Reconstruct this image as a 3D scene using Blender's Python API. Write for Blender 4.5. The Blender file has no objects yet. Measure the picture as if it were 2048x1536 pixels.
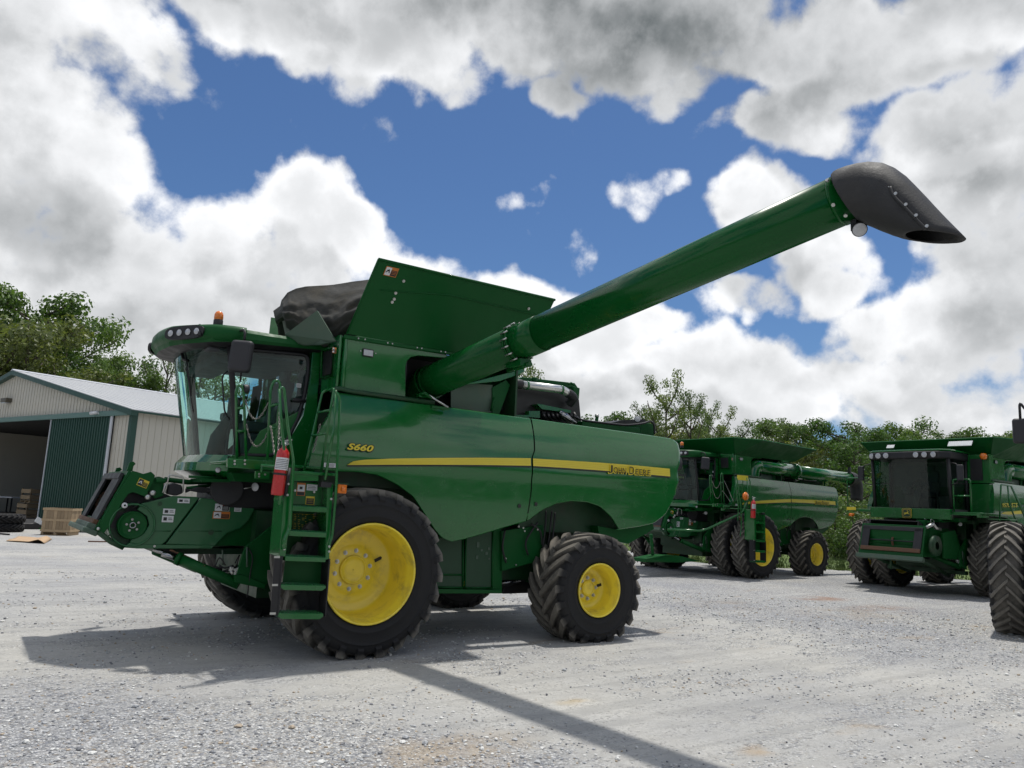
import bpy, math, random
from mathutils import Vector, Matrix, noise as mnoise
from math import sin, cos, pi, radians, sqrt, atan2, asin

sc = bpy.context.scene
col = sc.collection
PI = pi

# ------------------------------------------------------------------ camera
CF, CPITCH, CROLL, CYAW = 1538.0, 0.15868, 0.04633, 0.96589
CAM = Vector((-3.93882, -8.35432, 1.78361))
FW = Vector((cos(CYAW) * cos(CPITCH), sin(CYAW) * cos(CPITCH), sin(CPITCH)))
_r0 = FW.cross(Vector((0, 0, 1))).normalized()
_u0 = _r0.cross(FW)
RT = _r0 * cos(CROLL) + _u0 * sin(CROLL)
UP = _u0 * cos(CROLL) - _r0 * sin(CROLL)
cd = bpy.data.cameras.new("camera")
cd.sensor_width = 36.0
cd.lens = CF / 2048 * 36
cd.clip_start = 0.05
cd.clip_end = 6000
cam = bpy.data.objects.new("camera", cd)
col.objects.link(cam)
m3 = Matrix((RT, UP, -FW)).transposed()
cam.matrix_world = Matrix.Translation(CAM) @ m3.to_4x4()
sc.camera = cam


def ray(x, y):
    return (FW * CF + RT * (x - 1024) - UP * (y - 768)).normalized()


def P(x, y, Y=None, X=None, Z=None):
    """survey helper: where the sight line through photo point (x, y) meets a given plane"""
    d = ray(x, y)
    if Y is not None:
        t = (Y - CAM.y) / d.y
    elif X is not None:
        t = (X - CAM.x) / d.x
    else:
        t = (Z - CAM.z) / d.z
    return CAM + d * t


def PP(x, y, p0, n):
    d = ray(x, y)
    return CAM + d * ((p0 - CAM).dot(n) / d.dot(n))


# ------------------------------------------------------------------ view, sun, sky
sc.view_settings.view_transform = 'Standard'
sc.view_settings.look = 'None'
sc.view_settings.exposure = 0.12
sc.view_settings.gamma = 1.0
sc.cycles.max_bounces = 6
sc.cycles.diffuse_bounces = 3
sc.cycles.glossy_bounces = 3
sc.cycles.transparent_max_bounces = 16
sc.cycles.use_denoising = True

SUNV = Vector((0.26, 0.10, 1.0)).normalized()
sl = bpy.data.lights.new("sun", 'SUN')
sl.energy = 3.1
sl.angle = radians(1.6)
sl.color = (1.0, 0.96, 0.89)
so = bpy.data.objects.new("sun", sl)
col.objects.link(so)
so.rotation_euler = SUNV.to_track_quat('Z', 'Y').to_euler()
so.location = (0, 0, 60)

world = bpy.data.worlds.new("World")
sc.world = world
world.use_nodes = True
world.cycles.sampling_method = 'NONE'


class NT:
    def __init__(s, nt):
        s.t = nt
        s.n = nt.nodes
        s.l = nt.links

    def new(s, typ, **kw):
        nd = s.n.new(typ)
        for k, v in kw.items():
            if k.startswith('i_'):
                nd.inputs[k[2:].replace('_', ' ')].default_value = v
            else:
                setattr(nd, k, v)
        return nd

    def lk(s, a, b):
        s.l.new(a, b)

    def val(s, sock, v):
        if isinstance(v, (int, float, tuple, list, Vector)):
            sock.default_value = v
        else:
            s.l.new(v, sock)

    def math(s, op, a, b=None, c=None, clamp=False):
        nd = s.n.new('ShaderNodeMath')
        nd.operation = op
        nd.use_clamp = clamp
        s.val(nd.inputs[0], a)
        if b is not None:
            s.val(nd.inputs[1], b)
        if c is not None:
            s.val(nd.inputs[2], c)
        return nd.outputs[0]

    def vmath(s, op, a, b=None):
        nd = s.n.new('ShaderNodeVectorMath')
        nd.operation = op
        s.val(nd.inputs[0], a)
        if b is not None:
            s.val(nd.inputs[1], b)
        return nd.outputs['Value'] if op in ('LENGTH', 'DOT_PRODUCT') else nd.outputs['Vector']

    def ramp(s, f, a, b, c=0.0, d=1.0, interp='SMOOTHSTEP'):
        nd = s.n.new('ShaderNodeMapRange')
        nd.interpolation_type = interp
        s.val(nd.inputs[0], f)
        for i, v in enumerate((a, b, c, d)):
            s.val(nd.inputs[i + 1], v)
        return nd.outputs[0]

    def mix(s, f, a, b, mode='MIX'):
        nd = s.n.new('ShaderNodeMix')
        nd.data_type = 'RGBA'
        nd.blend_type = mode
        s.val(nd.inputs['Factor'], f)
        for k, v in (('A', a), ('B', b)):
            sk = [q for q in nd.inputs if q.name == k and q.type == 'RGBA'][0]
            if isinstance(v, (tuple, list)) and len(v) == 3:
                v = (*v, 1)
            s.val(sk, v)
        return [q for q in nd.outputs if q.type == 'RGBA'][0]

    def noise(s, vec, scale, detail=4, rough=0.5, dist=0.0, dim='3D', lac=2.0):
        nd = s.n.new('ShaderNodeTexNoise')
        nd.noise_dimensions = dim
        if vec is not None:
            s.l.new(vec, nd.inputs['Vector'])
        nd.inputs['Scale'].default_value = scale
        nd.inputs['Detail'].default_value = detail
        nd.inputs['Roughness'].default_value = rough
        nd.inputs['Distortion'].default_value = dist
        nd.inputs['Lacunarity'].default_value = lac
        return nd.outputs['Fac']


def azel(px, py):
    d = ray(px, py)
    return atan2(d.y, d.x), asin(d.z)


def sky_world():
    w = NT(world.node_tree)
    w.n.clear()
    out = w.new('ShaderNodeOutputWorld')
    bg = w.new('ShaderNodeBackground')
    w.lk(bg.outputs[0], out.inputs[0])
    sky = w.new('ShaderNodeTexSky')
    sky.sky_type = 'NISHITA'
    sky.sun_disc = False
    el = asin(SUNV.z)
    sky.sun_elevation = el
    sky.sun_rotation = atan2(SUNV.x, SUNV.y)
    sky.air_density = 1.0
    sky.dust_density = 0.6
    sky.ozone_density = 3.0
    # ---- cloud cover: density of a direction, as a group (used twice for the shading)
    g = bpy.data.node_groups.new("cloud_density", 'ShaderNodeTree')
    g.interface.new_socket("Vector", in_out='INPUT', socket_type='NodeSocketVector')
    g.interface.new_socket("Density", in_out='OUTPUT', socket_type='NodeSocketFloat')
    G = NT(g)
    gi = G.new('NodeGroupInput')
    go = G.new('NodeGroupOutput')
    v = gi.outputs[0]
    sx = G.new('ShaderNodeSeparateXYZ')
    G.lk(v, sx.inputs[0])
    az = G.math('ARCTAN2', sx.outputs[1], sx.outputs[0])
    ele = G.math('ARCSINE', sx.outputs[2])
    cb = G.new('ShaderNodeCombineXYZ')
    G.lk(az, cb.inputs[0])
    G.lk(ele, cb.inputs[1])
    # warp so outlines billow
    wn = G.new('ShaderNodeTexNoise')
    G.lk(v, wn.inputs['Vector'])
    wn.inputs['Scale'].default_value = 5.5
    wn.inputs['Detail'].default_value = 4
    wo = G.vmath('SUBTRACT', wn.outputs['Color'], (0.5, 0.5, 0.5))
    wsc = G.new('ShaderNodeVectorMath')
    wsc.operation = 'SCALE'
    G.lk(wo, wsc.inputs[0])
    wsc.inputs['Scale'].default_value = 0.17
    pos = G.vmath('ADD', cb.outputs[0], wsc.outputs[0])
    acc = None
    # clouds, surveyed as (x, y, rx, ry, weight): photo points turned into azimuth/elevation
    for (x, y, rx, ry, wt) in CLOUDS:
        a0, e0 = azel(x, y)
        ra = rx / CF * 0.98 / max(cos(e0), .5)
        re = ry / CF * 0.98
        d = G.vmath('SUBTRACT', pos, (a0, e0, 0))
        d = G.vmath('MULTIPLY', d, (1 / ra, 1 / re, 0))
        ln = G.vmath('LENGTH', d)
        m = G.ramp(ln, 1.35, 0.35, 0.0, wt)
        acc = m if acc is None else G.math('SMOOTH_MAX', acc, m, 0.15)
    # the rest of the sky (never in frame): broken cloud
    low = G.noise(v, 2.3, 2, 0.5)
    a0, e0 = azel(1024, 500)
    dd = G.vmath('DOT_PRODUCT', v, tuple(ray(1024, 620)))
    outside = G.ramp(dd, 0.76, 0.66, 0.0, 1.0)
    up = G.math('MULTIPLY', G.ramp(low, 0.42, 0.56, 0.05, 0.85), outside)
    acc = G.math('MAXIMUM', acc, up)
    # billows
    n1 = G.noise(v, 6.0, 9, 0.63, 0.15)
    vo = G.new('ShaderNodeTexVoronoi')
    vo.feature = 'F1'
    G.lk(v, vo.inputs['Vector'])
    vo.inputs['Scale'].default_value = 13
    vo.inputs['Detail'].default_value = 2
    vo.inputs['Roughness'].default_value = 0.5
    puff = G.math('MULTIPLY_ADD', vo.outputs['Distance'], -0.42, 0.20)
    nn = G.math('MULTIPLY_ADD', G.math('SUBTRACT', n1, 0.5), 1.25, puff)
    n2 = G.noise(v, 26.0, 5, 0.6)
    nn = G.math('MULTIPLY_ADD', G.math('SUBTRACT', n2, 0.5), 0.42, nn)
    dens = G.math('ADD', G.math('SUBTRACT', acc, 0.33), nn)
    G.lk(dens, go.inputs[0])

    tc = w.new('ShaderNodeTexCoord')
    vec = tc.outputs['Generated']

    def dn(vv):
        gg = w.new('ShaderNodeGroup')
        gg.node_tree = g
        w.lk(vv, gg.inputs[0])
        return gg.outputs[0]
    d0 = dn(vec)
    toward = Vector((SUNV.x, SUNV.y, SUNV.z))
    d1 = dn(w.vmath('ADD', vec, tuple(Vector((toward.x * .05, toward.y * .05, .075)))))
    alpha = w.ramp(d0, -0.10, 0.24)
    lit = w.ramp(w.math('SUBTRACT', d0, d1), -0.22, 0.34)
    thick = w.ramp(d0, 0.05, 0.75)
    # dark undersides: surveyed as blobs too
    sxx = w.new('ShaderNodeSeparateXYZ')
    w.lk(vec, sxx.inputs[0])
    az2 = w.math('ARCTAN2', sxx.outputs[1], sxx.outputs[0])
    el2 = w.math('ARCSINE', sxx.outputs[2])
    cb2 = w.new('ShaderNodeCombineXYZ')
    w.lk(az2, cb2.inputs[0])
    w.lk(el2, cb2.inputs[1])
    nz = w.new('ShaderNodeTexNoise')
    w.lk(vec, nz.inputs['Vector'])
    nz.inputs['Scale'].default_value = 4
    nz.inputs['Detail'].default_value = 3
    o2 = w.vmath('MULTIPLY', w.vmath('SUBTRACT', nz.outputs['Color'], (.5, .5, .5)), (.25, .25, 0))
    cc = w.vmath('ADD', cb2.outputs[0], o2)
    dk = None
    for (x, y, rx, ry, wt) in DARKS:
        a0, e0 = azel(x, y)
        d = w.vmath('MULTIPLY', w.vmath('SUBTRACT', cc, (a0, e0, 0)), (CF * max(cos(e0), .5) / rx, CF / ry, 0))
        m = w.ramp(w.vmath('LENGTH', d), 1.45, 0.0, 0.0, wt)
        dk = m if dk is None else w.math('SMOOTH_MAX', dk, m, 0.1)
    mott = w.noise(vec, 5.0, 5, 0.5, 0.2)
    shade = w.math('MULTIPLY_ADD', thick, -0.42, 1.02)
    shade = w.math('ADD', shade, w.math('MULTIPLY_ADD', lit, 0.46, -0.22))
    shade = w.math('ADD', shade, w.math('MULTIPLY', w.math('SUBTRACT', mott, 0.5), 0.16))
    dkk = w.math('MULTIPLY', dk, w.ramp(mott, 0.25, 0.8, 1.15, 0.9))
    shade = w.math('SUBTRACT', shade, dkk)
    shade = w.ramp(shade, -0.25, 1.12, 0.0, 1.0, 'LINEAR')
    ccol = w.mix(shade, (0.10, 0.118, 0.125), (0.97, 0.98, 1.0))
    skyc = w.vmath('MULTIPLY', sky.outputs[0], SKYMUL)
    # clouds are mixed in the sky's own units; the Background strength scales both
    cl = w.vmath('MULTIPLY', ccol, (1 / SKYS, 1 / SKYS, 1 / SKYS))
    fin = w.mix(alpha, skyc, cl)
    # below the horizon: dull ground bounce, never seen
    w.lk(fin, bg.inputs[0])
    bg.inputs[1].default_value = SKYS


SKYS = 0.10
SKYMUL = (0.49, 0.645, 0.82)
CLOUDS = [  # x, y, rx, ry, weight
    (40, 330, 300, 300, .95), (160, 330, 220, 170, .9), (300, 400, 150, 130, .9), (20, 660, 420, 260, .95), (330, 620, 300, 220, .95),
    (600, 420, 150, 120, .85), (500, 480, 200, 160, .9), (700, 520, 180, 140, .9), (560, 640, 380, 200, .95), (830, 580, 190, 110, .9), (1000, 590, 190, 75, .85),
    (1110, 690, 280, 110, .95), (1350, 760, 360, 120, .95), (1230, 660, 160, 60, .8), (1620, 810, 340, 90, .9), (1900, 800, 280, 130, .95),
    (1880, 640, 220, 150, .92), (1250, 850, 600, 70, .95), (1990, 560, 180, 170, .9), (1900, 480, 100, 70, .7),
    (130, 40, 240, 130, .85), (-60, 40, 220, 170, .95), (290, 120, 110, 70, .72), (600, 20, 290, 110, .9), (800, 110, 230, 110, .9), (1000, 40, 330, 130, .95),
    (1300, 40, 330, 150, .95), (1480, 120, 200, 110, .9), (1640, 100, 260, 130, .95), (1950, 40, 240, 120, .95), (1140, 190, 75, 55, .74),
    (1540, 270, 180, 60, .88), (1930, 250, 150, 110, .92), (2000, 330, 170, 170, .92),
    (1540, 410, 140, 100, .9), (1640, 520, 130, 120, .92), (1500, 590, 150, 70, .8),
    (1310, 375, 84, 52, .62), (1265, 395, 60, 60, .62), (1290, 350, 50, 44, .5), (1070, 372, 70, 40, .47), (1145, 488, 60, 44, .44), (735, 270, 100, 50, .43),
    (1000, -200, 1400, 190, .95), (-260, 400, 260, 500, .8), (2300, 400, 260, 500, .8),
]
DARKS = [
    (1350, 50, 420, 150, .80), (1600, 100, 300, 120, .62), (950, 20, 420, 110, .55), (1900, 10, 320, 110, .55), (620, 10, 280, 80, .40),
    (100, 40, 240, 80, .38), (90, 440, 260, 110, .40), (310, 500, 200, 90, .34), (560, 590, 170, 60, .26), (60, 620, 240, 80, .30),
    (1600, 560, 140, 50, .34), (1500, 740, 300, 40, .24), (1950, 620, 180, 50, .30), (1980, 330, 150, 70, .36), (430, 670, 220, 70, .34),
    (-250, 350, 250, 300, .2), (900, -160, 1200, 80, .4), (1100, 800, 400, 50, .2),
]
sky_world()

# ------------------------------------------------------------------ object helpers


def link(o, parent=None):
    col.objects.link(o)
    if parent is not None:
        o.parent = parent
    return o


def tag(o, label=None, cat=None, group=None, kind=None):
    for k, v in (('label', label), ('category', cat), ('group', group), ('kind', kind)):
        if v:
            o[k] = v
    return o


def empty(name, loc=(0, 0, 0), rz=0.0, label=None, cat=None, group=None):
    o = bpy.data.objects.new(name, None)
    o.empty_display_size = 0.3
    link(o)
    o.location = loc
    o.rotation_euler = (0, 0, rz)
    return tag(o, label, cat, group)


class MB:
    def __init__(s):
        s.v = []
        s.f = []
        s.m = []
        s.s = []

    def add(s, vs, fs, mi=0, smooth=False):
        b = len(s.v)
        s.v += [tuple(q) for q in vs]
        for f in fs:
            s.f.append([i + b for i in f])
            s.m.append(mi)
            s.s.append(smooth)
        return s

    def box(s, c, d, rot=None, mi=0):
        c = Vector(c)
        hx, hy, hz = d[0] / 2, d[1] / 2, d[2] / 2
        vs = [Vector((x, y, z)) for x in (-hx, hx) for y in (-hy, hy) for z in (-hz, hz)]
        if rot is not None:
            vs = [rot @ q for q in vs]
        vs = [c + q for q in vs]
        return s.add(vs, [(0, 1, 3, 2), (4, 6, 7, 5), (0, 4, 5, 1), (2, 3, 7, 6), (0, 2, 6, 4), (1, 5, 7, 3)], mi)

    def b2(s, a, b, mi=0):
        a, b = Vector(a), Vector(b)
        return s.box((a + b) / 2, [abs(q) for q in (b - a)], None, mi)

    def prism(s, pts, off, mi=0, mi2=None, smooth_side=False):
        """closed outline (3-D points) pushed along off"""
        pts = [Vector(p) for p in pts]
        off = Vector(off)
        n = len(pts)
        b = len(s.v)
        s.v += [tuple(p) for p in pts] + [tuple(p + off) for p in pts]
        nrm = Vector((0, 0, 0))
        for i in range(n):
            nrm += pts[i].cross(pts[(i + 1) % n])
        fl = nrm.dot(off) > 0
        A = list(range(n))
        B = [i + n for i in A]
        s.f.append([b + i for i in (A[::-1] if fl else A)])
        s.f.append([b + i for i in (B if fl else B[::-1])])
        s.m += [mi, mi]
        s.s += [False, False]
        for i in range(n):
            j = (i + 1) % n
            q = (i, j, j + n, i + n) if fl else (i, i + n, j + n, j)
            s.f.append([b + k for k in q])
            s.m.append(mi if mi2 is None else mi2)
            s.s.append(smooth_side)
        return s

    def tube(s, pts, r, n=8, mi=0, caps=True, flat=None):
        pts = [Vector(p) for p in pts]
        k = len(pts)
        rs = r if isinstance(r, (list, tuple)) else [r] * k
        tang = []
        for i in range(k):
            a = pts[max(i - 1, 0)]
            c = pts[min(i + 1, k - 1)]
            t = (c - a)
            tang.append(t.normalized() if t.length > 1e-9 else Vector((0, 0, 1)))
        up = Vector((0, 0, 1)) if abs(tang[0].z) < 0.9 else Vector((1, 0, 0))
        u = tang[0].cross(up).normalized()
        vs = []
        for i in range(k):
            u = (u - tang[i] * u.dot(tang[i]))
            u = u.normalized() if u.length > 1e-6 else tang[i].orthogonal().normalized()
            w = tang[i].cross(u)
            sc_ = 1.0
            if 0 < i < k - 1:
                ca = (pts[i] - pts[i - 1]).normalized().dot((pts[i + 1] - pts[i]).normalized())
                sc_ = 1.0 / max(0.75, sqrt(max(0.0, (1 + ca) / 2)))
            for j in range(n):
                a = 2 * PI * j / n
                vs.append(pts[i] + (u * cos(a) + w * sin(a)) * rs[i] * (sc_ if sc_ else 1))
        fs = []
        for i in range(k - 1):
            for j in range(n):
                j2 = (j + 1) % n
                fs.append((i * n + j, i * n + j2, (i + 1) * n + j2, (i + 1) * n + j))
        s.add(vs, fs, mi, True)
        if caps:
            b = len(s.v) - k * n
            s.f.append([b + j for j in range(n)][::-1])
            s.f.append([b + (k - 1) * n + j for j in range(n)])
            s.m += [mi, mi]
            s.s += [False, False]
        return s

    def lathe(s, prof, o=(0, 0, 0), ax='y', n=32, mi=0, smooth=True, a0=0, a1=2 * PI, closed=True):
        """prof: list of (radius, position along axis)"""
        o = Vector(o)
        k = len(prof)
        vs = []
        nn = n if closed else n + 1
        for i in range(nn):
            a = a0 + (a1 - a0) * i / n
            c, q = cos(a), sin(a)
            for (r, h) in prof:
                if ax == 'y':
                    vs.append(o + Vector((r * c, h, r * q)))
                elif ax == 'z':
                    vs.append(o + Vector((r * c, r * q, h)))
                else:
                    vs.append(o + Vector((h, r * c, r * q)))
        fs = []
        for i in range(n):
            j = (i + 1) % nn
            for t in range(k - 1):
                fs.append((i * k + t, j * k + t, j * k + t + 1, i * k + t + 1))
        return s.add(vs, fs, mi, smooth)

    def disc(s, c, nrm, r, n=16, mi=0, th=0.0):
        c, nrm = Vector(c), Vector(nrm).normalized()
        u = nrm.orthogonal().normalized()
        w = nrm.cross(u)
        pts = [c + (u * cos(2 * PI * i / n) + w * sin(2 * PI * i / n)) * r for i in range(n)]
        if th:
            return s.prism(pts, nrm * th, mi)
        return s.add(pts, [list(range(n))], mi)

    def grid(s, rows, mi=0, smooth=True, flip=False):
        k = len(rows)
        n = len(rows[0])
        vs = [q for r in rows for q in r]
        fs = []
        for i in range(k - 1):
            for j in range(n - 1):
                q = (i * n + j, i * n + j + 1, (i + 1) * n + j + 1, (i + 1) * n + j)
                fs.append(q[::-1] if flip else q)
        return s.add(vs, fs, mi, smooth)

    def mesh(s, name, mats):
        me = bpy.data.meshes.new(name)
        me.from_pydata(s.v, [], s.f)
        for mt in (mats if isinstance(mats, (list, tuple)) else [mats]):
            me.materials.append(mt)
        me.polygons.foreach_set('material_index', s.m)
        me.polygons.foreach_set('use_smooth', s.s)
        me.update()
        return me

    def build(s, name, mats, parent=None, bevel=0.0, seg=2, loc=None):
        if loc is not None:
            L = Vector(loc)
            s.v = [tuple(Vector(q) - L) for q in s.v]
        me = s.mesh(name, mats)
        o = bpy.data.objects.new(name, me)
        link(o, parent)
        if loc is not None:
            o.location = L
        if bevel:
            md = o.modifiers.new('bevel', 'BEVEL')
            md.width = bevel
            md.segments = seg
            md.limit_method = 'ANGLE'
            md.angle_limit = radians(35)
            md.harden_normals = False
        return o


def solid(o, th, off=0.0):
    md = o.modifiers.new('solid', 'SOLIDIFY')
    md.thickness = th
    md.offset = off
    return o


def smooth_path(pts, k=6, closed=False):
    """Catmull-Rom through the points"""
    pts = [Vector(p) for p in pts]
    out = []
    n = len(pts)
    for i in range(n - 1):
        p0 = pts[max(i - 1, 0)]
        p1, p2 = pts[i], pts[i + 1]
        p3 = pts[min(i + 2, n - 1)]
        for j in range(k):
            t = j / k
            out.append(0.5 * ((2 * p1) + (p2 - p0) * t + (2 * p0 - 5 * p1 + 4 * p2 - p3) * t * t + (3 * p1 - p0 - 3 * p2 + p3) * t ** 3))
    out.append(pts[-1])
    return out


def round_path(pts, r=0.06, k=4):
    """polyline with its corners rounded"""
    pts = [Vector(p) for p in pts]
    out = [pts[0]]
    for i in range(1, len(pts) - 1):
        a, b, c = pts[i - 1], pts[i], pts[i + 1]
        d1 = min(r, (a - b).length * .45)
        d2 = min(r, (c - b).length * .45)
        s0 = b + (a - b).normalized() * d1
        s1 = b + (c - b).normalized() * d2
        for j in range(k + 1):
            t = j / k
            out.append(s0 * (1 - t) ** 2 + b * 2 * t * (1 - t) + s1 * t * t)
    out.append(pts[-1])
    return out


# ------------------------------------------------------------------ materials


def bsdf(name):
    mt = bpy.data.materials.new(name)
    mt.use_nodes = True
    t = NT(mt.node_tree)
    b = t.n['Principled BSDF']
    return mt, t, b


def simple(name, c, rough=0.5, metal=0.0, coat=0.0, nv=0.12, nscale=6.0, bump=0.0, bscale=40.0, dirt=None, dirt_lo=0.5, dirt_hi=0.75, dscale=2.5, spec=0.5):
    mt, t, b = bsdf(name)
    tc = t.new('ShaderNodeTexCoord')
    v = tc.outputs['Object']
    n = t.noise(v, nscale, 5, 0.6)
    base = t.mix(n, tuple(q * (1 - nv) for q in c), tuple(min(1, q * (1 + nv)) for q in c))
    rr = t.ramp(n, 0.3, 0.7, rough * 0.85, min(1, rough * 1.15))
    if dirt:
        n2 = t.noise(v, dscale, 8, 0.65, 0.3)
        f = t.ramp(n2, dirt_lo, dirt_hi, 0.0, 0.8)
        base = t.mix(f, base, dirt)
        rr = t.math('MULTIPLY_ADD', f, 0.4, rr, clamp=True)
    t.lk(base, b.inputs['Base Color'])
    t.lk(rr, b.inputs['Roughness'])
    b.inputs['Metallic'].default_value = metal
    b.inputs['Coat Weight'].default_value = coat
    b.inputs['Coat Roughness'].default_value = 0.06
    b.inputs['Specular IOR Level'].default_value = spec
    if bump:
        bp = t.new('ShaderNodeBump')
        bp.inputs['Strength'].default_value = bump
        bp.inputs['Distance'].default_value = 0.01
        t.lk(t.noise(v, bscale, 6, 0.6), bp.inputs['Height'])
        t.lk(bp.outputs[0], b.inputs['Normal'])
    return mt


def paint(name, c, rough=0.28, dust=(0.16, 0.17, 0.12), amt=0.22, wave=0.02, coat=0.30):
    """glossy machine paint: slight waviness of the sheet, dust film, faint colour drift"""
    mt, t, b = bsdf(name)
    tc = t.new('ShaderNodeTexCoord')
    v = tc.outputs['Object']
    n = t.noise(v, 1.3, 4, 0.6)
    base = t.mix(n, tuple(q * 0.9 for q in c), tuple(q * 1.1 for q in c))
    n2 = t.noise(v, 3.0, 9, 0.68, 0.2)
    f = t.ramp(n2, 0.42, 0.85, 0.0, amt)
    base = t.mix(f, base, dust)
    fine = t.noise(v, 120.0, 3, 0.6)
    base = t.mix(t.ramp(fine, 0.62, 0.8, 0, amt * 0.6), base, dust)
    t.lk(base, b.inputs['Base Color'])
    t.lk(t.ramp(n2, 0.3, 0.8, rough * 0.8, rough * 1.7), b.inputs['Roughness'])
    b.inputs['Specular IOR Level'].default_value = .5 if coat > .2 else .18
    b.inputs['Coat Weight'].default_value = coat
    b.inputs['Coat Roughness'].default_value = 0.05
    if wave:
        bp = t.new('ShaderNodeBump')
        bp.inputs['Strength'].default_value = 0.25
        bp.inputs['Distance'].default_value = wave
        t.lk(t.noise(v, 1.6, 2, 0.4), bp.inputs['Height'])
        t.lk(bp.outputs[0], b.inputs['Normal'])
    return mt


def glass(name, tint, refl=0.9, rough=0.02, alpha_mix=0.0):
    mt, t, b = bsdf(name)
    t.n.remove(b)
    out = [q for q in t.n if q.type == 'OUTPUT_MATERIAL'][0]
    tr = t.new('ShaderNodeBsdfTransparent')
    tr.inputs[0].default_value = (*tint, 1)
    gl = t.new('ShaderNodeBsdfGlossy')
    gl.inputs['Roughness'].default_value = rough
    gl.inputs[0].default_value = (.9, 1, .97, 1)
    fr = t.new('ShaderNodeFresnel')
    fr.inputs[0].default_value = 1.5
    mx = t.new('ShaderNodeMixShader')
    f = t.math('ADD', t.math('MULTIPLY', fr.outputs[0], refl), alpha_mix, clamp=True)
    t.lk(f, mx.inputs[0])
    t.lk(tr.outputs[0], mx.inputs[1])
    t.lk(gl.outputs[0], mx.inputs[2])
    t.lk(mx.outputs[0], out.inputs[0])
    return mt


M = {}
M['green'] = paint('green_paint', (0.003, 0.108, 0.017), 0.20, (0.05, 0.12, 0.05), 0.06, coat=.5)
M['auger'] = paint('auger_green_shaded', (0.003, 0.072, 0.013), 0.22, (0.07, 0.10, 0.05), 0.06, wave=.004, coat=.12)  # same machine green; shade of the auger's underside is put into the colour
M['green2'] = paint('green_paint_matt_shaded', (0.003, 0.070, 0.014), 0.42, (0.05, 0.10, 0.05), 0.08, coat=.03)  # duller green, darkened to carry the shade under the leaning tank side
M['dgreen'] = simple('dark_green_steel', (0.005, 0.046, 0.013), 0.5, nv=.3, dirt=(.06, .06, .045), dirt_lo=.45, dirt_hi=.8)
M['feeder'] = paint('feeder_green', (0.007, 0.100, 0.028), 0.42, amt=0.22, wave=0.0)
M['yellow'] = simple('yellow_rim_paint', (0.86, 0.675, 0.05), 0.33, coat=.3, nv=.06, dirt=(.30, .23, .08), dirt_lo=.45, dirt_hi=.80, dscale=4)
M['decal'] = simple('yellow_decal', (0.68, 0.55, 0.04), 0.4, nv=.03)
M['black'] = simple('black_plastic', (0.010, 0.010, 0.012), 0.55, nv=.3, dirt=(.05, .045, .04), dirt_lo=.5, dirt_hi=.9)
M['mirror_shell'] = simple('charcoal_plastic', (0.018, 0.018, 0.022), 0.5, bump=.3, bscale=150)
M['chain'] = simple('zinc_chain', (0.22, 0.21, 0.19), 0.4, .8)
M['zinc'] = simple('zinc_steel', (0.50, 0.50, 0.48), 0.35, .9)
M['steel'] = simple('bright_tube', (0.62, 0.62, 0.60), 0.3, .85, dirt=(.2, .18, .15), dirt_lo=.55, dirt_hi=.85)
M['rod'] = simple('cylinder_rod', (0.3, 0.3, 0.31), 0.2, 1.0)
M['rust'] = simple('rusty_brown_steel', (0.11, 0.055, 0.03), 0.8, nv=.4, nscale=18, bump=.4)
M['red'] = simple('red_enamel', (0.45, 0.010, 0.012), 0.3, coat=.3, nv=.05)
M['orange'] = simple('amber_lens', (0.75, 0.18, 0.01), 0.2, coat=.5, nv=.1)
M['white'] = simple('white_label', (0.62, 0.63, 0.64), 0.5, nv=.04)
M['ink'] = simple('black_ink', (0.012, 0.012, 0.012), 0.5)
M['orange_ink'] = simple('orange_label', (0.50, 0.15, 0.02), 0.5)
M['yellow_ink'] = simple('yellow_label', (0.60, 0.45, 0.03), 0.5)
M['red_ink'] = simple('red_label', (0.42, 0.04, 0.03), 0.5)
M['lens'] = simple('lamp_lens', (0.42, 0.43, 0.45), 0.12, coat=.6, nv=.2, nscale=40)
M['poly'] = simple('black_poly_spout', (0.020, 0.020, 0.021), 0.62, nv=.25, bump=.25, bscale=60, dirt=(.06, .058, .055), dirt_lo=.5, dirt_hi=.95)
M['canvas'] = simple('dark_canvas', (0.030, 0.030, 0.026), 0.85, nv=.35, nscale=3, bump=.8, bscale=14, dirt=(.10, .085, .06), dirt_lo=.45, dirt_hi=.8, dscale=1.6)
M['flap'] = simple('grey_green_flap', (0.055, 0.095, 0.065), 0.6, nv=.15, dirt=(.12, .12, .09), dirt_lo=.45, dirt_hi=.85)
M['glass'] = glass('tinted_cab_glass', (0.66, 0.88, 0.84))
M['glass_dark'] = glass('dark_cab_glass', (0.42, 0.55, 0.50), refl=.8)
M['seat'] = simple('grey_cloth', (0.06, 0.065, 0.07), 0.85, nv=.2)
M['trim'] = simple('cab_trim', (0.075, 0.078, 0.075), 0.7, nv=.15)
M['mesh'] = None

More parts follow.
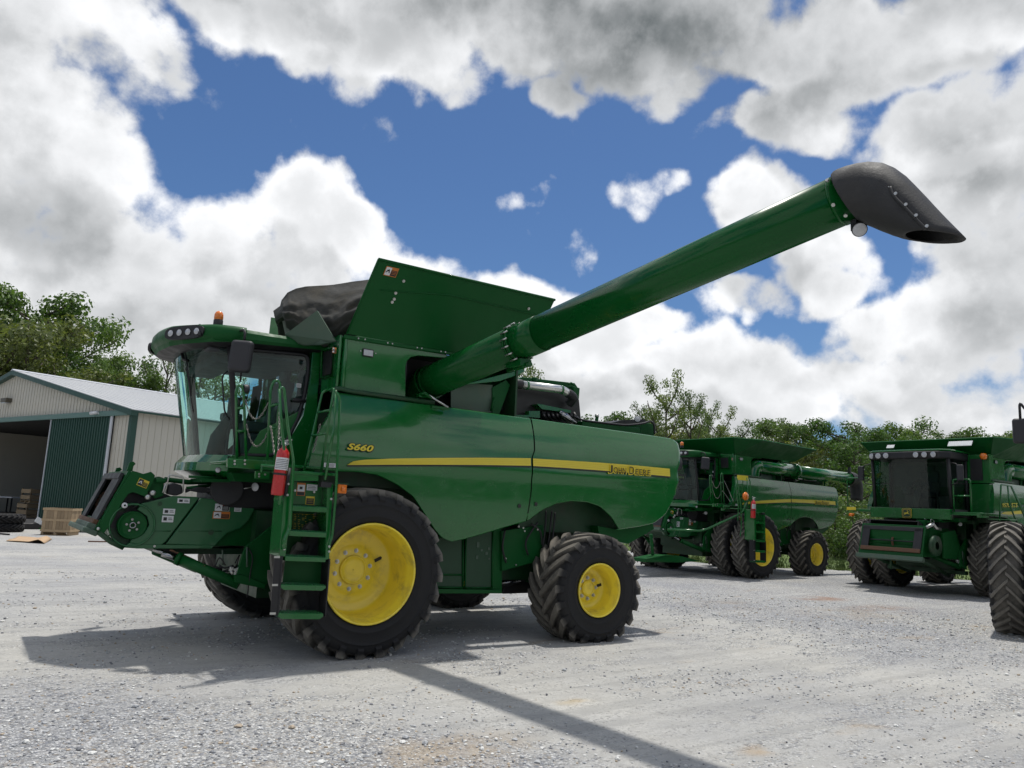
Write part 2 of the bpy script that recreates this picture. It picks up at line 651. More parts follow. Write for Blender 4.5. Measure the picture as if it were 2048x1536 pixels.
def tyre_mat(name, dirt, lo, hi):
    mt, t, b = bsdf(name)
    tc = t.new('ShaderNodeTexCoord')
    v = tc.outputs['Object']
    s = t.new('ShaderNodeSeparateXYZ')
    t.lk(v, s.inputs[0])
    r = t.math('SQRT', t.math('ADD', t.math('POWER', s.outputs[0], 2), t.math('POWER', s.outputs[2], 2)))
    n = t.noise(v, 6.0, 8, 0.65, .3)
    f = t.math('ADD', t.ramp(r, lo, hi, -0.35, 0.80), t.math('MULTIPLY', t.math('SUBTRACT', n, .5), 1.3), clamp=True)
    base = t.mix(f, (0.016, 0.016, 0.017), dirt)
    t.lk(base, b.inputs['Base Color'])
    b.inputs['Roughness'].default_value = 0.78
    b.inputs['Specular IOR Level'].default_value = 0.35
    bp = t.new('ShaderNodeBump')
    bp.inputs['Strength'].default_value = 0.5
    bp.inputs['Distance'].default_value = 0.006
    t.lk(t.noise(v, 45.0, 5, 0.6), bp.inputs['Height'])
    t.lk(bp.outputs[0], b.inputs['Normal'])
    return mt


M['tyreF'] = tyre_mat('tyre_rubber_front', (0.20, 0.185, 0.16), 0.83, 0.98)
M['tyreR'] = tyre_mat('tyre_rubber_rear', (0.18, 0.165, 0.14), 0.64, 0.78)

_mesh_cache = {}


def cached(key, fn):
    if key not in _mesh_cache:
        _mesh_cache[key] = fn()
    return _mesh_cache[key]


def tyre_mesh(R, w, rb, nl, mat, lugw=0.062, sweep=0.36, lh=0.058):
    def fn():
        mb = MB()
        Rc = R - lh
        hs = Rc - rb
        prof = [(rb - .02, .11), (rb + .01, .055), (rb + .05, .03), (rb + hs * .22, .014), (rb + hs * .24, .006), (rb + hs * .27, .006), (rb + hs * .29, .012), (rb + hs * .5, 0.0), (rb + hs * .60, .002), (rb + hs * .61, -.004), (rb + hs * .63, -.004), (rb + hs * .64, .003), (rb + hs * .7, .006), (rb + hs * .86, .022), (Rc - .035, .05), (Rc - .012, .085), (Rc - .002, w * .22), (Rc + .003, w * .5)]
        full = prof + [(r, w - y) for r, y in prof[-2::-1]]
        mb.lathe(full, n=72)

        def rc(y):
            yy = min(y, w - y)
            pr = [(q[1], q[0]) for q in prof[8:]]
            for i in range(len(pr) - 1):
                if pr[i][0] <= yy <= pr[i + 1][0]:
                    tt = (yy - pr[i][0]) / (pr[i + 1][0] - pr[i][0] + 1e-9)
                    return pr[i][1] * (1 - tt) + pr[i + 1][1] * tt
            return pr[0][1]
        rnd = random.Random(nl)
        for side in (0, 1):
            for k in range(nl):
                a0 = 2 * PI * (k + .5 * side) / nl
                rings = []
                N = 7
                for i in range(N + 1):
                    t = i / N
                    if t < .86:
                        tt = t / .86
                        y = w * .53 + (0.035 - w * .53) * tt
                        da = sweep * (tt ** 1.15)
                        top = R - .018 * ((tt) ** 4)
                        bot = rc(y) - .012
                        ww = lugw * (0.85 + .35 * tt)
                    else:
                        tt = (t - .86) / .14
                        y = 0.035 - .045 * tt
                        da = sweep * (1 + .03 * tt)
                        top = R - .018 - (.115 * tt)
                        bot = top - .03 - .02 * tt
                        ww = lugw * 1.2 * (1 - .12 * tt)
                    yb = y + (.035 if i >= N - 1 else 0)
                    if side:
                        y, yb = w - y, w - yb
                    hw = ww / 2 / R
                    rg = []
                    # the wall leans, wider at the foot
                    for (aa, rr, yy) in ((-hw * 1.35, bot, yb), (-hw, top, y), (hw, top, y), (hw * 1.35, bot, yb)):
                        an = a0 - da + aa
                        rg.append(Vector((rr * cos(an), yy, rr * sin(an))))
                    rings.append(rg)
                vs = [q for r in rings for q in r]
                fs = []
                for i in range(N):
                    for j in range(3):
                        q = (i * 4 + j, i * 4 + j + 1, (i + 1) * 4 + j + 1, (i + 1) * 4 + j)
                        fs.append(q if side else q[::-1])
                e = N * 4
                fs.append((0, 1, 2, 3) if side else (3, 2, 1, 0))
                fs.append((e + 3, e + 2, e + 1, e) if side else (e, e + 1, e + 2, e + 3))
                mb.add(vs, fs, 0, False)
        return mb.mesh('tyre', mat)
    return cached(('tyre', R, w, nl, mat.name), fn)


def rim_mesh(rr, w, depth, hub_r, mat):
    def fn():
        mb = MB()
        pr = [(rr - .035, .115), (rr - .012, .085), (rr - .004, .05), (rr + .004, .035), (rr, .022), (rr - .012, .018), (rr - .022, .03), (rr - .03, .055), (rr - .036, .10),
              (rr - .052, .125), (rr - .058, .17), (rr - .062, .25), (rr - .068, depth - .06), (rr - .075, depth - .02), (rr - .10, depth), (rr * .55, depth + .004), (hub_r * 1.75, depth - .002), (hub_r * 1.62, depth - .016),
              (hub_r * 1.12, depth - .018), (hub_r * 1.06, depth - .02)]
        mb.lathe(pr, n=64)
        # back of the barrel
        mb.lathe([(rr - .10, depth + .002), (rr - .06, depth + .05), (rr - .06, w - .12), (rr, w - .03), (rr - .01, w - .015), (rr - .05, w - .06), (rr - .075, w - .15), (rr - .09, depth + .06), (rr * .5, depth + .03), (.02, depth + .03)], n=48)
        # valve slot
        return mb.mesh('wheel', mat)
    return cached(('rim', rr, w, depth), fn)


def hub_mesh(hub_r, depth, mat):
    def fn():
        mb = MB()
        mb.lathe([(hub_r * 1.06, depth), (hub_r * 1.04, depth - .045), (hub_r * .97, depth - .055), (hub_r * .93, depth - .045), (hub_r * .90, depth - .03), (hub_r * .5, depth - .034), (.008, depth - .036)], n=32)
        return mb.mesh('hub', mat)
    return cached(('hub', hub_r, depth, mat.name), fn)


def nut_mesh():
    def fn():
        mb = MB()
        mb.disc((0, 0, 0), (0, -1, 0), .021, 6, 0, .022)
        mb.disc((0, -.022, 0), (0, -1, 0), .012, 10, 0, .014)
        mb.disc((0, .002, 0), (0, -1, 0), .027, 14, 0, .006)
        return mb.mesh('wheel_nut', M['zinc'])
    return cached('nut', fn)


def slot_mesh(rx):
    def fn():
        mb = MB()
        mb.prism([(-.05, 0, -.02), (.04, 0, -.02), (.055, 0, 0), (.04, 0, .02), (-.05, 0, .02)], (0, -.004, 0))
        return mb.mesh('valve_slot', M['ink'])
    return cached('slot', fn)


def wheel(parent, x, y, R, w, rr, zc, depth, hub_r, nnut, nl, mat, side=1, steer=0.0, nuts=True, lugw=.062, sweep=.36, rot=0.0):
    """side=1: outer face towards -Y; side=-1: mirrored (turned half round)"""
    o = bpy.data.objects.new('wheel', rim_mesh(rr, w, depth, hub_r, M['yellow']))
    link(o, parent)
    o.location = (x, y, zc)
    o.rotation_euler = (0, rot, steer + (PI if side < 0 else 0))
    t = bpy.data.objects.new('tyre', tyre_mesh(R, w, rr - .01, nl, mat, lugw, sweep))
    link(t, o)
    h = bpy.data.objects.new('hub', hub_mesh(hub_r, depth, M['yellow']))
    link(h, o)
    if nuts:
        for k in range(nnut):
            a = 2 * PI * (k + .3) / nnut
            q = bpy.data.objects.new('wheel_nut', nut_mesh())
            link(q, o)
            q.location = (hub_r * 1.38 * cos(a), depth - .018, hub_r * 1.38 * sin(a))
        sl_ = bpy.data.objects.new('valve_slot', slot_mesh(rr))
        link(sl_, o)
        sl_.location = (rr * .62 * cos(.35), depth + .001, rr * .62 * sin(.35))
        sl_.rotation_euler = (0, -.45, 0)
    return o


YC = 2.07
RF, WF = 0.985, .80
ZF, ZR = .949, .700
RR_, WR = .775, .74


def text_mesh(txt, mat, sx, sz, shear=0.0, off=0.0, extr=0.0, spacing=1.0):
    cu = bpy.data.curves.new('lettering', 'FONT')
    cu.body = txt
    cu.size = 1.0
    cu.offset = off
    cu.extrude = extr
    cu.shear = shear
    cu.space_character = spacing
    cu.resolution_u = 3
    ob = bpy.data.objects.new('tmp', cu)
    col.objects.link(ob)
    dg = bpy.context.evaluated_depsgraph_get()
    me = bpy.data.meshes.new_from_object(ob.evaluated_get(dg))
    bpy.data.objects.remove(ob)
    for v in me.vertices:
        v.co = Vector((v.co.x * sx, -v.co.z, v.co.y * sz))
    me.materials.clear()
    me.materials.append(mat)
    return me


def text_part(name, txt, p0, p1, h, mat, parent, shear=0.0, off=0.0, rise=0.0, spacing=1.0):
    """lettering from p0 to p1 (baseline), cap height h, standing in a vertical plane facing -Y"""
    me = text_mesh(txt, mat, 1, 1, shear, off, 0, spacing)
    xs = [v.co.x for v in me.vertices]
    zs = [v.co.z for v in me.vertices]
    x0, x1, z0, z1 = min(xs), max(xs), min(zs), max(zs)
    p0, p1 = Vector(p0), Vector(p1)
    d = p1 - p0
    L = d.length
    ex = d.normalized()
    for v in me.vertices:
        u = (v.co.x - x0) / (x1 - x0) * L
        q = (v.co.z - z0) / (z1 - z0) * h
        v.co = ex * u + Vector((0, 0, 1)) * q
    o = bpy.data.objects.new(name, me)
    link(o, parent)
    o.location = p0
    return o


def coons(B, T, Lf, Rt, ns, nt_, yf):
    """(x,z) border curves as point lists -> rows of 3-D points; yf(x,z)=Y"""
    def samp(pl, t):
        L = [0]
        for i in range(1, len(pl)):
            L.append(L[-1] + (Vector(pl[i]) - Vector(pl[i - 1])).length)
        q = t * L[-1]
        for i in range(1, len(pl)):
            if q <= L[i] + 1e-9:
                k = (q - L[i - 1]) / (L[i] - L[i - 1] + 1e-12)
                return Vector(pl[i - 1]).lerp(Vector(pl[i]), k)
        return Vector(pl[-1])
    rows = []
    for j in range(nt_ + 1):
        t = j / nt_
        row = []
        for i in range(ns + 1):
            s = i / ns
            b, tt, l, r = samp(B, s), samp(T, s), samp(Lf, t), samp(Rt, t)
            p = b * (1 - t) + tt * t + l * (1 - s) + r * s - (samp(B, 0) * (1 - s) * (1 - t) + samp(B, 1) * s * (1 - t) + samp(T, 0) * (1 - s) * t + samp(T, 1) * s * t)
            row.append(Vector((p.x, yf(p.x, p.y), p.y)))
        rows.append(row)
    return rows


def xz(pts, Y=.36):
    return [(q.x, q.z) for q in (P(x, y, Y=Y) for x, y in pts)]


def panel_y(x, z):
    """cross-section of the big side shields: upright round z=2, leaning in towards the top, tucking under below"""
    y = .34
    if z > 2.45:
        y += (z - 2.45) ** 2 * .28 + (z - 2.45) * .03
    elif z > 2.28:
        y += -.018 * (2.45 - z) / .17
    else:
        y += -.018 + .020 * min(1, (2.28 - z) / .12)
    if z < 1.9:
        y += (1.9 - z) ** 2 * .16
    return y


def outl(pts, Y):
    return [P(x, y, Y=Y) for x, y in pts]


def sheet(name, pts, Y, th, mat, parent, bevel=0.0):
    """a plate cut to an outline standing at depth Y, th thick (towards +Y)"""
    mb = MB()
    mb.prism(outl(pts, Y), (0, th, 0))
    return mb.build(name, mat, parent, bevel)


def tubes(name, paths, r, mat, parent, n=8, rr=.05):
    mb = MB()
    for p in paths:
        mb.tube(round_path(p, rr) if len(p) > 2 else p, r, n)
    return mb.build(name, mat, parent)


def sticker(name, parent, c, w, h, style, Y=None, ex=(1, 0, 0), ez=(0, 0, 1)):
    """small safety label: border, pictogram box and text bars, 2 mm thick"""
    c, ex, ez = Vector(c), Vector(ex), Vector(ez)
    nv = ex.cross(ez).normalized()  # towards the viewer side
    mb = MB()

    def rect(u0, v0, u1, v1, mi, lift):
        q = [c + ex * u + ez * v + nv * lift for u, v in ((u0, v0), (u1, v0), (u1, v1), (u0, v1))]
        mb.add(q, [(0, 1, 2, 3)], mi)
    mats = [M['white'], M['ink'], M['orange_ink'], M['yellow_ink'], M['red_ink'], M['green']]
    W, H = w / 2, h / 2
    rnd = random.Random(hash((round(c.x, 2), round(c.z, 2), style)) & 0xffff)
    base = {'w': 0, 'o': 2, 'y': 3, 'r': 0}[style[0]]
    mb.prism([c + ex * u + ez * v for u, v in ((-W, -H), (W, -H), (W, H), (-W, H))], nv * .002, base)
    e = .002
    if style == 'w':
        for k in range(3):
            rect(-W * .8, H * (.5 - k * .5) - H * .1, W * (.8 - .3 * rnd.random()), H * (.5 - k * .5) + H * .06, 1 if k == 0 else 1, e + .0015)
    elif style == 'wp':
        rect(-W * .75, -H * .5, -W * .15, H * .5, 1, e + .0015)
        rect(W * .1, -H * .3, W * .8, -H * .1, 1, e + .0015)
        rect(W * .1, H * .2, W * .7, H * .4, 1, e + .0015)
    elif style in ('o', 'y', 'r'):
        b = .10
        if style == 'r':
            rect(0, -H * .9, W * .95, H * .9, 1, e + .0015)
            rect(0, H * .55, W * .95, H * .92, 4, e + .003)
        else:
            rect(-W * (1 - b), -H * (1 - b * 1.6), -W * .05, H * (1 - b * 1.6), 0 if style == 'o' else 1, e + .0015)
            rect(W * .0, -H * (1 - b * 1.6), W * (1 - b), H * .35, 1, e + .0015)
        for k in range(3):
            rect(W * .1, H * (.1 - k * .3), W * .8, H * (.18 - k * .3), base if style != 'r' else 0, e + .003)
        # pictogram strokes
        pc = 1 if style != 'y' else 0
        for a, b_ in (((-.8, -.3), (-.4, .4)), ((-.4, .4), (-.25, -.35)), ((-.7, .2), (-.3, .05))):
            p0 = c + ex * W * a[0] + ez * H * a[1]
            p1 = c + ex * W * b_[0] + ez * H * b_[1]
            dd = (p1 - p0).normalized().cross(nv) * (h * .05)
            mb.add([q + nv * (e + .003) for q in (p0 - dd, p1 - dd, p1 + dd, p0 + dd)], [(0, 1, 2, 3)], pc)
    elif style == 'ov':      # upright orange warning label
        rect(-W * .85, -H * .35, W * .85, H * .7, 0, e + .0015)
        rect(-W * .85, -H * .93, W * .85, -H * .42, 1, e + .0015)
        rect(-W * .4, 0, W * .3, H * .4, 1, e + .003)
    elif style == 'yv':
        rect(-W * .85, -H * .9, W * .85, H * .55, 1, e + .0015)
        for k in range(3):
            rect(-W * .6, H * (.3 - k * .4), W * .6, H * (.36 - k * .4), 3, e + .003)
    return mb.build(name, mats, parent)


def bolts(parent, pts, nrm=(0, -1, 0), r=.014, mat=None, name='bolt'):
    nv = Vector(nrm).normalized()
    mt = mat or M['zinc']

    def fn():
        mb = MB()
        mb.disc((0, 0, 0), nv, r, 8, 0, .008)
        mb.disc(nv * .008, nv, r * .6, 6, 0, .006)
        return mb.mesh(name, mt)
    me = cached(('bolt', tuple(round(q, 3) for q in nv), r, mt.name), fn)
    for p in pts:
        o = bpy.data.objects.new(name, me)
        link(o, parent)
        o.location = p


def lamp(parent, c, nrm, r=.06, name='work_lamp', body=None, depth=.07):
    c, nrm = Vector(c), Vector(nrm).normalized()
    mb = MB()
    u = nrm.orthogonal().normalized()
    w = nrm.cross(u)
    prof = [(r * .5, -depth), (r * .9, -depth * .6), (r, -.01), (r, .0), (r * .9, .003)]
    n = 20
    vs = []
    for i in range(n):
        a = 2 * PI * i / n
        e = u * cos(a) + w * sin(a)
        vs += [c + e * rr + nrm * h for rr, h in prof]
    k = len(prof)
    fs = [(i * k + t, ((i + 1) % n) * k + t, ((i + 1) % n) * k + t + 1, i * k + t + 1) for i in range(n) for t in range(k - 1)]
    fs.append([i * k for i in range(n)][::-1])
    mb.add(vs, fs, 0, True)
    o = mb.build(name, body or M['black'], parent)
    mb = MB()
    prof = [(r * .9, .002), (r * .6, .010), (r * .001, .014)]
    vs = []
    for i in range(n):
        a = 2 * PI * i / n
        e = u * cos(a) + w * sin(a)
        vs += [c + e * rr + nrm * h for rr, h in prof]
    k = len(prof)
    mb.add(vs, [(i * k + t, ((i + 1) % n) * k + t, ((i + 1) % n) * k + t + 1, i * k + t + 1) for i in range(n) for t in range(k - 1)], 0, True)
    mb.build('lens', M['lens'], o)
    return o


def chain(parent, a, b, sag, n, name='chain', r=.004, lr=.016):
    a, b = Vector(a), Vector(b)
    mb = MB()
    pts = []
    for i in range(n + 1):
        t = i / n
        p = a.lerp(b, t)
        p.z -= sag * 4 * t * (1 - t)
        pts.append(p)
    for i in range(n):
        c = (pts[i] + pts[i + 1]) / 2
        d = (pts[i + 1] - pts[i])
        L = d.length
        d.normalize()
        s = Vector((0, 1, 0)) if i % 2 else d.cross(Vector((0, 1, 0))).normalized()
        ring = []
        for k in range(10):
            an = 2 * PI * k / 10
            ring.append(c + d * cos(an) * L * .68 + s * sin(an) * lr * .55)
        ring.append(ring[0])
        mb.tube(ring, r, 5, caps=False)
    return mb.build(name, M['chain'], parent)

MAIN_ONLY = set()      # parts of the near combine that the copied one behind does not have


def own(o):
    MAIN_ONLY.add(o.name)
    return o


def mirror_y(mb):
    mb.v = [(x, 2 * YC - y, z) for x, y, z in mb.v]
    mb.f = [f[::-1] for f in mb.f]
    return mb


GAP = [(1068.6, 838), (1068.6, 868), (1067, 901), (1061, 916), (1060, 979), (1051.5, 1041)]
PB1 = [(616, 934), (640, 938), (675, 941), (712, 942), (753, 948), (791, 966), (825, 991), (850, 1028), (869, 1056), (887, 1075), (906, 1082), (931, 1077), (975, 1064), (1010, 1053), (1051, 1041)]
PT1 = [(682, 785), (800, 800), (930, 818), (1067, 837)]
PL1 = [(616, 934), (622, 900), (642, 858), (663, 825), (682, 785)]
PB2 = [(1053.5, 1040), (1082, 1018), (1111, 1005), (1140, 1000), (1173, 1002), (1199, 1011), (1222, 1032), (1238.6, 1056.6), (1275, 1052), (1307, 1045), (1328, 1029), (1340, 1008), (1347, 990)]
PT2 = [(1070.5, 838), (1200, 856), (1300, 870), (1350, 878)]
PR2 = [(1347, 990), (1351, 960), (1350, 940), (1356, 925), (1359, 905), (1358, 885), (1350, 878)]


def panel_mb(B, T, L, R, ns, nt_):
    rows = coons(xz(B), xz(T), xz(L), xz(R), ns, nt_, panel_y)
    mb = MB()
    mb.grid(rows, flip=False)
    return mb, rows


def strip_on_panel(name, top, bot, mat, parent, lift, n=40):
    """decal band following the shield; top/bot photo polylines"""
    T, Bm = xz(top), xz(bot)

    def at(pl, x):
        for i in range(len(pl) - 1):
            if pl[i][0] <= x <= pl[i + 1][0] + 1e-6:
                k = (x - pl[i][0]) / (pl[i + 1][0] - pl[i][0] + 1e-9)
                return pl[i][1] * (1 - k) + pl[i + 1][1] * k
        return pl[-1][1] if x > pl[-1][0] else pl[0][1]
    x0, x1 = max(T[0][0], Bm[0][0]), min(T[-1][0], Bm[-1][0])
    rows = []
    for j in range(4):
        t = j / 3
        row = []
        for i in range(n + 1):
            x = x0 + (x1 - x0) * i / n
            z = at(Bm, x) * (1 - t) + at(T, x) * t
            row.append(Vector((x, panel_y(x, z) - lift, z)))
        rows.append(row)
    return MB().grid(rows).build(name, mat, parent)


def side_shields(root, far=False):
    parts = []
    for nm, (B, T, L, R, ns) in (('front', (PB1, PT1, PL1, GAP[::-1], 56)), ('rear', (PB2, PT2, [(x + 2.5, y) for x, y in GAP[::-1]], PR2, 48))):
        mb, rows = panel_mb(B, T, L, R, ns, 26)
        # returned top edge (bright lip) and turned-under bottom lip
        top = rows[-1]
        tr = [top, [q + Vector((0, .012, .012)) for q in top], [q + Vector((0, .10, .016)) for q in top]]
        mb.grid(tr)
        bot = rows[0]
        n = len(bot)
        br = [[q + Vector((0, .085, .055 if nm == 'front' else .05)) for q in bot], [q + Vector((0, .03, -.006)) for q in bot], [q + Vector((0, .004, -.012)) for q in bot], bot]
        mb.grid(br)
        if nm == 'rear':
            right = [r[-1] for r in rows]
            cyl = []
            for k in range(7):
                a = PI / 2 * k / 6
                cyl.append([q + Vector((.12 * sin(a) * (1 if q.z > 2.3 else .8), .14 * (1 - cos(a)), 0)) for q in right])
            cyl.append([Vector((q.x, 1.4, q.z)) for q in cyl[-1]])
            # rows run bottom->top per column: transpose
            mb.grid([list(c) for c in zip(*cyl)])
        else:
            left = [r[0] for r in rows]
            mb.grid([[q + Vector((.02, .12, 0)), q] for q in left])
        if far:
            mirror_y(mb)
        o = mb.build('side_shield', M['green'], root)
        parts.append(o)
    return parts


def cab(root, key=''):
    """operator's cab: glass house on a green base with a visor roof"""
    YN, YF = 1.08, 3.06
    # plan curve of the windscreen at sill and header height
    zs, zh = 2.25, 3.52

    def front_x(y, z):
        t = (y - YC) / .99
        k = (z - zs) / (zh - zs)
        apex = -1.70 - .26 * k
        edge = -1.36 - .22 * k
        return edge + (apex - edge) * (1 - abs(t) ** 2.6)
    rows = []
    for j in range(9):
        z = zs + (zh - zs) * j / 8
        rows.append([Vector((front_x(y, z), y, z)) for y in [YN + (YF - YN) * i / 28 for i in range(29)]])
    o = MB().grid(rows, flip=True).build('windscreen', M['glass'], root)
    # pillars
    def pil(y, r=.035):
        return [Vector((front_x(y, z) + .01, y, z)) for z in (zs - .02, 2.6, 3.0, 3.3, zh + .02)]
    for y in (YN, YF):
        mb = MB()
        pa = pil(y)
        mb.tube(pa, .036, 8)
        mb.build('door_pillar', M['black'], root)
    # side door: glass with black frame, from the pillar to the raked rear edge
    for far, y in ((False, YN), (True, YF)):
        X0b, X0t = front_x(y, zs), front_x(y, zh)
        rear = [(-.93, 2.27), (-.78, 2.46), (-.66, 2.75), (-.60, 3.05), (-.58, 3.40), (-.60, 3.58)]
        outline = [(X0b, zs)] + rear + [(X0t, zh)]
        dy = .004 if not far else -.004
        mb = MB()
        mb.add([Vector((a, y, b)) for a, b in outline], [list(range(len(outline)))])
        door = mb.build('cab_door', M['glass'], root)
        mb = MB()
        fr = [Vector((a, y, b)) for a, b in outline]
        mb.tube(round_path(fr + [fr[0]], .08), .026, 6)
        # wide black border inside the glass towards the rear
        inner = [(-1.02, 2.34), (-.88, 2.50), (-.76, 2.78), (-.70, 3.05), (-.69, 3.36)]
        out_ = rear[:-1]
        for i in range(len(inner) - 1):
            mb.prism([Vector((out_[i][0], y + dy, out_[i][1])), Vector((out_[i + 1][0], y + dy, out_[i + 1][1])), Vector((inner[i + 1][0], y + dy, inner[i + 1][1])), Vector((inner[i][0], y + dy, inner[i][1]))], (0, .006 if not far else -.006, 0))
        mb.build('door_frame', M['black'], door)
        if not far:
            hb = MB()
            hb.tube([P(585, 800, Y=y - .04), P(612, 802, Y=y - .04)], .014, 8)
            hb.box(P(598, 801, Y=y - .02), (.16, .03, .05))
            hb.build('door_handle', M['black'], door)
            q = P(597.5, 771, Y=y - .008)
            sticker('label', door, q, .06, .05, 'w')
    # lower door panel (green) seen through the rail
    # base under the glass: rounded green nose
    rows = []
    for j, (z, dx) in enumerate(((2.25, .02), (2.245, -.01), (2.15, -.09), (2.05, -.10), (2.035, -.08), (1.95, .12))):
        rows.append([Vector((front_x(y, zs) + dx, y, z)) for y in [YN - .02 + (YF - YN + .04) * i / 28 for i in range(29)]])
    mb = MB()
    mb.grid(rows, smooth=False)
    for y in (YN - .02, YF + .02):
        mb.prism([Vector((-1.42, y, 2.24)), Vector((-1.46, y, 2.05)), Vector((-1.30, y, 1.94)), Vector((-.35, y, 1.94)), Vector((-.45, y, 3.2)), Vector((-.56, y, 3.2)), Vector((-.60, y, 2.8)), Vector((-.76, y, 2.45)), Vector((-.93, y, 2.25))], (0, .05 if y < YC else -.05, 0))
    base = mb.build('cab_base', M['green'], root)
    mb = MB().box((-.95, YC, 2.20), (1.0, 1.9, .06))
    mb.box((-1.2, YC, 2.21), (.6, 1.6, .04))
    mb.build('cab_floor', M['dgreen'], root)
    # rear wall and rear posts
    mb = MB()
    mb.b2((-.50, YN + .02, 2.2), (-.44, YF - .02, 2.95))
    mb.build('cab_rear_wall', M['trim'], root)
    for a_, b_ in (((-.55, YN - .01, 2.2), (-.43, YN + .24, 3.66)), ((-.55, YF - .24, 2.2), (-.43, YF + .01, 3.66))):
        MB().b2(a_, b_).build('cab_post', M['green'], root, .008)
    MB().prism([P(x, y, Y=YN - .012) for x, y in ((494, 908), (520, 862), (603, 820), (596, 846), (584, 866), (549, 911))], (0, .008, 0)).build('door_panel', M['green'], root, .003)
    # roof: visor with chamfered front corners
    def ring(ins, z0, zf, front=0.0):
        """plan outline, ins = inset; z rises from rear to the brow"""
        pts = [(-.40, .98), (-1.02, .93), (-1.50, .90), (-1.80, 1.02), (-2.06, 1.36), (-2.16, 1.62), (-2.20, YC)]
        pl = [(x, y) for x, y in pts] + [(x, 2 * YC - y) for x, y in pts[-2::-1]]
        o_ = []
        for x, y in pl:
            dx, dy = x + 1.2, y - YC
            L = sqrt(dx * dx + dy * dy)
            k = (L - ins) / L
            xx, yy = -1.2 + dx * k, YC + dy * k
            if x < -1.0:
                xx += front
            t = min(1, max(0, (-.4 - x) / 1.9))
            o_.append(Vector((xx, yy, z0 + (zf - z0) * t)))
        return o_
    rg = [ring(.34, 3.60, 3.50, .14), ring(.12, 3.63, 3.49, .05), ring(.02, 3.66, 3.52), ring(0, 3.69, 3.57), ring(.01, 3.73, 3.68, .03), ring(.05, 3.76, 3.74, .08), ring(.25, 3.79, 3.78, .12)]
    mb = MB()
    n = len(rg[0])
    for k in range(len(rg) - 1):
        vs = rg[k] + rg[k + 1]
        mb.add(vs, [(j, j + n, (j + 1) % n + n, (j + 1) % n)[::-1] for j in range(n)], 1 if k < 2 else 0, k >= 3)
    b = len(mb.v)
    mb.v += [tuple(q) for q in rg[-1]] + [tuple(q) for q in rg[0]]
    mb.f += [[b + j for j in range(n)], [b + n + j for j in range(n)][::-1]]
    mb.m += [0, 1]
    mb.s += [False, False]
    roof = mb.build('cab_roof', [M['green2'], M['black']], root, .012)
    # brow: deep visor band round the front, ending in a step behind the lamps
    pl = [(-1.44, .885), (-1.60, .90), (-1.84, 1.02), (-2.13, 1.42), (-2.21, 1.64), (-2.25, YC)]
    pl = smooth_path([Vector((x, y, 0)) for x, y in pl] + [Vector((x, 2 * YC - y, 0)) for x, y in pl[-2::-1]], 5)
    rows = []
    for ins, z in ((.30, 3.59), (.12, 3.57), (.045, 3.58), (.0, 3.635), (.005, 3.725), (.035, 3.765), (.13, 3.78), (.45, 3.785)):
        row = []
        for k, q in enumerate(pl):
            a_ = pl[min(k + 1, len(pl) - 1)] - pl[max(k - 1, 0)]
            nn_ = Vector((-a_.y, a_.x, 0)).normalized()
            t_ = min(1, min(k, len(pl) - 1 - k) / 4)
            zz = z + (.0 if z > 3.65 else (1 - t_) * .07)
            row.append(Vector((q.x, q.y, zz)) - nn_ * ins * (1 if nn_.dot(q - Vector((-1.2, YC, 0))) > 0 else -1))
        rows.append(row)
    mb = MB().grid(rows, smooth=False)
    mb.s = [True] * len(mb.s)
    for i in (0, -1):
        c_ = [r[i] for r in rows]
        mb.add(c_, [list(range(len(c_)))])
    mb.build('visor', M['green2'], roof)
    # black seam behind the visor
    MB().tube([P(399.5, 650, Y=1.2) + Vector((0, -.0, 0)), P(399, 672, Y=1.05)], .018, 6).build('roof_seam', M['black'], roof)
    # lamp housings on both corner chamfers
    for sgn in (1, -1):
        mb = MB()
        a = Vector((-1.89, 1.085, 3.675))
        c = Vector((-2.20, 1.53, 3.655))
        d = (c - a).normalized()
        nn = Vector((-d.y, d.x, 0))
        if nn.x > 0:
            nn = -nn
        pts = []
        hw, hh = (c - a).length / 2 + .02, .082
        mid = (a + c) / 2
        for k in range(20):
            an = 2 * PI * k / 20
            cx, cz = cos(an), sin(an)
            pts.append(mid + d * hw * (abs(cx) ** .5) * (1 if cx > 0 else -1) + Vector((0, 0, 1)) * hh * (abs(cz) ** .7) * (1 if cz > 0 else -1) - nn * .01)
        if sgn < 0:
            pts = [Vector((q.x, 2 * YC - q.y, q.z)) for q in pts]
            nv = Vector((nn.x, -nn.y, 0))
        else:
            nv = nn
        mb.prism(pts, nv * .034)
        pod = mb.build('lamp_pod', M['black'], roof)
        for k in range(4):
            q = a.lerp(c, .14 + .24 * k) + nn * .03
            if sgn < 0:
                q = Vector((q.x, 2 * YC - q.y, q.z))
            lamp(pod, q, nv, .044, 'work_lamp', depth=.03)
    # beacon
    bc = P(436, 648, Y=1.55)
    mb = MB()
    mb.lathe([(.058, -.02), (.058, .045), (.052, .055)], bc, 'z', 20, 1)
    mb.lathe([(.052, .052), (.056, .07), (.055, .12), (.042, .15), (.02, .165), (.001, .168)], bc, 'z', 20, 0)
    be = mb.build('beacon', [M['orange'], M['black']], root)
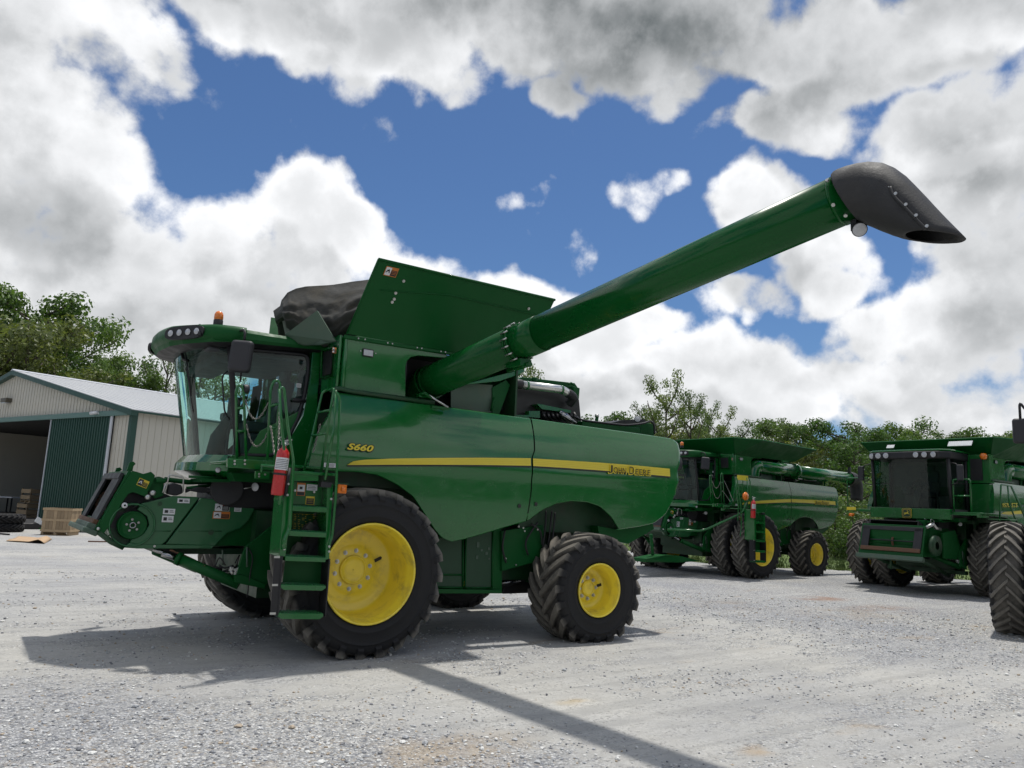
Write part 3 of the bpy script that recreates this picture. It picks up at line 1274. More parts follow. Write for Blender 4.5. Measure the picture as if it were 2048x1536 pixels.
    # mirrors on arms
    for sgn in (1, -1):
        def mm(v):
            return Vector(v) if sgn > 0 else Vector((v[0], 2 * YC - v[1], v[2]))
        a0, a1, a2 = Vector((-1.52, .95, 3.72)), Vector((-1.50, .74, 3.70)), Vector((-1.50, .74, 3.56))
        mb = MB().tube(round_path([mm(a0), mm(a1), mm(a2)], .08), .016, 8)
        mb.tube([mm((-1.50, .74, 3.58)), mm((-1.50, .74, 3.08))], .012, 8)
        arm = mb.build('mirror_arm', M['black'], root)
        c = mm(P(482, 713, Y=.72))
        R_ = Matrix.Rotation(radians(52 if sgn > 0 else -52), 3, 'Z') @ Matrix.Rotation(radians(3), 3, 'X')
        mb = MB().box(c, (.11, .26, .38), R_)
        mh = mb.build('mirror', M['mirror_shell'], arm, .045, 4)
        MB().box(c + R_ @ Vector((.052, 0, 0)), (.004, .19, .30), R_).build('mirror_glass', M['rod'], mh)
    # interior
    mb = MB()
    mb.box((-.86, 2.0, 2.42), (.5, .52, .32))
    mb.box((-.84, 2.0, 2.66), (.52, .5, .14))
    seat = mb.build('seat', M['seat'], root, .04, 3)
    mb = MB().box((-.62, 2.0, 3.0), (.16, .5, .66), Matrix.Rotation(radians(10), 3, 'Y'))
    mb.box((-.57, 2.0, 3.40), (.10, .28, .20))
    mb.build('backrest', M['seat'], seat, .05, 3)
    mb = MB().box((-.95, 2.36, 2.72), (.6, .2, .12))
    mb.box((-1.12, 2.42, 2.82), (.26, .18, .10))
    mb.box((-.80, 2.40, 2.45), (.4, .25, .5))
    mb.box((-.72, 1.50, 2.42), (.40, .40, .42))
    mb.build('armrest_console', M['trim'], root, .02)
    mb = MB()
    mb.tube([(-1.38, 2.02, 2.2), (-1.36, 2.02, 2.5), (-1.20, 2.02, 2.86)], [.13, .10, .05], 10)
    cl = mb.build('steering_column', M['trim'], root)
    rg_ = []
    for k in range(21):
        a = 2 * PI * k / 20
        rg_.append(Vector((-1.17 + .10 * sin(a), 2.02 + .2 * cos(a), 2.90 + .17 * sin(a))))
    MB().tube(rg_, .015, 6).tube([rg_[0], (-1.18, 2.02, 2.88), rg_[10]], .012, 6).build('steering_wheel', M['black'], cl)
    mb = MB().box((-1.34, 1.50, 2.86), (.05, .20, .24), Matrix.Rotation(radians(20), 3, 'Z'))
    mb.tube([(-1.32, 1.50, 2.9), (-1.40, 1.42, 2.5), (-1.40, 1.4, 2.2)], .02, 6)
    mb.build('monitor', M['black'], root, .008)
    MB().box((-1.15, YC, 3.50), (1.3, 1.8, .06)).box((-1.5, YC, 3.42), (.35, 1.5, .12)).build('headliner', M['seat'], root, .03)
    # wiper
    mb = MB()
    f = Vector((-1.93, 1.75, 3.50))
    mb.tube([f, (-1.90, 1.62, 3.25), (-1.84, 1.58, 2.95)], .009, 6)
    mb.tube([(-1.92, 1.66, 3.30), (-1.80, 1.55, 2.75)], .007, 6)
    mb.tube([(-1.95, 1.85, 3.50), (-1.93, 1.8, 3.42), (-1.90, 1.70, 3.40)], .02, 6)
    mb.build('wiper', M['black'], root)
    # rail on the near pillar
    tubes('grab_bar', [[P(455, 742, Y=1.0), P(444, 752, Y=.98), P(449, 824, Y=.98), P(459, 838, Y=1.02)]], .010, M['black'], root)
    # near front corner light on base
    lamp(root, P(436, 940, Y=.99), (-.6, -.8, 0), .034, 'marker_lamp', depth=.03)
    return roof


def grain_tank(root):
    YB = .50
    # box side with the arched mouth for the auger
    arch = [(811, 798), (811, 735), (814, 722), (822, 714), (836, 711), (880, 715), (893, 716)]
    pts = [(686, 776), (691, 672), (893, 705), (893, 716)] + arch[::-1][1:]
    mb = MB()
    mb.prism(outl(pts, YB), (0, .03, 0))
    # corner moulding
    mb.tube([P(686, 778, Y=YB), P(693, 673, Y=YB)], .022, 6)
    zt, zb = P(691, 672, Y=YB).z, P(686, 776, Y=YB).z
    X0 = -.36
    mb.build('tank_side', M['green'], root, .006)
    mb = MB()
    x1 = 2.35
    # inner cavity behind the auger mouth
    mb.b2((.50, .56, zb - .1), (1.6, 1.1, zb - .06))
    mb.b2((.50, 1.08, zb - .1), (1.9, 1.12, zt))
    mb.b2((.50, YB + .03, zb - .05), (.53, 1.1, zt))
    mb.build('auger_recess', M['black'], root)
    # front face
    mb = MB()
    mb.prism([(X0, YB, zb), (X0, YB, zt), (X0 - .02, 1.2, zt + .0), (X0 - .02, 4.14 - 1.2, zt), (X0, 4.14 - YB, zt), (X0, 4.14 - YB, zb), (X0, 2, zb)], (.03, 0, 0))
    mb.prism([(X0 - .04, .56, zb - .02), (X0 - .04, .56, zt + .02), (X0 - .06, 1.02, zt + .02), (X0 - .06, 1.02, zb - .02)], (.03, 0, 0))
    mb.tube([(X0 - .04, .53, zb - .02), (X0 - .04, .53, zt)], .02, 6)
    mb.build('tank_front', M['green'], root, .006)
    mb = MB().prism([P(645, 752, X=X0 - .075), P(647, 704, X=X0 - .075), P(664, 699, X=X0 - .075), P(661, 747, X=X0 - .075)], (.03, 0, 0))
    mb.build('tank_window', M['black'], root)
    wf = [P(642, 757, X=X0 - .08), P(644, 700, X=X0 - .08), P(667, 694, X=X0 - .08), P(664, 752, X=X0 - .08)]
    MB().tube(wf + [wf[0]], .012, 6).build('window_frame', M['green'], root)
    # roof deck and back of the tank (mostly hidden)
    mb = MB()
    mb.b2((X0, 4.14 - YB - .03, zb), (x1, 4.14 - YB, zt))
    mb.b2((X0 + .03, YB + .05, zt - .03), (x1, 4.14 - YB - .05, zt - .01))
    mb.b2((x1 - .03, YB + .1, zb - .2), (x1, 4.14 - YB, zt))
    mb.build('tank_body', M['dgreen'], root)
    # hinge rail with bolts
    a, b = P(691, 672, Y=YB), P(905, 706, Y=YB)
    b = a + (b - a) * 1.45
    mb = MB().prism([a + Vector((-.02, -.03, -.035)), b + Vector((0, -.03, -.035)), b + Vector((0, -.03, .012)), a + Vector((-.02, -.03, .012))], (0, .05, 0))
    mb.build('hinge_rail', M['green2'], root, .008)
    bolts(root, [a.lerp(b, t) + Vector((0, -.032, -.012)) for t in (.07, .11, .25, .28, .44, .47, .6, .63)], r=.010)
    # folding side: leans outwards
    yt = .02
    h0 = a + Vector((.0, -.035, .02))
    h1 = P(1010, 724, Y=YB) + Vector((.3, -.035, .02))
    h1.z = h0.z
    t0, t1 = P(757, 518, Y=yt), P(1110, 600, Y=yt)
    mb = MB()
    nrm = (t0 - h0).cross(h1 - h0).normalized()
    if nrm.y > 0:
        nrm = -nrm
    cut = h1.lerp(h0, .28)
    mb.prism([h0, t0, t1, h1], -nrm * .025)
    ext = mb.build('tank_extension', M['green2'], root, .006)
    MB().tube([t0, t1], .018, 6).tube([h0, t0], .012, 6).build('extension_rim', M['green2'], ext)
    # crease of the folded sheet: shallow raised rib
    def on(px, py):
        return PP(px, py, h0, nrm)
    mb = MB().tube([on(760, 580), on(900, 590), on(1075, 630)], .010, 6)
    mb.build('pressed_rib', M['green2'], ext)
    bolts(ext, [on(807, 562) + nrm * .002, on(791, 586) + nrm * .002, on(788, 598) + nrm * .002, on(784, 604) + nrm * .002, on(1057, 617) + nrm * .002], nrm, .020)
    sticker('warning_label', ext, on(782, 543.5) + nrm * .004, .17, .12, 'o', ex=(t1 - t0).normalized(), ez=(t0 - h0).normalized())
    # far side extension, front flaps and cover
    mb = MB()
    q = [Vector((v.x, 2 * YC - v.y, v.z)) for v in (h0, t0, t1, h1)]
    mb.prism(q, (0, -.025, 0))
    mb.build('tank_extension', M['green2'], root)
    # grey green front flap
    A = [P(571, 668, Y=1.05), P(634, 620, Y=1.10), P(672, 690, Y=.75), P(600, 694, Y=1.05)]
    mb = MB()
    fl = [Vector((-.72, 1.75, 3.84)), P(634, 620, Y=.98), P(673, 693, Y=.60), P(645, 697, Y=.75), Vector((-.42, 1.75, 3.72))]
    mb.prism([P(570, 669, Y=1.0), P(634, 621, Y=.68), P(671, 682, Y=.56), P(640, 689, Y=.66), P(606, 690, Y=.90), P(588, 686, Y=1.0)], Vector((.03, .03, .0)))
    mb.build('front_flap', M['flap'], root)
    mb = MB().prism([P(564, 641, Y=2.6), P(573, 643, Y=2.3), P(584, 676, Y=2.2), P(572, 676, Y=2.6)], (.03, 0, 0))
    mb.build('front_flap', M['flap'], root)
    # cover: folded tarpaulin heaped over the front edge
    rnd = random.Random(5)
    sil_t = [(560, 612), (563, 600), (575, 585), (592, 577), (611, 573), (640, 571), (668, 569), (700, 564), (738, 559)]
    sil_b = [(568, 640), (573, 655), (590, 668), (610, 690), (630, 694), (650, 694), (668, 690), (683, 670), (705, 655)]
    rows = []
    NS, NT_ = 64, 30
    def samp(pl, t):
        q = t * (len(pl) - 1)
        i = min(int(q), len(pl) - 2)
        k = q - i
        return pl[i][0] * (1 - k) + pl[i + 1][0] * k, pl[i][1] * (1 - k) + pl[i + 1][1] * k
    for j in range(NT_ + 1):
        t = j / NT_
        row = []
        for i in range(NS + 1):
            s = i / NS
            bx, by = samp(sil_b, s)
            tx, ty = samp(sil_t, s)
            px, py = bx * (1 - t) + tx * t, by * (1 - t) + ty * t
            yy = 1.55 - .95 * s - .22 * sin(PI * min(1, t * 1.05)) + .35 * t * t
            q = P(px, py, Y=yy)
            f = mnoise.noise(Vector((s * 5, t * 9, 3.1))) * .07 + mnoise.noise(Vector((s * 14, t * 20 + s * 8, 7.7))) * .028
            f += .035 * sin(t * 16 + 2.5 * s + 2 * mnoise.noise(Vector((s * 3, t * 2, 1)))) * (1 - t)
            q = q + Vector((-.3, -.9, .2)) * f * sin(PI * max(.04, min(.96, t)))
            row.append(q)
        rows.append(row)
    mb = MB().grid(rows)
    # the back of the heap, falling away into the tank
    top = rows[-1]
    mb.grid([top, [q + Vector((.15, .35, .01)) for q in top], [q + Vector((.3, 1.0, -.05)) for q in top], [q + Vector((.45, 1.2, -.5)) for q in top]])
    left = [r[0] for r in rows]
    mb.grid([[q + Vector((.25, .9, 0)), q + Vector((.02, .35, 0)), q] for q in left])
    mb.build('tank_cover', M['canvas'], root)
    sticker('label', root, P(684.0, 703, Y=YB - .0) + Vector((-.10, 0, 0)), .05, .07, 'o')
    # work lamp in the tank side
    c = P(736, 706, Y=YB - .012)
    mb = MB().box(c, (.15, .02, .10)).build('lamp_bezel', M['black'], root, .02, 3)
    MB().box(c + Vector((0, -.012, 0)), (.125, .01, .075)).build('side_lamp', M['lens'], root, .015, 3)
    bolts(root, [P(721, 702, Y=YB - .004), P(751, 707, Y=YB - .004)], r=.008)
    # dark drive pipe along the foot of the box
    tubes('foot_rail', [[P(660, 781, Y=.42), P(676, 776, Y=.42), P(700, 782, Y=.44), P(868, 805, Y=.46)]], .028, M['dgreen'], root)


AB = Vector((1.05, .80, 3.42))     # auger base, collar, tip axis points
AT = P(1690, 397, X=1.80)
AUG_D = (AT - AB).normalized()


def auger(root):
    r = .222
    ac = AB + AUG_D * ((P(1063, 668, Y=-.84) - AB).dot(AUG_D))
    mb = MB()
    mb.tube([AB - AUG_D * .10, AB, ac], r, 40)
    base = mb.build('unloading_auger', M['auger'], root)
    mb = MB().tube([ac, ac + AUG_D * .42], r * .985, 40).tube([ac + AUG_D * .424, AT + AUG_D * .14], r * .965, 40)
    tubee = mb.build('outer_tube', M['auger'], base)
    # elbow down into the machine
    e = [AB - AUG_D * .05, AB - AUG_D * .22 + Vector((0, 0, -.05)), AB - AUG_D * .30 + Vector((0, 0, -.24)), AB - AUG_D * .30 + Vector((0, 0, -.7))]
    MB().tube(smooth_path(e, 6), .245, 28).build('elbow', M['auger'], base)
    for q, rr in ((AB + AUG_D * .02, .236), (ac - AUG_D * .03, .243), (ac + AUG_D * .03, .243), (AT - AUG_D * .05, .218)):
        MB().tube([q - AUG_D * .012, q + AUG_D * .012], rr, 40).build('flange', M['auger'], base)
    u = AUG_D.orthogonal().normalized()
    w = AUG_D.cross(u)
    mb = MB()
    for k in range(16):
        a = 2 * PI * k / 16
        e_ = (u * cos(a) + w * sin(a))
        q = ac + e_ * .243
        MB().tube([q - AUG_D * .06, q + AUG_D * .06], .010, 6).build('flange_bolt', M['zinc'], base)
    # hinge bracket under the collar
    mb = MB().box(ac + Vector((.02, .0, -.25)), (.16, .30, .08))
    mb.tube([ac + Vector((.05, -.2, -.27)), ac + Vector((.05, .25, -.30))], .03, 10)
    mb.build('hinge_bracket', M['auger'], base)
    # spout: rings fitted in the vertical plane of the tube
    h = Vector((AUG_D.x, AUG_D.y, 0)).normalized()
    pn = Vector((-h.y, h.x, 0))

    def Q(zx, zy):
        return PP(1600 + zx / 5.12, 300 + zy / 5.12, AT, pn)
    pairs = [((380, 262), (632, 745)), ((398, 240), (640, 742)), ((440, 215), (655, 748)), ((520, 185), (690, 760)), ((620, 158), (730, 776)), ((740, 140), (775, 796)),
             ((860, 150), (830, 820)), ((970, 195), (885, 840)), ((1080, 275), (940, 862)), ((1180, 375), (990, 876)), ((1290, 490), (1030, 890)), ((1400, 610), (1060, 896)), ((1500, 715), (1078, 898)), ((1600, 815), (1088, 895)), ((1682, 898), (1090, 885))]
    rings = []
    n = 36
    for i, (a, b) in enumerate(pairs):
        A, B = Q(*a), Q(*b)
        c = (A + B) / 2
        ax = (A - B) / 2
        bw = .245 if i < 4 else .245 - .055 * (i - 3) / 11
        rings.append([c + ax * cos(2 * PI * k / n) + pn * bw * sin(2 * PI * k / n) for k in range(n)])
    vs = [q for r_ in rings for q in r_]
    fs = [(i * n + j, i * n + (j + 1) % n, (i + 1) * n + (j + 1) % n, (i + 1) * n + j) for i in range(len(rings) - 1) for j in range(n)]
    sp = MB().add(vs, fs, 0, True).build('spout', M['poly'], base)
    solid(sp, .014, 0)
    # side stiffener with rivets
    ribs = [Q(935, 380), Q(980, 445), Q(1085, 557), Q(1190, 668), Q(1300, 778)]
    mb = MB()
    out_ = []
    for k, q in enumerate(ribs[1:]):
        d = (CAM - q).normalized()
        # walk to the spout's near surface
        o_ = q - pn * (0.205 if q.dot(pn) < CAM.dot(pn) else .205) if pn.dot(CAM - AT) < 0 else q + pn * .205
        rd = (q - CAM).normalized()
        nv = -pn if pn.dot(CAM - AT) < 0 else pn
        sp_pt = CAM + rd * ((AT + nv * (.243 - .006 * k) - CAM).dot(nv) / rd.dot(nv))
        mb.disc(sp_pt - nv * .004, nv, .013, 8, 0, .010)
    mb.build('rivets', M['zinc'], sp)
    nv = -pn if pn.dot(CAM - AT) < 0 else pn

    def near(zx, zy, off):
        rd = ray(1600 + zx / 5.12, 300 + zy / 5.12)
        return CAM + rd * ((AT + nv * off - CAM).dot(nv) / rd.dot(nv))
    mb = MB()
    mb.tube(smooth_path([near(925, 380, .215), near(960, 470, .232), near(1075, 590, .230), near(1180, 700, .225), near(1290, 810, .21)], 4), .012, 6)
    mb.build('spout_rib', M['poly'], sp)
    mb = MB()
    for zx, zy in ((395, 342), (437, 516), (532, 672)):
        a = near(zx, zy, 0)
        # onto the tube's round
        ctr = AT + AUG_D * ((a - AT).dot(AUG_D))
        e_ = (near(zx, zy, .16) - ctr)
        e_ = (e_ - AUG_D * e_.dot(AUG_D)).normalized()
        mb.disc(ctr + e_ * .246, e_, .016, 8, 0, .016)
    mb.build('clamp_bolts', M['zinc'], sp)
    # lamp hanging under the tip
    q = PP(1710, 447, AT, pn)
    q2 = PP(1713, 463, AT, pn)
    MB().box(q + Vector((0, 0, -.02)), (.05, .05, .09)).build('lamp_bracket', M['black'], base)
    lamp(base, q2 + Vector((-.02, -.04, 0)), (CAM - q2).normalized() + Vector((.3, 0, -.2)), .062, 'auger_lamp')
    # support strut near the pivot
    mb = MB().tube([P(857, 790, Y=.42), P(896, 815, Y=.40)], .014, 8).build('gas_strut', M['steel'], base)
    MB().tube([P(836, 790, Y=.5), P(850, 786, Y=.4), P(862, 796, Y=.4)], .02, 6).box(P(846, 792, Y=.5), (.16, .1, .05)).box(P(880, 816, Y=.36), (.26, .05, .03)).build('strut_bracket', M['auger'], base)
    return base


def ladder(root):
    Y0 = -.22
    G = M['green']
    # side plates
    mb = MB()
    mb.prism(outl([(574, 944), (583, 944), (583, 1010), (571, 1113), (559, 1113), (568, 1000)], Y0), (0, .34, 0))
    mb.build('ladder_side', G, root, .004)
    mb = MB()
    mb.prism(outl([(655, 965), (663, 965), (667, 970), (663, 1020), (659, 1118), (651, 1120), (653, 1020)], Y0), (0, .34, 0))
    mb.build('ladder_side', G, root, .004)
    mb = MB().prism(outl([(559, 1010), (572, 1010), (569, 1114), (553, 1105)], Y0 + .345), (0, .02, 0))
    mb.build('ladder_side', M['dgreen'], root)
    # back plates
    mb = MB()
    mb.prism(outl([(576, 962), (652, 968), (652, 1012), (576, 1008)], Y0 + .16), (0, .02, 0))
    mb.prism(outl([(572, 944), (637, 950), (637, 962), (572, 962)], Y0 + .02), (0, .28, 0))
    mb.build('ladder_panel', G, root, .003)
    mb = MB().prism(outl([(574, 1020), (655, 1024), (655, 1112), (566, 1112)], Y0 + .33), (0, .02, 0))
    mb.build('ladder_panel', M['green2'], root)
    # treads
    tr = [((583, 1011), (656, 1015), 10), ((579, 1061), (654, 1065), 10), ((571, 1112), (652, 1115), 9), ((562, 1169), (652, 1171), 10), ((557, 1226), (647, 1227), 11)]
    for i, (a, b, h) in enumerate(tr):
        A, B = P(*a, Y=Y0 - .01), P(*b, Y=Y0 - .01)
        hh = h / CF * 8.6
        dep = .26 if i < 3 else .22
        mb = MB()
        if i < 3:
            mb.prism([A, B, B - Vector((0, 0, hh)), A - Vector((0, 0, hh))], (0, dep, 0))
        else:
            # lower treads: front edge with drooping ends
            L = B - A
            o_ = [A, B, B - Vector((0, 0, hh * .55)), B - L * .08 - Vector((0, 0, hh)), A + L * .08 - Vector((0, 0, hh)), A - Vector((0, 0, hh * .55))]
            mb.prism(o_, (0, dep, 0))
        for k in range(14):
            q = A.lerp(B, .04 + .92 * k / 13)
            for yy in (.03, .09, .15, .2):
                mb.box(q + Vector((0, yy, .004)), (.018, .022, .010))
        mb.build('step', G, root, .005)
    # risers seen between the treads
    mb = MB().prism(outl([(571, 1119), (650, 1120), (651, 1168), (565, 1168)], Y0 + .20), (0, .01, 0))
    mb.build('riser', M['green2'], root)
    # rubber hinge straps of the folding part
    mb = MB().prism(outl([(549, 1112), (563, 1112), (556, 1232), (541, 1230)], Y0), (0, .012, 0))
    mb.prism(outl([(563, 1112), (566, 1112), (558, 1233), (555, 1232)], Y0 - .005), (0, .20, 0))
    mb.build('rubber_strap', M['black'], root)
    mb = MB().prism(outl([(647, 1121), (658, 1117), (650, 1233), (640, 1231)], Y0 + .19), (0, .012, 0))
    mb.prism(outl([(658, 1117), (661, 1118), (652, 1234), (650, 1233)], Y0 - .005), (0, .20, 0))
    mb.build('rubber_strap', M['black'], root)
    mb = MB()
    for x, y in ((554, 1114), (550, 1170), (545.5, 1227)):
        mb.box(P(x, y, Y=Y0 - .004), (.06, .006, .022))
    mb.build('strap_clip', M['zinc'], root)
    # hand rails
    Yr = Y0 - .02
    tubes('handrail', [[P(x, y, Y=Yr) for x, y in ((559, 1010), (572, 936), (563, 850), (558, 778))],
                       [P(x, y, Y=Yr - .04) for x, y in ((562, 775), (568, 776), (575, 850), (587, 923), (580, 1058), (569, 1080), (568, 1098))]], .016, G, root)
    tubes('handrail', [[P(x, y, Y=Yr - .04) for x, y in ((670, 781), (680, 796), (678, 850), (671, 996), (664, 1074), (659, 1086), (658, 1100))],
                       [P(671, 781, Y=Yr + .06), P(669, 850, Y=Yr + .04), P(650, 960, Y=Yr)]], .016, G, root)
    tubes('handrail', [[P(606, 950, Y=.26), P(618, 900, Y=.22), P(644, 786, Y=.2), P(651, 781, Y=.2), P(668, 777, Y=.0), P(664, 800, Y=-.02), P(641, 950, Y=0)],
                       [P(634, 825, Y=.2), P(662, 820, Y=0)], [P(624, 871, Y=.2), P(654, 867, Y=0)]], .014, G, root, 8, .03)
    tubes('handrail', [[P(534, 930, Y=.35), P(541, 778, Y=.35), P(546, 765, Y=.35), P(553, 760, Y=.35), P(560, 766, Y=.35), P(560, 790, Y=.35), P(548, 935, Y=.3)],
                       [P(536, 858, Y=.35), P(552, 855, Y=.33)], [P(537, 813, Y=.35), P(556, 808, Y=.34)]], .016, G, root, 8, .03)
    tubes('handrail', [[P(474, 930, Y=.5), P(472, 782, Y=.5), P(476, 771, Y=.5), P(483, 771, Y=.5), P(487, 782, Y=.5), P(493, 930, Y=.5)],
                       [P(472, 816, Y=.5), P(487, 816, Y=.5)], [P(472, 862, Y=.5), P(489, 862, Y=.5)]], .016, G, root, 8, .03)
    MB().lathe([(.05, -.03), (.055, 0), (.05, .03), (.001, .035)], P(492, 778, Y=.52), 'x', 16).build('reflector', M['mirror_shell'], root)
    bolts(root, [P(569, 1088, Y=Yr - .02), P(568.5, 1098, Y=Yr - .02), P(658, 1093, Y=Yr - .06), P(658, 1103, Y=Yr - .06), P(577, 968, Y=Yr), P(575, 990, Y=Yr), P(662, 998, Y=Yr - .06), P(628, 984, Y=Y0 + .15), P(590, 981, Y=Y0 + .15)], r=.013)
    # landing in front of the door
    mb = MB()
    mb.prism(outl([(455, 917), (560, 922), (560, 942), (455, 935)], .30), (0, .05, 0))
    z = P(455, 917, Y=.30).z
    mb.b2((-1.66, .31, z - .05), (-.55, 1.08, z - .02))
    mb.build('landing', G, root, .006)
    mb = MB().b2((-1.0, -.2, z - .13), (-.62, .32, z - .10))
    mb.prism(outl([(572, 941), (640, 946), (640, 951), (572, 946)], Y0), (0, .5, 0))
    mb.build('landing', G, root, .004)
    bolts(root, [P(x, y, Y=.295) for x, y in ((469, 922), (469, 928), (489.5, 921), (489.5, 928))], r=.012)
    mb = MB()
    mb.tube([P(522, 931, Y=.2), P(560, 934, Y=.1)], .018, 8)
    mb.prism(outl([(512, 942), (540, 944), (538, 958), (511, 957)], .2), (0, .05, 0))
    mb.tube([P(525, 931, Y=.2), P(523, 945, Y=.2)], .018, 8)
    mb.build('gate_hinge', G, root, .003)
    bolts(root, [P(518, 948, Y=.195), P(518, 953, Y=.195), P(530, 949, Y=.195)], r=.011)
    # chains
    chain(root, P(491, 800, Y=.48), P(536, 806, Y=.36), .20, 16)
    chain(root, P(493, 850, Y=.48), P(539, 858, Y=.36), .22, 16)
    chain(root, P(541, 852, Y=.3), P(548, 908, Y=.0), -.02, 14)
    chain(root, P(560, 800, Y=.3), P(556, 905, Y=-.1), -.02, 22)
    chain(root, P(668, 860, Y=-.2), P(651, 955, Y=-.2), .0, 18)
    chain(root, P(640, 850, Y=.12), P(626, 905, Y=.15), .02, 10)
    # latch
    MB().box(P(650, 970, Y=Y0 + .02), (.12, .08, .05)).tube([P(641, 965, Y=Y0), P(663, 967, Y=Y0)], .014, 6).build('latch', M['black'], root)
    # labels
    sticker('warning_label', root, P(602, 978.5, Y=Y0 + .155), .095, .14, 'ov')
    sticker('warning_label', root, P(624, 975, Y=Y0 + .155), .12, .065, 'w')
    sticker('warning_label', root, P(620, 1001, Y=Y0 + .155), .10, .09, 'yv')
    # instruction table on the riser (yellow print)
    mb = MB()
    rnd = random.Random(3)
    y = Y0 + .325
    for k in range(9):
        for c in range(6):
            if rnd.random() < .75:
                a = P(588 + c * 7.5 + rnd.uniform(-1, 1), 1030 + k * 3.4, Y=y)
                mb.b2((a.x, a.y - .001, a.z), (a.x + rnd.uniform(.012, .03), a.y + .001, a.z + .006))
    fr = outl([(586, 1027), (634, 1030), (634, 1060), (586, 1059)], y)
    for i in range(4):
        mb.tube([fr[i], fr[(i + 1) % 4]], .0015, 4)
    mb.build('instruction_plate', M['yellow_ink'], root)
    # turn signal
    c = P(682, 978, Y=-.02)
    MB().box(c, (.11, .08, .10)).build('turn_signal', M['orange'], root, .01)
    MB().box(c + Vector((.01, .02, .06)), (.15, .10, .012)).build('signal_shade', M['dgreen'], root)
    MB().lathe([(.03, 0), (.028, -.008), (.001, -.012)], c + Vector((.01, -.04, 0)), 'y', 14).build('signal_lens', M['orange'], root)


def fire_extinguisher(parent=None, loc=(0, 0, 0)):
    mb = MB()
    r = .068
    mb.lathe([(.001, 0), (r * .9, .002), (r, .02), (r, .42), (r * .93, .46), (r * .6, .495), (r * .38, .505), (r * .36, .53)], (0, 0, 0), 'z', 28)
    root = empty('fire_extinguisher', loc, 0, 'red fire extinguisher strapped to the boarding ladder of the large front combine', 'fire extinguisher', 'fire extinguishers on the ladders')
    b = mb.build('cylinder', M['red'], root)
    mb = MB().box((0, -.0, .56), (.07, .03, .04)).tube([(0, 0, .5), (0, 0, .56)], .02, 8)
    mb.tube([(-.01, 0, .58), (.07, -.01, .60)], .008, 6).tube([(-.01, 0, .565), (.06, -.01, .55)], .008, 6)
    ring = [Vector((-.035 + .022 * cos(2 * PI * k / 12), -.01, .60 + .022 * sin(2 * PI * k / 12))) for k in range(13)]
    mb.tube(ring, .005, 5)
    mb.build('valve', M['zinc'], root)
    mb = MB()
    mb.lathe([(r + .0015, .27), (r + .0015, .40)], (0, 0, 0), 'z', 24, 0, True, PI * 1.08, PI * 1.95, False)
    lab = mb.build('label_sheet', M['white'], root)
    mb = MB()
    for k in range(6):
        mb.lathe([(r + .0028, .285 + k * .018), (r + .0028, .290 + k * .018)], (0, 0, 0), 'z', 16, 0, True, PI * (1.14 + .03 * (k % 2)), PI * 1.8, False)
    mb.build('label_print', M['ink'], lab)
    mb = MB().lathe([(r + .004, .215), (r + .004, .235)], (0, 0, 0), 'z', 24)
    mb.tube([(.085, 0, .0), (.085, 0, .30)], .022, 10)
    mb.build('bracket', M['black'], root)
    return root


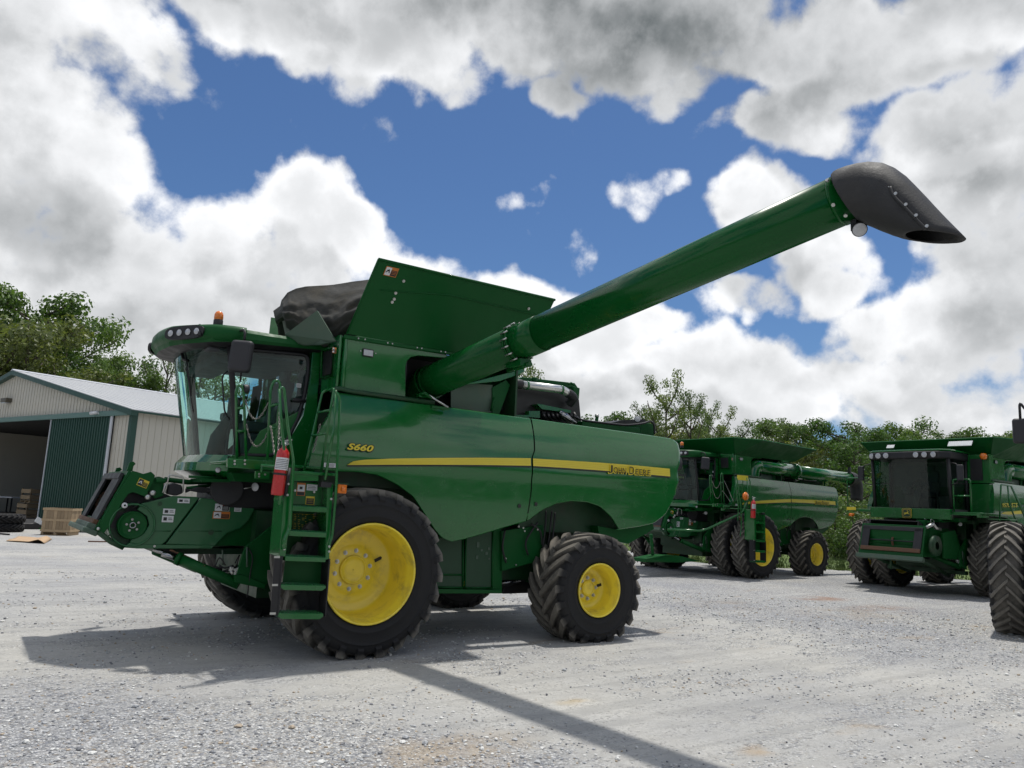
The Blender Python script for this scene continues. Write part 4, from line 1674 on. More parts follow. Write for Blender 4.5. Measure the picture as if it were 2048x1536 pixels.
def underbody(root):
    D = M['dgreen']
    # chassis, axle housings, final drives
    mb = MB()
    mb.b2((-.55, .95, .75), (3.9, 1.10, 1.5))
    mb.b2((-.55, 3.04, .75), (3.9, 3.19, 1.5))
    mb.b2((-.6, 1.1, 1.45), (5.0, 3.04, 2.9))
    mb.b2((1.0, 1.25, .85), (3.4, 2.9, 1.5))
    mb.b2((-.75, .85, 1.9), (-.4, 3.3, 2.0))
    mb.build('chassis', D, root)
    mb = MB()
    mb.tube([(0, .60, ZF), (0, 3.5, ZF)], .16, 16)
    mb.b2((-.28, .95, .62), (.28, 1.2, 1.5))
    mb.b2((-.28, 2.94, .62), (.28, 3.19, 1.5))
    mb.tube([(0, .62, ZF), (0, .95, ZF)], .26, 20)
    mb.tube([(0, 3.19, ZF), (0, 3.5, ZF)], .26, 20)
    mb.build('front_axle', D, root, .01)
    mb = MB()
    mb.box((3.43, YC, .74), (.2, 2.6, .26))
    mb.box((3.43, YC, .98), (.3, .8, .4))
    for y in (.62, 2 * YC - .62):
        mb.box((3.43, y + (.1 if y < 2 else -.1), ZR), (.2, .2, .44))
        mb.tube([(3.43, y - (.36 if y < 2 else -.36), ZR), (3.43, y, ZR)], .10, 14)
    mb.tube([(3.05, .75, .72), (3.05, 3.4, .72)], .03, 8)
    mb.build('rear_axle', D, root, .01)
    # dark inner wheel house and guts behind the panels
    mb = MB()
    for a_, b_ in (((-.45, .62, 1.95), (1.1, .9, 2.2)), ((2.55, .70, 1.45), (5.1, .74, 2.4)), ((-.5, .9, 1.5), (1.1, .95, 2.1))):
        MB().b2(a_, b_).build('inner_panel', D, root)
    # screens between the wheels
    Ys = .70
    o = [(868, 1078), (934, 1068), (1003, 1052), (1004, 1180), (868, 1178)]
    for pts in ([(870, 1076), (926, 1068), (926, 1176), (868, 1174)], [(932, 1066), (986, 1056), (984, 1176), (930, 1176)]):
        s = sheet('screen_door', pts, Ys, .012, M['mesh'], root)
        mb = MB()
        q = outl(pts, Ys - .01)
        for i in range(4):
            mb.tube([q[i], q[(i + 1) % 4]], .014, 4)
        if pts[0][0] == 870:
            mb.tube([P(868, 1149, Y=Ys - .01), P(926, 1150, Y=Ys - .01)], .012, 4)
        mb.build('screen_frame', M['green2'], s)
    mb = MB().prism(outl([(984, 1056), (1003, 1052), (1004, 1180), (984, 1180)], Ys), (0, .1, 0))
    mb.prism(outl([(868, 1178), (1004, 1180), (1004, 1187), (868, 1187)], Ys - .06), (0, .5, 0))
    mb.build('screen_post', M['green2'], root, .004)
    mb = MB()
    rnd = random.Random(2)
    for k in range(7):
        mb.box(P(930 + rnd.uniform(8, 50), rnd.uniform(1070, 1120), Y=Ys - .006), (rnd.uniform(.02, .05), .004, rnd.uniform(.02, .07)))
    mb.build('dust_patches', M['flap'], root)
    # rear: sloping beams, hoses, tool carrier and axle gear seen round the rear wheel
    mb = MB()
    mb.prism(outl([(1003, 1062), (1086, 1050), (1092, 1118), (1004, 1142)], .66), (0, .05, 0))
    mb.build('rear_frame', M['green2'], root, .004)
    mb = MB()
    mb.prism(outl([(1195, 1052), (1238, 1060), (1306, 1047), (1308, 1058), (1256, 1088), (1200, 1075)], .52), (0, 1.2, 0))
    mb.build('chopper_hood', M['green2'], root)
    mb = MB()
    mb.prism(outl([(1100, 1020), (1240, 1020), (1240, 1062), (1150, 1056), (1100, 1100)], .9), (0, .03, 0))
    mb.box(P(1128, 1034, Y=.82), (.26, .05, .09))
    mb.box(P(1103, 1030, Y=.8), (.08, .06, .14))
    mb.build('rear_bulkhead', D, root)
    for k, (a, b, c) in enumerate((((1092, 1022), (1090, 1060), (1084, 1105)), ((1104, 1022), (1100, 1060), (1094, 1110)), ((1110, 1025), (1106, 1070), (1098, 1120)), ((1075, 1045), (1052, 1082), (1056, 1110)), ((1010, 1060), (1005, 1095), (1012, 1125)), ((1062, 1048), (1080, 1062), (1084, 1090)))):
        MB().tube(smooth_path([P(*a, Y=.62), P(*b, Y=.6), P(*c, Y=.62)], 5), .014, 6).build('hydraulic_hose', M['black'], root)
    bolts(root, [P(1037, 1053, Y=.6), P(1046, 1056, Y=.6), P(1049, 1062, Y=.6), P(1075, 1059, Y=.6), P(1032, 1130, Y=.64), P(1011, 1117, Y=.62)], r=.014)
    mb = MB().tube([P(1142, 1024, Y=.75), P(1190, 1026, Y=.75)], .006, 6).tube([P(1170, 1046, Y=.75), P(1176, 1042, Y=.75), P(1186, 1039, Y=.75)], .01, 6)
    mb.tube([P(1004, 1166, Y=.9), P(1040, 1162, Y=.9)], .016, 6)
    mb.build('linkage', M['rod'], root)
    mb = MB()
    mb.tube([P(1005, 1170, Y=1.1), P(1060, 1150, Y=1.1)], .05, 10)
    mb.box(P(1020, 1160, Y=1.4), (.3, .5, .12))
    mb.box((2.9, 1.6, .62), (.5, .9, .18))
    mb.tube([(2.6, 1.2, .6), (3.5, 2.4, .62)], .045, 8)
    mb.build('axle_gear', M['black'], root, .01)
    # exhaust duct behind the tail, black roll visible at the rear edge
    MB().lathe([(.001, -.3), (.13, -.3), (.14, 0), (.13, .3), (.001, .3)], (5.50, .75, 2.62), 'y', 20).build('tail_roller', M['mirror_shell'], root)
    # far-side body so the machine is closed
    mb = MB().b2((.2, .8, 2.85), (5.2, 3.3, 2.95))
    mb.b2((5.0, .6, 1.9), (5.2, 3.5, 2.9))
    mb.build('body_core', D, root)


def front_legs(root):
    """what is seen under the feeder: hydraulic block, front frame"""
    mb = MB()
    mb.prism(outl([(492, 1094), (560, 1040), (560, 1140), (528, 1174), (470, 1160), (486, 1110)], 1.0), (0, .06, 0))
    mb.prism(outl([(470, 1150), (486, 1150), (532, 1168), (530, 1178), (470, 1165)], .98), (0, .3, 0))
    mb.build('front_frame', M['green2'], root, .004)
    mb = MB()
    rnd = random.Random(8)
    for k in range(12):
        a = P(rnd.uniform(425, 478), rnd.uniform(1130, 1150), Y=1.2)
        b = P(rnd.uniform(450, 500), rnd.uniform(1120, 1160), Y=1.15)
        m_ = (a + b) / 2 + Vector((rnd.uniform(-.1, .1), 0, rnd.uniform(-.12, .12)))
        mb.tube(smooth_path([a, m_, b], 5), rnd.uniform(.006, .012), 5)
    mb.tube(smooth_path([P(496, 1095, Y=.98), P(505, 1115, Y=.96), P(500, 1150, Y=.98), P(494, 1195, Y=1.0)], 6), .008, 5)
    mb.build('front_hoses', M['black'], root)
    mb = MB()
    for k in range(7):
        mb.box(P(462 + rnd.uniform(0, 20), 1142 + rnd.uniform(-6, 8), Y=1.05), (.05, .05, rnd.uniform(.03, .06)), Matrix.Rotation(rnd.uniform(0, 3), 3, 'Y'))
    mb.build('couplers', M['steel'], root, .006)
    MB().tube([P(445, 1100, Y=1.3), P(446, 1130, Y=1.3)], .01, 6).build('stay_rod', M['flap'], root)
    MB().tube([P(494, 1094, Y=.97), P(494, 1134, Y=.97)], .012, 6).build('stay_rod', M['flap'], root)
    # hydraulic cabinet between the far wheel and the near one
    mb = MB().b2((-1.0, 1.25, .8), (-.3, 2.9, 1.6))
    mb.b2((-.9, 1.3, .55), (-.3, 2.9, .8))
    mb.build('front_block', M['dgreen'], root)


def feeder(root):
    Yn = 1.36
    F = M['feeder']

    def Z(zx, zy):
        return (150 + zx / 5.12, 900 + zy / 5.12)

    def pr(name, zpts, Y, th, mat, bev=.004, parent=None):
        mb = MB().prism(outl([Z(*p) for p in zpts], Y), (0, th, 0))
        return mb.build(name, mat, parent or root, bev)
    # main trough
    trough = pr('feeder_house', [(700, 560), (1000, 480), (1300, 490), (1900, 560), (2050, 480), (2100, 860), (1800, 960), (1300, 1010), (640, 1000), (420, 900), (380, 700), (540, 460)], 1.50, 1.30, M['dgreen'])
    # near shields
    pr('feeder_shield', [(1840, 535), (2050, 440), (2110, 860), (1950, 985), (1300, 975), (1500, 900)], Yn + .06, .05, M['green2'])
    sh = pr('feeder_shield', [(640, 610), (690, 545), (1010, 470), (1240, 480), (1280, 490), (1250, 520), (930, 940), (880, 975), (660, 975), (560, 950), (590, 900), (700, 860), (760, 770), (740, 680)], Yn, .06, F, .01)
    pr('feeder_shield', [(1290, 490), (1850, 545), (1830, 625), (1780, 720), (1700, 800), (1560, 850), (1430, 985), (930, 965), (1270, 520)], Yn + .004, .06, F, .01)
    pr('feeder_sill', [(560, 950), (660, 968), (1430, 975), (1400, 1010), (640, 1010), (500, 1000)], Yn - .01, .07, F, .006)
    # pressed crease line
    mb = MB().tube([P(*Z(790, 830), Y=Yn), P(*Z(980, 830), Y=Yn)], .006, 6).tube([P(*Z(1060, 830), Y=Yn), P(*Z(1500, 830), Y=Yn + .004)], .006, 6)
    mb.build('pressed_rib', F, root)
    mb = MB().disc(P(*Z(870, 550), Y=Yn - .002), (0, -1, 0), .026, 14, 0, .004).disc(P(*Z(1392, 843), Y=Yn + .002), (0, -1, 0), .032, 14, 0, .004)
    mb.build('shield_fastener', M['dgreen'], root)
    bolts(root, [P(*Z(1843, 732), Y=Yn + .055), P(*Z(1890, 773), Y=Yn + .055), P(*Z(1835, 820), Y=Yn + .055), P(*Z(813, 985), Y=Yn - .02)], r=.014)
    # round pulley housing
    c = P(*Z(590, 770), Y=Yn - .02)
    k = CF * 5.12
    dist = (c - CAM).length
    ro = 195 / 5.12 / CF * dist * 1.02
    mb = MB()
    mb.lathe([(ro * .62, .16), (ro * .98, .16), (ro, .10), (ro * .99, .02), (ro * .965, -.004), (ro * .93, -.006), (ro * .90, .012), (ro * .885, .10)], c, 'y', 48, 0)
    mb.lathe([(ro * .89, .10), (ro * .65, .105)], c, 'y', 48, 1)
    drum = mb.build('pulley_housing', [F, M['dgreen']], root)
    mb = MB()
    rc = ro * .62
    mb.lathe([(rc, .10), (rc * 1.02, .02), (rc * .98, .004), (rc * .93, .0), (rc * .90, .010), (rc * .5, .006), (rc * .22, .002), (.001, .002)], c, 'y', 40)
    mb.build('pulley', M['green2'], drum)
    mb = MB().lathe([(.036, .0), (.036, -.03), (.024, -.03), (.02, .0)], c, 'y', 16)
    for a in range(5):
        an = 2 * PI * a / 5 + .5
        mb.disc(c + Vector((cos(an) * rc * .42, -.002, sin(an) * rc * .42)), (0, -1, 0), .014, 8, 0, .008)
    mb.build('pulley_hub', M['rod'], drum)
    # header mounting frame: thick tilted frame facing forward
    side = [(590, 212), (640, 225), (700, 245), (780, 222), (820, 260), (800, 330), (745, 430), (745, 500), (700, 470), (600, 432), (545, 450), (470, 560), (400, 700), (370, 760), (290, 860), (235, 850), (262, 740), (420, 470)]
    pr('header_plate', side, Yn - .02, .03, M['green2'], .004)
    # slanted frame tube, near and far, and face
    A0, A1 = P(*Z(585, 225), Y=Yn - .01), P(*Z(240, 850), Y=Yn - .01)
    yfar = 2.84
    dv = Vector((0, yfar - Yn, 0))
    ax = (A1 - A0).normalized()
    fwd = Vector((ax.z, 0, -ax.x))
    if fwd.x > 0:
        fwd = -fwd
    # face plate ring (4 bars)
    mb = MB()

    def facebar(t0, t1, y0, y1, th=.03, lift=0.0, mi=0):
        a = A0.lerp(A1, t0)
        b = A0.lerp(A1, t1)
        q = [Vector((a.x, y0, a.z)), Vector((b.x, y0, b.z)), Vector((b.x, y1, b.z)), Vector((a.x, y1, a.z))]
        q = [p + fwd * lift for p in q]
        mb.prism(q, fwd * th, mi)
    facebar(0, .12, Yn, yfar, .04)
    facebar(.80, 1.0, Yn, yfar, .05)
    facebar(.12, .80, Yn, Yn + .10, .04)
    facebar(.12, .80, yfar - .10, yfar, .04)
    mb.build('header_frame', M['green2'], root, .005)
    mb = MB()
    facebar(.06, .16, Yn + .08, yfar - .08, .04, .05)
    facebar(.12, .86, Yn + .06, Yn + .55, .03, .05)
    facebar(.12, .86, yfar - .34, yfar - .06, .03, .05)
    mb.build('rubber_seal', M['black'], root, .004)
    mb = MB()
    facebar(.83, .93, Yn + .05, yfar - .05, .05, .05)
    mb.build('feeder_lip', M['rust'], root, .006)
    mb = MB()
    facebar(.90, 1.04, Yn + .02, Yn + .5, .10, .04)
    facebar(.90, 1.04, Yn + .6, yfar - .2, .08, .04)
    facebar(.98, 1.06, Yn - .01, yfar, .16, .0)
    mb.build('feeder_sill_plate', M['flap'], root, .015)
    # dark mouth: interior box and drum with chains
    mb = MB()
    b0 = A0.lerp(A1, .14) - fwd * .5
    b1 = A0.lerp(A1, .84) - fwd * .5
    mb.prism([Vector((b0.x, Yn + .1, b0.z)), Vector((b1.x, Yn + .1, b1.z)), Vector((b1.x, yfar - .1, b1.z)), Vector((b0.x, yfar - .1, b0.z))], fwd * .02)
    mb.build('feeder_throat', M['black'], root)
    c0, c1 = A0.lerp(A1, .10), A0.lerp(A1, .86)
    for y_ in (Yn + .08, yfar - .10):
        MB().prism([Vector((q.x, y_, q.z)) for q in (c0, c1, c1 - fwd * .55, c0 - fwd * .55)], (0, .02, 0)).build('throat_side', M['black'], root)
    for q in (c0, c1):
        MB().prism([Vector((q.x, Yn + .1, q.z)), Vector((q.x, yfar - .1, q.z)), Vector(((q - fwd * .55).x, yfar - .1, (q - fwd * .55).z)), Vector(((q - fwd * .55).x, Yn + .1, (q - fwd * .55).z))], (c1 - c0).normalized() * .02).build('throat_plate', M['black'], root)
    dc = A0.lerp(A1, .5) - fwd * .16
    mb = MB()
    mb.tube([Vector((dc.x, Yn + .12, dc.z)), Vector((dc.x, yfar - .12, dc.z))], .17, 20)
    mb.build('feeder_drum', M['green2'], root)
    mb = MB()
    for yy in (Yn + .28, YC, yfar - .28):
        for k in range(22):
            an = 2 * PI * k / 22
            mb.box((dc.x + .19 * cos(an), yy, dc.z + .19 * sin(an)), (.03, .035, .045), Matrix.Rotation(-an, 3, 'Y'))
    mb.build('conveyor_chain', M['rust'], root)
    # hooks on top
    for zx, zy, y in ((425, 240, yfar - .25), (560, 190, Yn + .05)):
        h = [(-.03, 0), (.03, 0), (.035, .06), (.055, .085), (.03, .11), (-.01, .10), (-.02, .05)]
        q = P(*Z(zx, zy + 25), Y=y)
        MB().prism([q + Vector((a, 0, b)) for a, b in h], (0, .05, 0)).build('latch_hook', M['green2'], root, .004)
    sticker('warning_label', root, P(*Z(696, 340), Y=Yn - .024), .115, .085, 'y', ex=(.94, 0, -.34), ez=(.34, 0, .94))
    # eyes, rollers
    mb = MB()
    mb.lathe([(.012, -.02), (.03, -.02), (.032, 0), (.03, .02)], P(*Z(508, 567), Y=Yn - .02), 'y', 16)
    mb.build('bushing', M['white'], root)
    mb = MB()
    for zx, zy, r in ((745, 483, .03), (797, 440, .032), (238, 806, .018)):
        mb.lathe([(.001, -.03), (r * .5, -.03), (r, -.02), (r, .02)], P(*Z(zx, zy), Y=Yn - .03), 'y', 16)
    mb.build('roller', M['zinc'], root)
    # mechanism behind header plate
    mb = MB()
    mb.prism(outl([Z(545, 440), Z(640, 430), Z(760, 500), Z(700, 560), Z(600, 620), Z(440, 640)], Yn + .08), (0, .3, 0))
    mb.build('frame_web', M['dgreen'], root)
    mb = MB()
    mb.prism(outl([Z(760, 300), Z(860, 270), Z(915, 290), Z(905, 470), Z(820, 500), Z(750, 420)], Yn + .04), (0, .2, 0))
    mb.tube([P(*Z(830, 310), Y=Yn), P(*Z(930, 315), Y=Yn)], .03, 8)
    mb.build('tilt_arm', M['green2'], root, .006)
    mb = MB()
    mb.tube([P(*Z(240, 840), Y=Yn), P(*Z(370, 940), Y=Yn), P(*Z(500, 1000), Y=Yn)], .03, 8)
    ring = [P(*Z(365 + 24 * cos(2 * PI * k / 14), 890 + 24 * sin(2 * PI * k / 14)), Y=Yn - .03) for k in range(15)]
    mb.tube(ring, .009, 5)
    mb.build('lower_bracket', M['dgreen'], root)
    # multicoupler with chrome lever frame
    mb = MB().prism(outl([Z(955, 355), Z(1010, 335), Z(1095, 360), Z(1110, 440), Z(1040, 470), Z(950, 450)], Yn), (0, .14, 0))
    mb.build('coupler_block', M['black'], root, .015)
    mb = MB()
    mb.tube(round_path([P(*Z(925, 440), Y=Yn - .03), P(*Z(965, 250), Y=Yn - .03), P(*Z(1112, 280), Y=Yn - .03), P(*Z(1105, 430), Y=Yn - .03)], .03), .009, 6)
    mb.tube([P(*Z(965, 250), Y=Yn + .15), P(*Z(1112, 285), Y=Yn + .15)], .008, 6)
    mb.tube([P(*Z(900, 440), Y=Yn - .02), P(*Z(930, 340), Y=Yn - .02)], .012, 6)
    mb.tube([P(*Z(1310, 440), Y=Yn + .2), P(*Z(1330, 420), Y=Yn + .2), P(*Z(1385, 455), Y=Yn + .2)], .008, 6)
    mb.build('coupler_lever', M['zinc'], root)
    mb = MB()
    mb.tube([P(*Z(915, 300), Y=1.7), P(*Z(1160, 330), Y=1.7), P(*Z(1500, 320), Y=1.7)], .03, 8)
    mb.tube([P(*Z(1140, 390), Y=1.5), P(*Z(1400, 360), Y=1.5)], .018, 8)
    mb.tube([P(*Z(1165, 272), Y=1.2), P(*Z(1500, 290), Y=1.2)], .016, 8)
    mb.build('lift_rail', M['green2'], root)
    mb = MB()
    for k in range(5):
        mb.tube(smooth_path([P(*Z(1130, 400 + 8 * k), Y=1.5), P(*Z(1300, 430 - 12 * k), Y=1.45), P(*Z(1500, 420 + 10 * k), Y=1.4)], 5), .011, 6)
    mb.build('feeder_hoses', M['black'], root)
    MB().tube(smooth_path([P(*Z(600, 590), Y=Yn), P(*Z(640, 560), Y=Yn), P(*Z(655, 530), Y=Yn)], 4), .008, 5).build('feeder_hose', M['black'], root)
    # black block and drum filling in the dark space between cab and feeder
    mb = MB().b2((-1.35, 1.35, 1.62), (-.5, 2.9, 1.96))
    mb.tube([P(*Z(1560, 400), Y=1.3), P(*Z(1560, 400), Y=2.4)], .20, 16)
    mb.build('dark_gap_fill', M['black'], root, .02)
    mb = MB().prism(outl([Z(1280, 290), Z(1600, 300), Z(1600, 330), Z(1300, 330)], 1.15), (0, .5, 0))
    mb.prism(outl([Z(1600, 230), Z(2050, 240), Z(2050, 320), Z(1850, 330), Z(1640, 320)], .9), (0, .3, 0))
    mb.build('cab_mount', M['green2'], root, .006)
    lamp(root, P(*Z(1845, 378), Y=1.0), (-.75, -.6, -.1), .055, 'work_lamp')
    mb = MB().tube([P(*Z(1730, 395), Y=1.02), P(*Z(1820, 380), Y=1.02)], .006, 5).build('lamp_cable', M['zinc'], root)
    # labels
    sticker('label', root, P(*Z(1112, 520), Y=Yn - .004), .135, .055, 'wp')
    sticker('label', root, P(*Z(963, 630), Y=Yn - .004), .13, .065, 'wp')
    sticker('label', root, P(*Z(949, 706), Y=Yn - .004), .125, .075, 'wp')
    sticker('danger_label', root, P(*Z(1508, 588), Y=Yn), .17, .085, 'r')
    sticker('warning_label', root, P(*Z(1498, 668), Y=Yn), .20, .085, 'o')
    sticker('label', root, P(*Z(1668, 604), Y=Yn), .085, .065, 'w')
    # lift cylinder
    a, m_, b = P(*Z(800, 1012), Y=Yn + .05), P(*Z(1060, 1115), Y=Yn + .02), P(*Z(1680, 1375), Y=1.05)
    MB().tube([a, m_], .022, 12).tube([P(*Z(890, 1060), Y=Yn + .04), m_], .034, 12).build('cylinder_rod', M['rod'], root)
    MB().tube([m_ - (b - m_) * .02, b], .062, 18).tube([m_ - (b - m_) * .03, m_ + (b - m_) * .04], .075, 16).build('lift_cylinder', M['green2'], root)
    a2 = Vector((a.x, 2 * YC - a.y, a.z))
    m2 = Vector((m_.x, 2 * YC - m_.y, m_.z))
    b2 = Vector((b.x, 2 * YC - b.y, b.z))
    MB().tube([a2, m2], .03, 12).tube([m2, b2], .062, 14).build('lift_cylinder', M['green2'], root)
    mb = MB()
    for k in range(3):
        mb.tube(smooth_path([P(*Z(970 + 10 * k, 1025), Y=Yn), P(*Z(1100 + 10 * k, 1070 + 12 * k), Y=Yn), P(*Z(1250, 1140 + 10 * k), Y=Yn - .05), P(*Z(1330, 1190), Y=1.2)], 5), .009, 5)
    mb.build('cylinder_hoses', M['rust'], root)
    mb = MB().prism(outl([Z(820, 1000), Z(960, 1010), Z(1110, 1070), Z(1100, 1110), Z(1040, 1100), Z(880, 1040)], Yn + .12), (0, .05, 0)).build('cylinder_guard', M['black'], root)
    mb = MB().b2((-2.0, 1.6, 1.05), (-.9, 2.6, 1.12)).build('feeder_floor', M['dgreen'], root)


def engine_deck(root):
    D = M['dgreen']
    mb = MB()
    # tank rear hopper shape behind the auger
    mb.prism(outl([(905, 745), (1040, 735), (1050, 738), (1030, 760), (990, 770), (965, 835), (905, 825)], .95), (0, .03, 0))
    mb.build('tank_rear_slope', M['green2'], root)
    mb = MB().prism([P(925, 770, Y=.62), P(1044, 738, Y=.62), P(1052, 742, Y=.62), P(1035, 750, Y=.62), P(1000, 762, Y=.62)], (0, 1.6, 0)).build('tank_eave', M['green'], root, .005)
    mb = MB()
    mb.prism(outl([(902, 765), (985, 770), (985, 836), (902, 828)], .72), (0, .02, 0))
    mb.build('side_plate', M['flap'], root)
    mb = MB().prism(outl([(985, 775), (1012, 760), (1020, 770), (995, 838), (985, 836)], .7), (0, .02, 0))
    mb.tube([P(982, 822, Y=.68), P(988, 795, Y=.68)], .018, 6)
    mb.build('deck_bracket', M['green2'], root)
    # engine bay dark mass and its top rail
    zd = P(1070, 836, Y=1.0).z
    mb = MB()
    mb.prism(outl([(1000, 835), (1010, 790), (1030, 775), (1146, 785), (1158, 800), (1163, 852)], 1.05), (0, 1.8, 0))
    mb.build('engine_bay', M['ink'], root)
    mb = MB()
    mb.prism(outl([(1024, 762), (1045, 754), (1150, 766), (1158, 778), (1156, 790), (1040, 778)], 1.5), (0, .9, 0))
    mb.prism(outl([(1146, 772), (1160, 776), (1158, 800), (1150, 798)], 1.2), (0, .5, 0))
    mb.prism(outl([(1148, 798), (1154, 798), (1162, 845), (1146, 845)], 1.2), (0, .2, 0))
    mb.tube([P(1069, 755, Y=1.5), P(1069, 765, Y=1.5)], .05, 8)
    mb.tube([P(1136, 768, Y=1.4), P(1142, 766, Y=1.4), P(1148, 770, Y=1.4)], .02, 6)
    mb.build('engine_frame', M['green2'], root, .01)
    mb = MB().prism(outl([(1074, 808), (1080, 808), (1142, 821), (1141, 826), (1084, 818)], .9), (0, .35, 0))
    mb.prism(outl([(1058, 822), (1080, 822), (1080, 836), (1058, 834)], .9), (0, .1, 0))
    mb.prism(outl([(1030, 830), (1058, 830), (1058, 838), (1030, 834)], .9), (0, .1, 0))
    mb.build('engine_shelf', M['green'], root)
    mb = MB()
    for k in range(8):
        x = 1085 + 9 * k
        mb.tube(smooth_path([P(x, 826, Y=.95), P(x + 3, 832, Y=.9), P(x + 8, 838, Y=.95)], 4), .025, 6)
    mb.box(P(1095, 833, Y=1.0), (.3, .1, .12))
    mb.build('engine_parts', M['black'], root, .01)
    # intake pipe: black boot, bright tube, black boot
    yI = .85
    tb = MB().tube(round_path([P(1042, 769, Y=yI), P(1125, 779, Y=yI), P(1138, 788, Y=yI)], .08), .062, 20)
    it = tb.build('intake_pipe', M['steel'], root)
    mb = MB()
    for x, y in ((1053, 770.5), (1122, 779)):
        c = P(x, y, Y=yI)
        d = (P(1125, 779, Y=yI) - P(1042, 769, Y=yI)).normalized()
        mb.tube([c - d * .018, c + d * .018], .068, 20)
    mb.build('pipe_clamp', M['green'], it)
    mb = MB().tube(smooth_path([P(1042, 769, Y=yI), P(1030, 768, Y=yI), P(1020, 778, Y=yI + .02), P(1014, 800, Y=yI + .08), P(1003, 822, Y=yI + .12)], 6), .075, 18)
    mb.tube(smooth_path([P(1135, 786, Y=yI), P(1143, 791, Y=yI), P(1146, 797, Y=yI + .02), P(1138, 808, Y=yI + .1)], 6), .072, 18)
    mb.build('rubber_boot', M['black'], it)
    MB().tube([P(1119, 826, Y=.9), P(1129, 832, Y=.85), P(1150, 851, Y=.85)], .055, 16).build('exhaust_pipe', M['rod'], root)
    MB().tube([P(1001, 818, Y=.8), P(996, 824, Y=.8), P(1006, 785, Y=.8)], .010, 6).build('prop_rod', M['steel'], root)
    # rear deck
    mb = MB()
    mb.prism(outl([(1165, 842), (1230, 850), (1280, 856), (1280, 870), (1165, 856)], .8), (0, 1.8, 0))
    mb.prism(outl([(1284, 846), (1300, 846), (1308, 850), (1309, 872), (1280, 868)], .9), (0, .5, 0))
    mb.tube([P(1193, 845, Y=.9), P(1194, 834, Y=.9)], .028, 10)
    mb.build('rear_deck', M['green2'], root, .01)
    MB().tube([P(1193.6, 834.5, Y=.9), P(1194, 829, Y=.9)], .034, 12).build('filler_cap', M['zinc'], root)
    mb = MB()
    mb.tube(smooth_path([P(1147, 832, Y=.8), P(1165, 840, Y=.8), P(1200, 845, Y=.8), P(1250, 850, Y=.8), P(1285, 847, Y=.8), P(1300, 843, Y=.8), P(1308, 850, Y=.8), P(1309, 868, Y=.8)], 5), .018, 6)
    mb.prism(outl([(1225, 845), (1245, 840), (1290, 838), (1295, 846), (1270, 852)], 1.2), (0, 1.0, 0))
    mb.build('rear_hoses', M['black'], root)
    lamp(root, P(1275, 838, Y=.9), (-.5, -.8, .1), .055, 'work_lamp')


def wheels(root, nuts=True):
    w = wheel(root, 0, .0, RF, WF, .577, ZF, .57, .165, 10, 24, M['tyreF'], 1, 0, nuts, .075, .33)
    w2 = wheel(root, 0, 2 * YC, RF, WF, .577, ZF, .57, .165, 10, 24, M['tyreF'], -1, 0, False, .07, .33, .1)
    w3 = wheel(root, 3.43, -.10, RR_, WR, .366, ZR, .33, .105, 8, 20, M['tyreR'], 1, radians(-3), nuts, .09, .46, .2)
    w4 = wheel(root, 3.43, 2 * YC + .10, RR_, WR, .366, ZR, .33, .105, 8, 20, M['tyreR'], -1, radians(-3), False, .075, .46)
    return [w, w2, w3, w4]


def mesh_mat():
    mt, t, b = bsdf('perforated_screen')
    tc = t.new('ShaderNodeTexCoord')
    vo = t.new('ShaderNodeTexVoronoi')
    vo.inputs['Scale'].default_value = 70
    vo.inputs['Randomness'].default_value = 0.0
    t.lk(tc.outputs['Object'], vo.inputs['Vector'])
    f = t.ramp(vo.outputs['Distance'], .3, .5)
    base = t.mix(f, (0.002, 0.006, 0.003), (0.016, 0.085, 0.032))
    t.lk(base, b.inputs['Base Color'])
    b.inputs['Roughness'].default_value = .6
    return mt


M['mesh'] = mesh_mat()


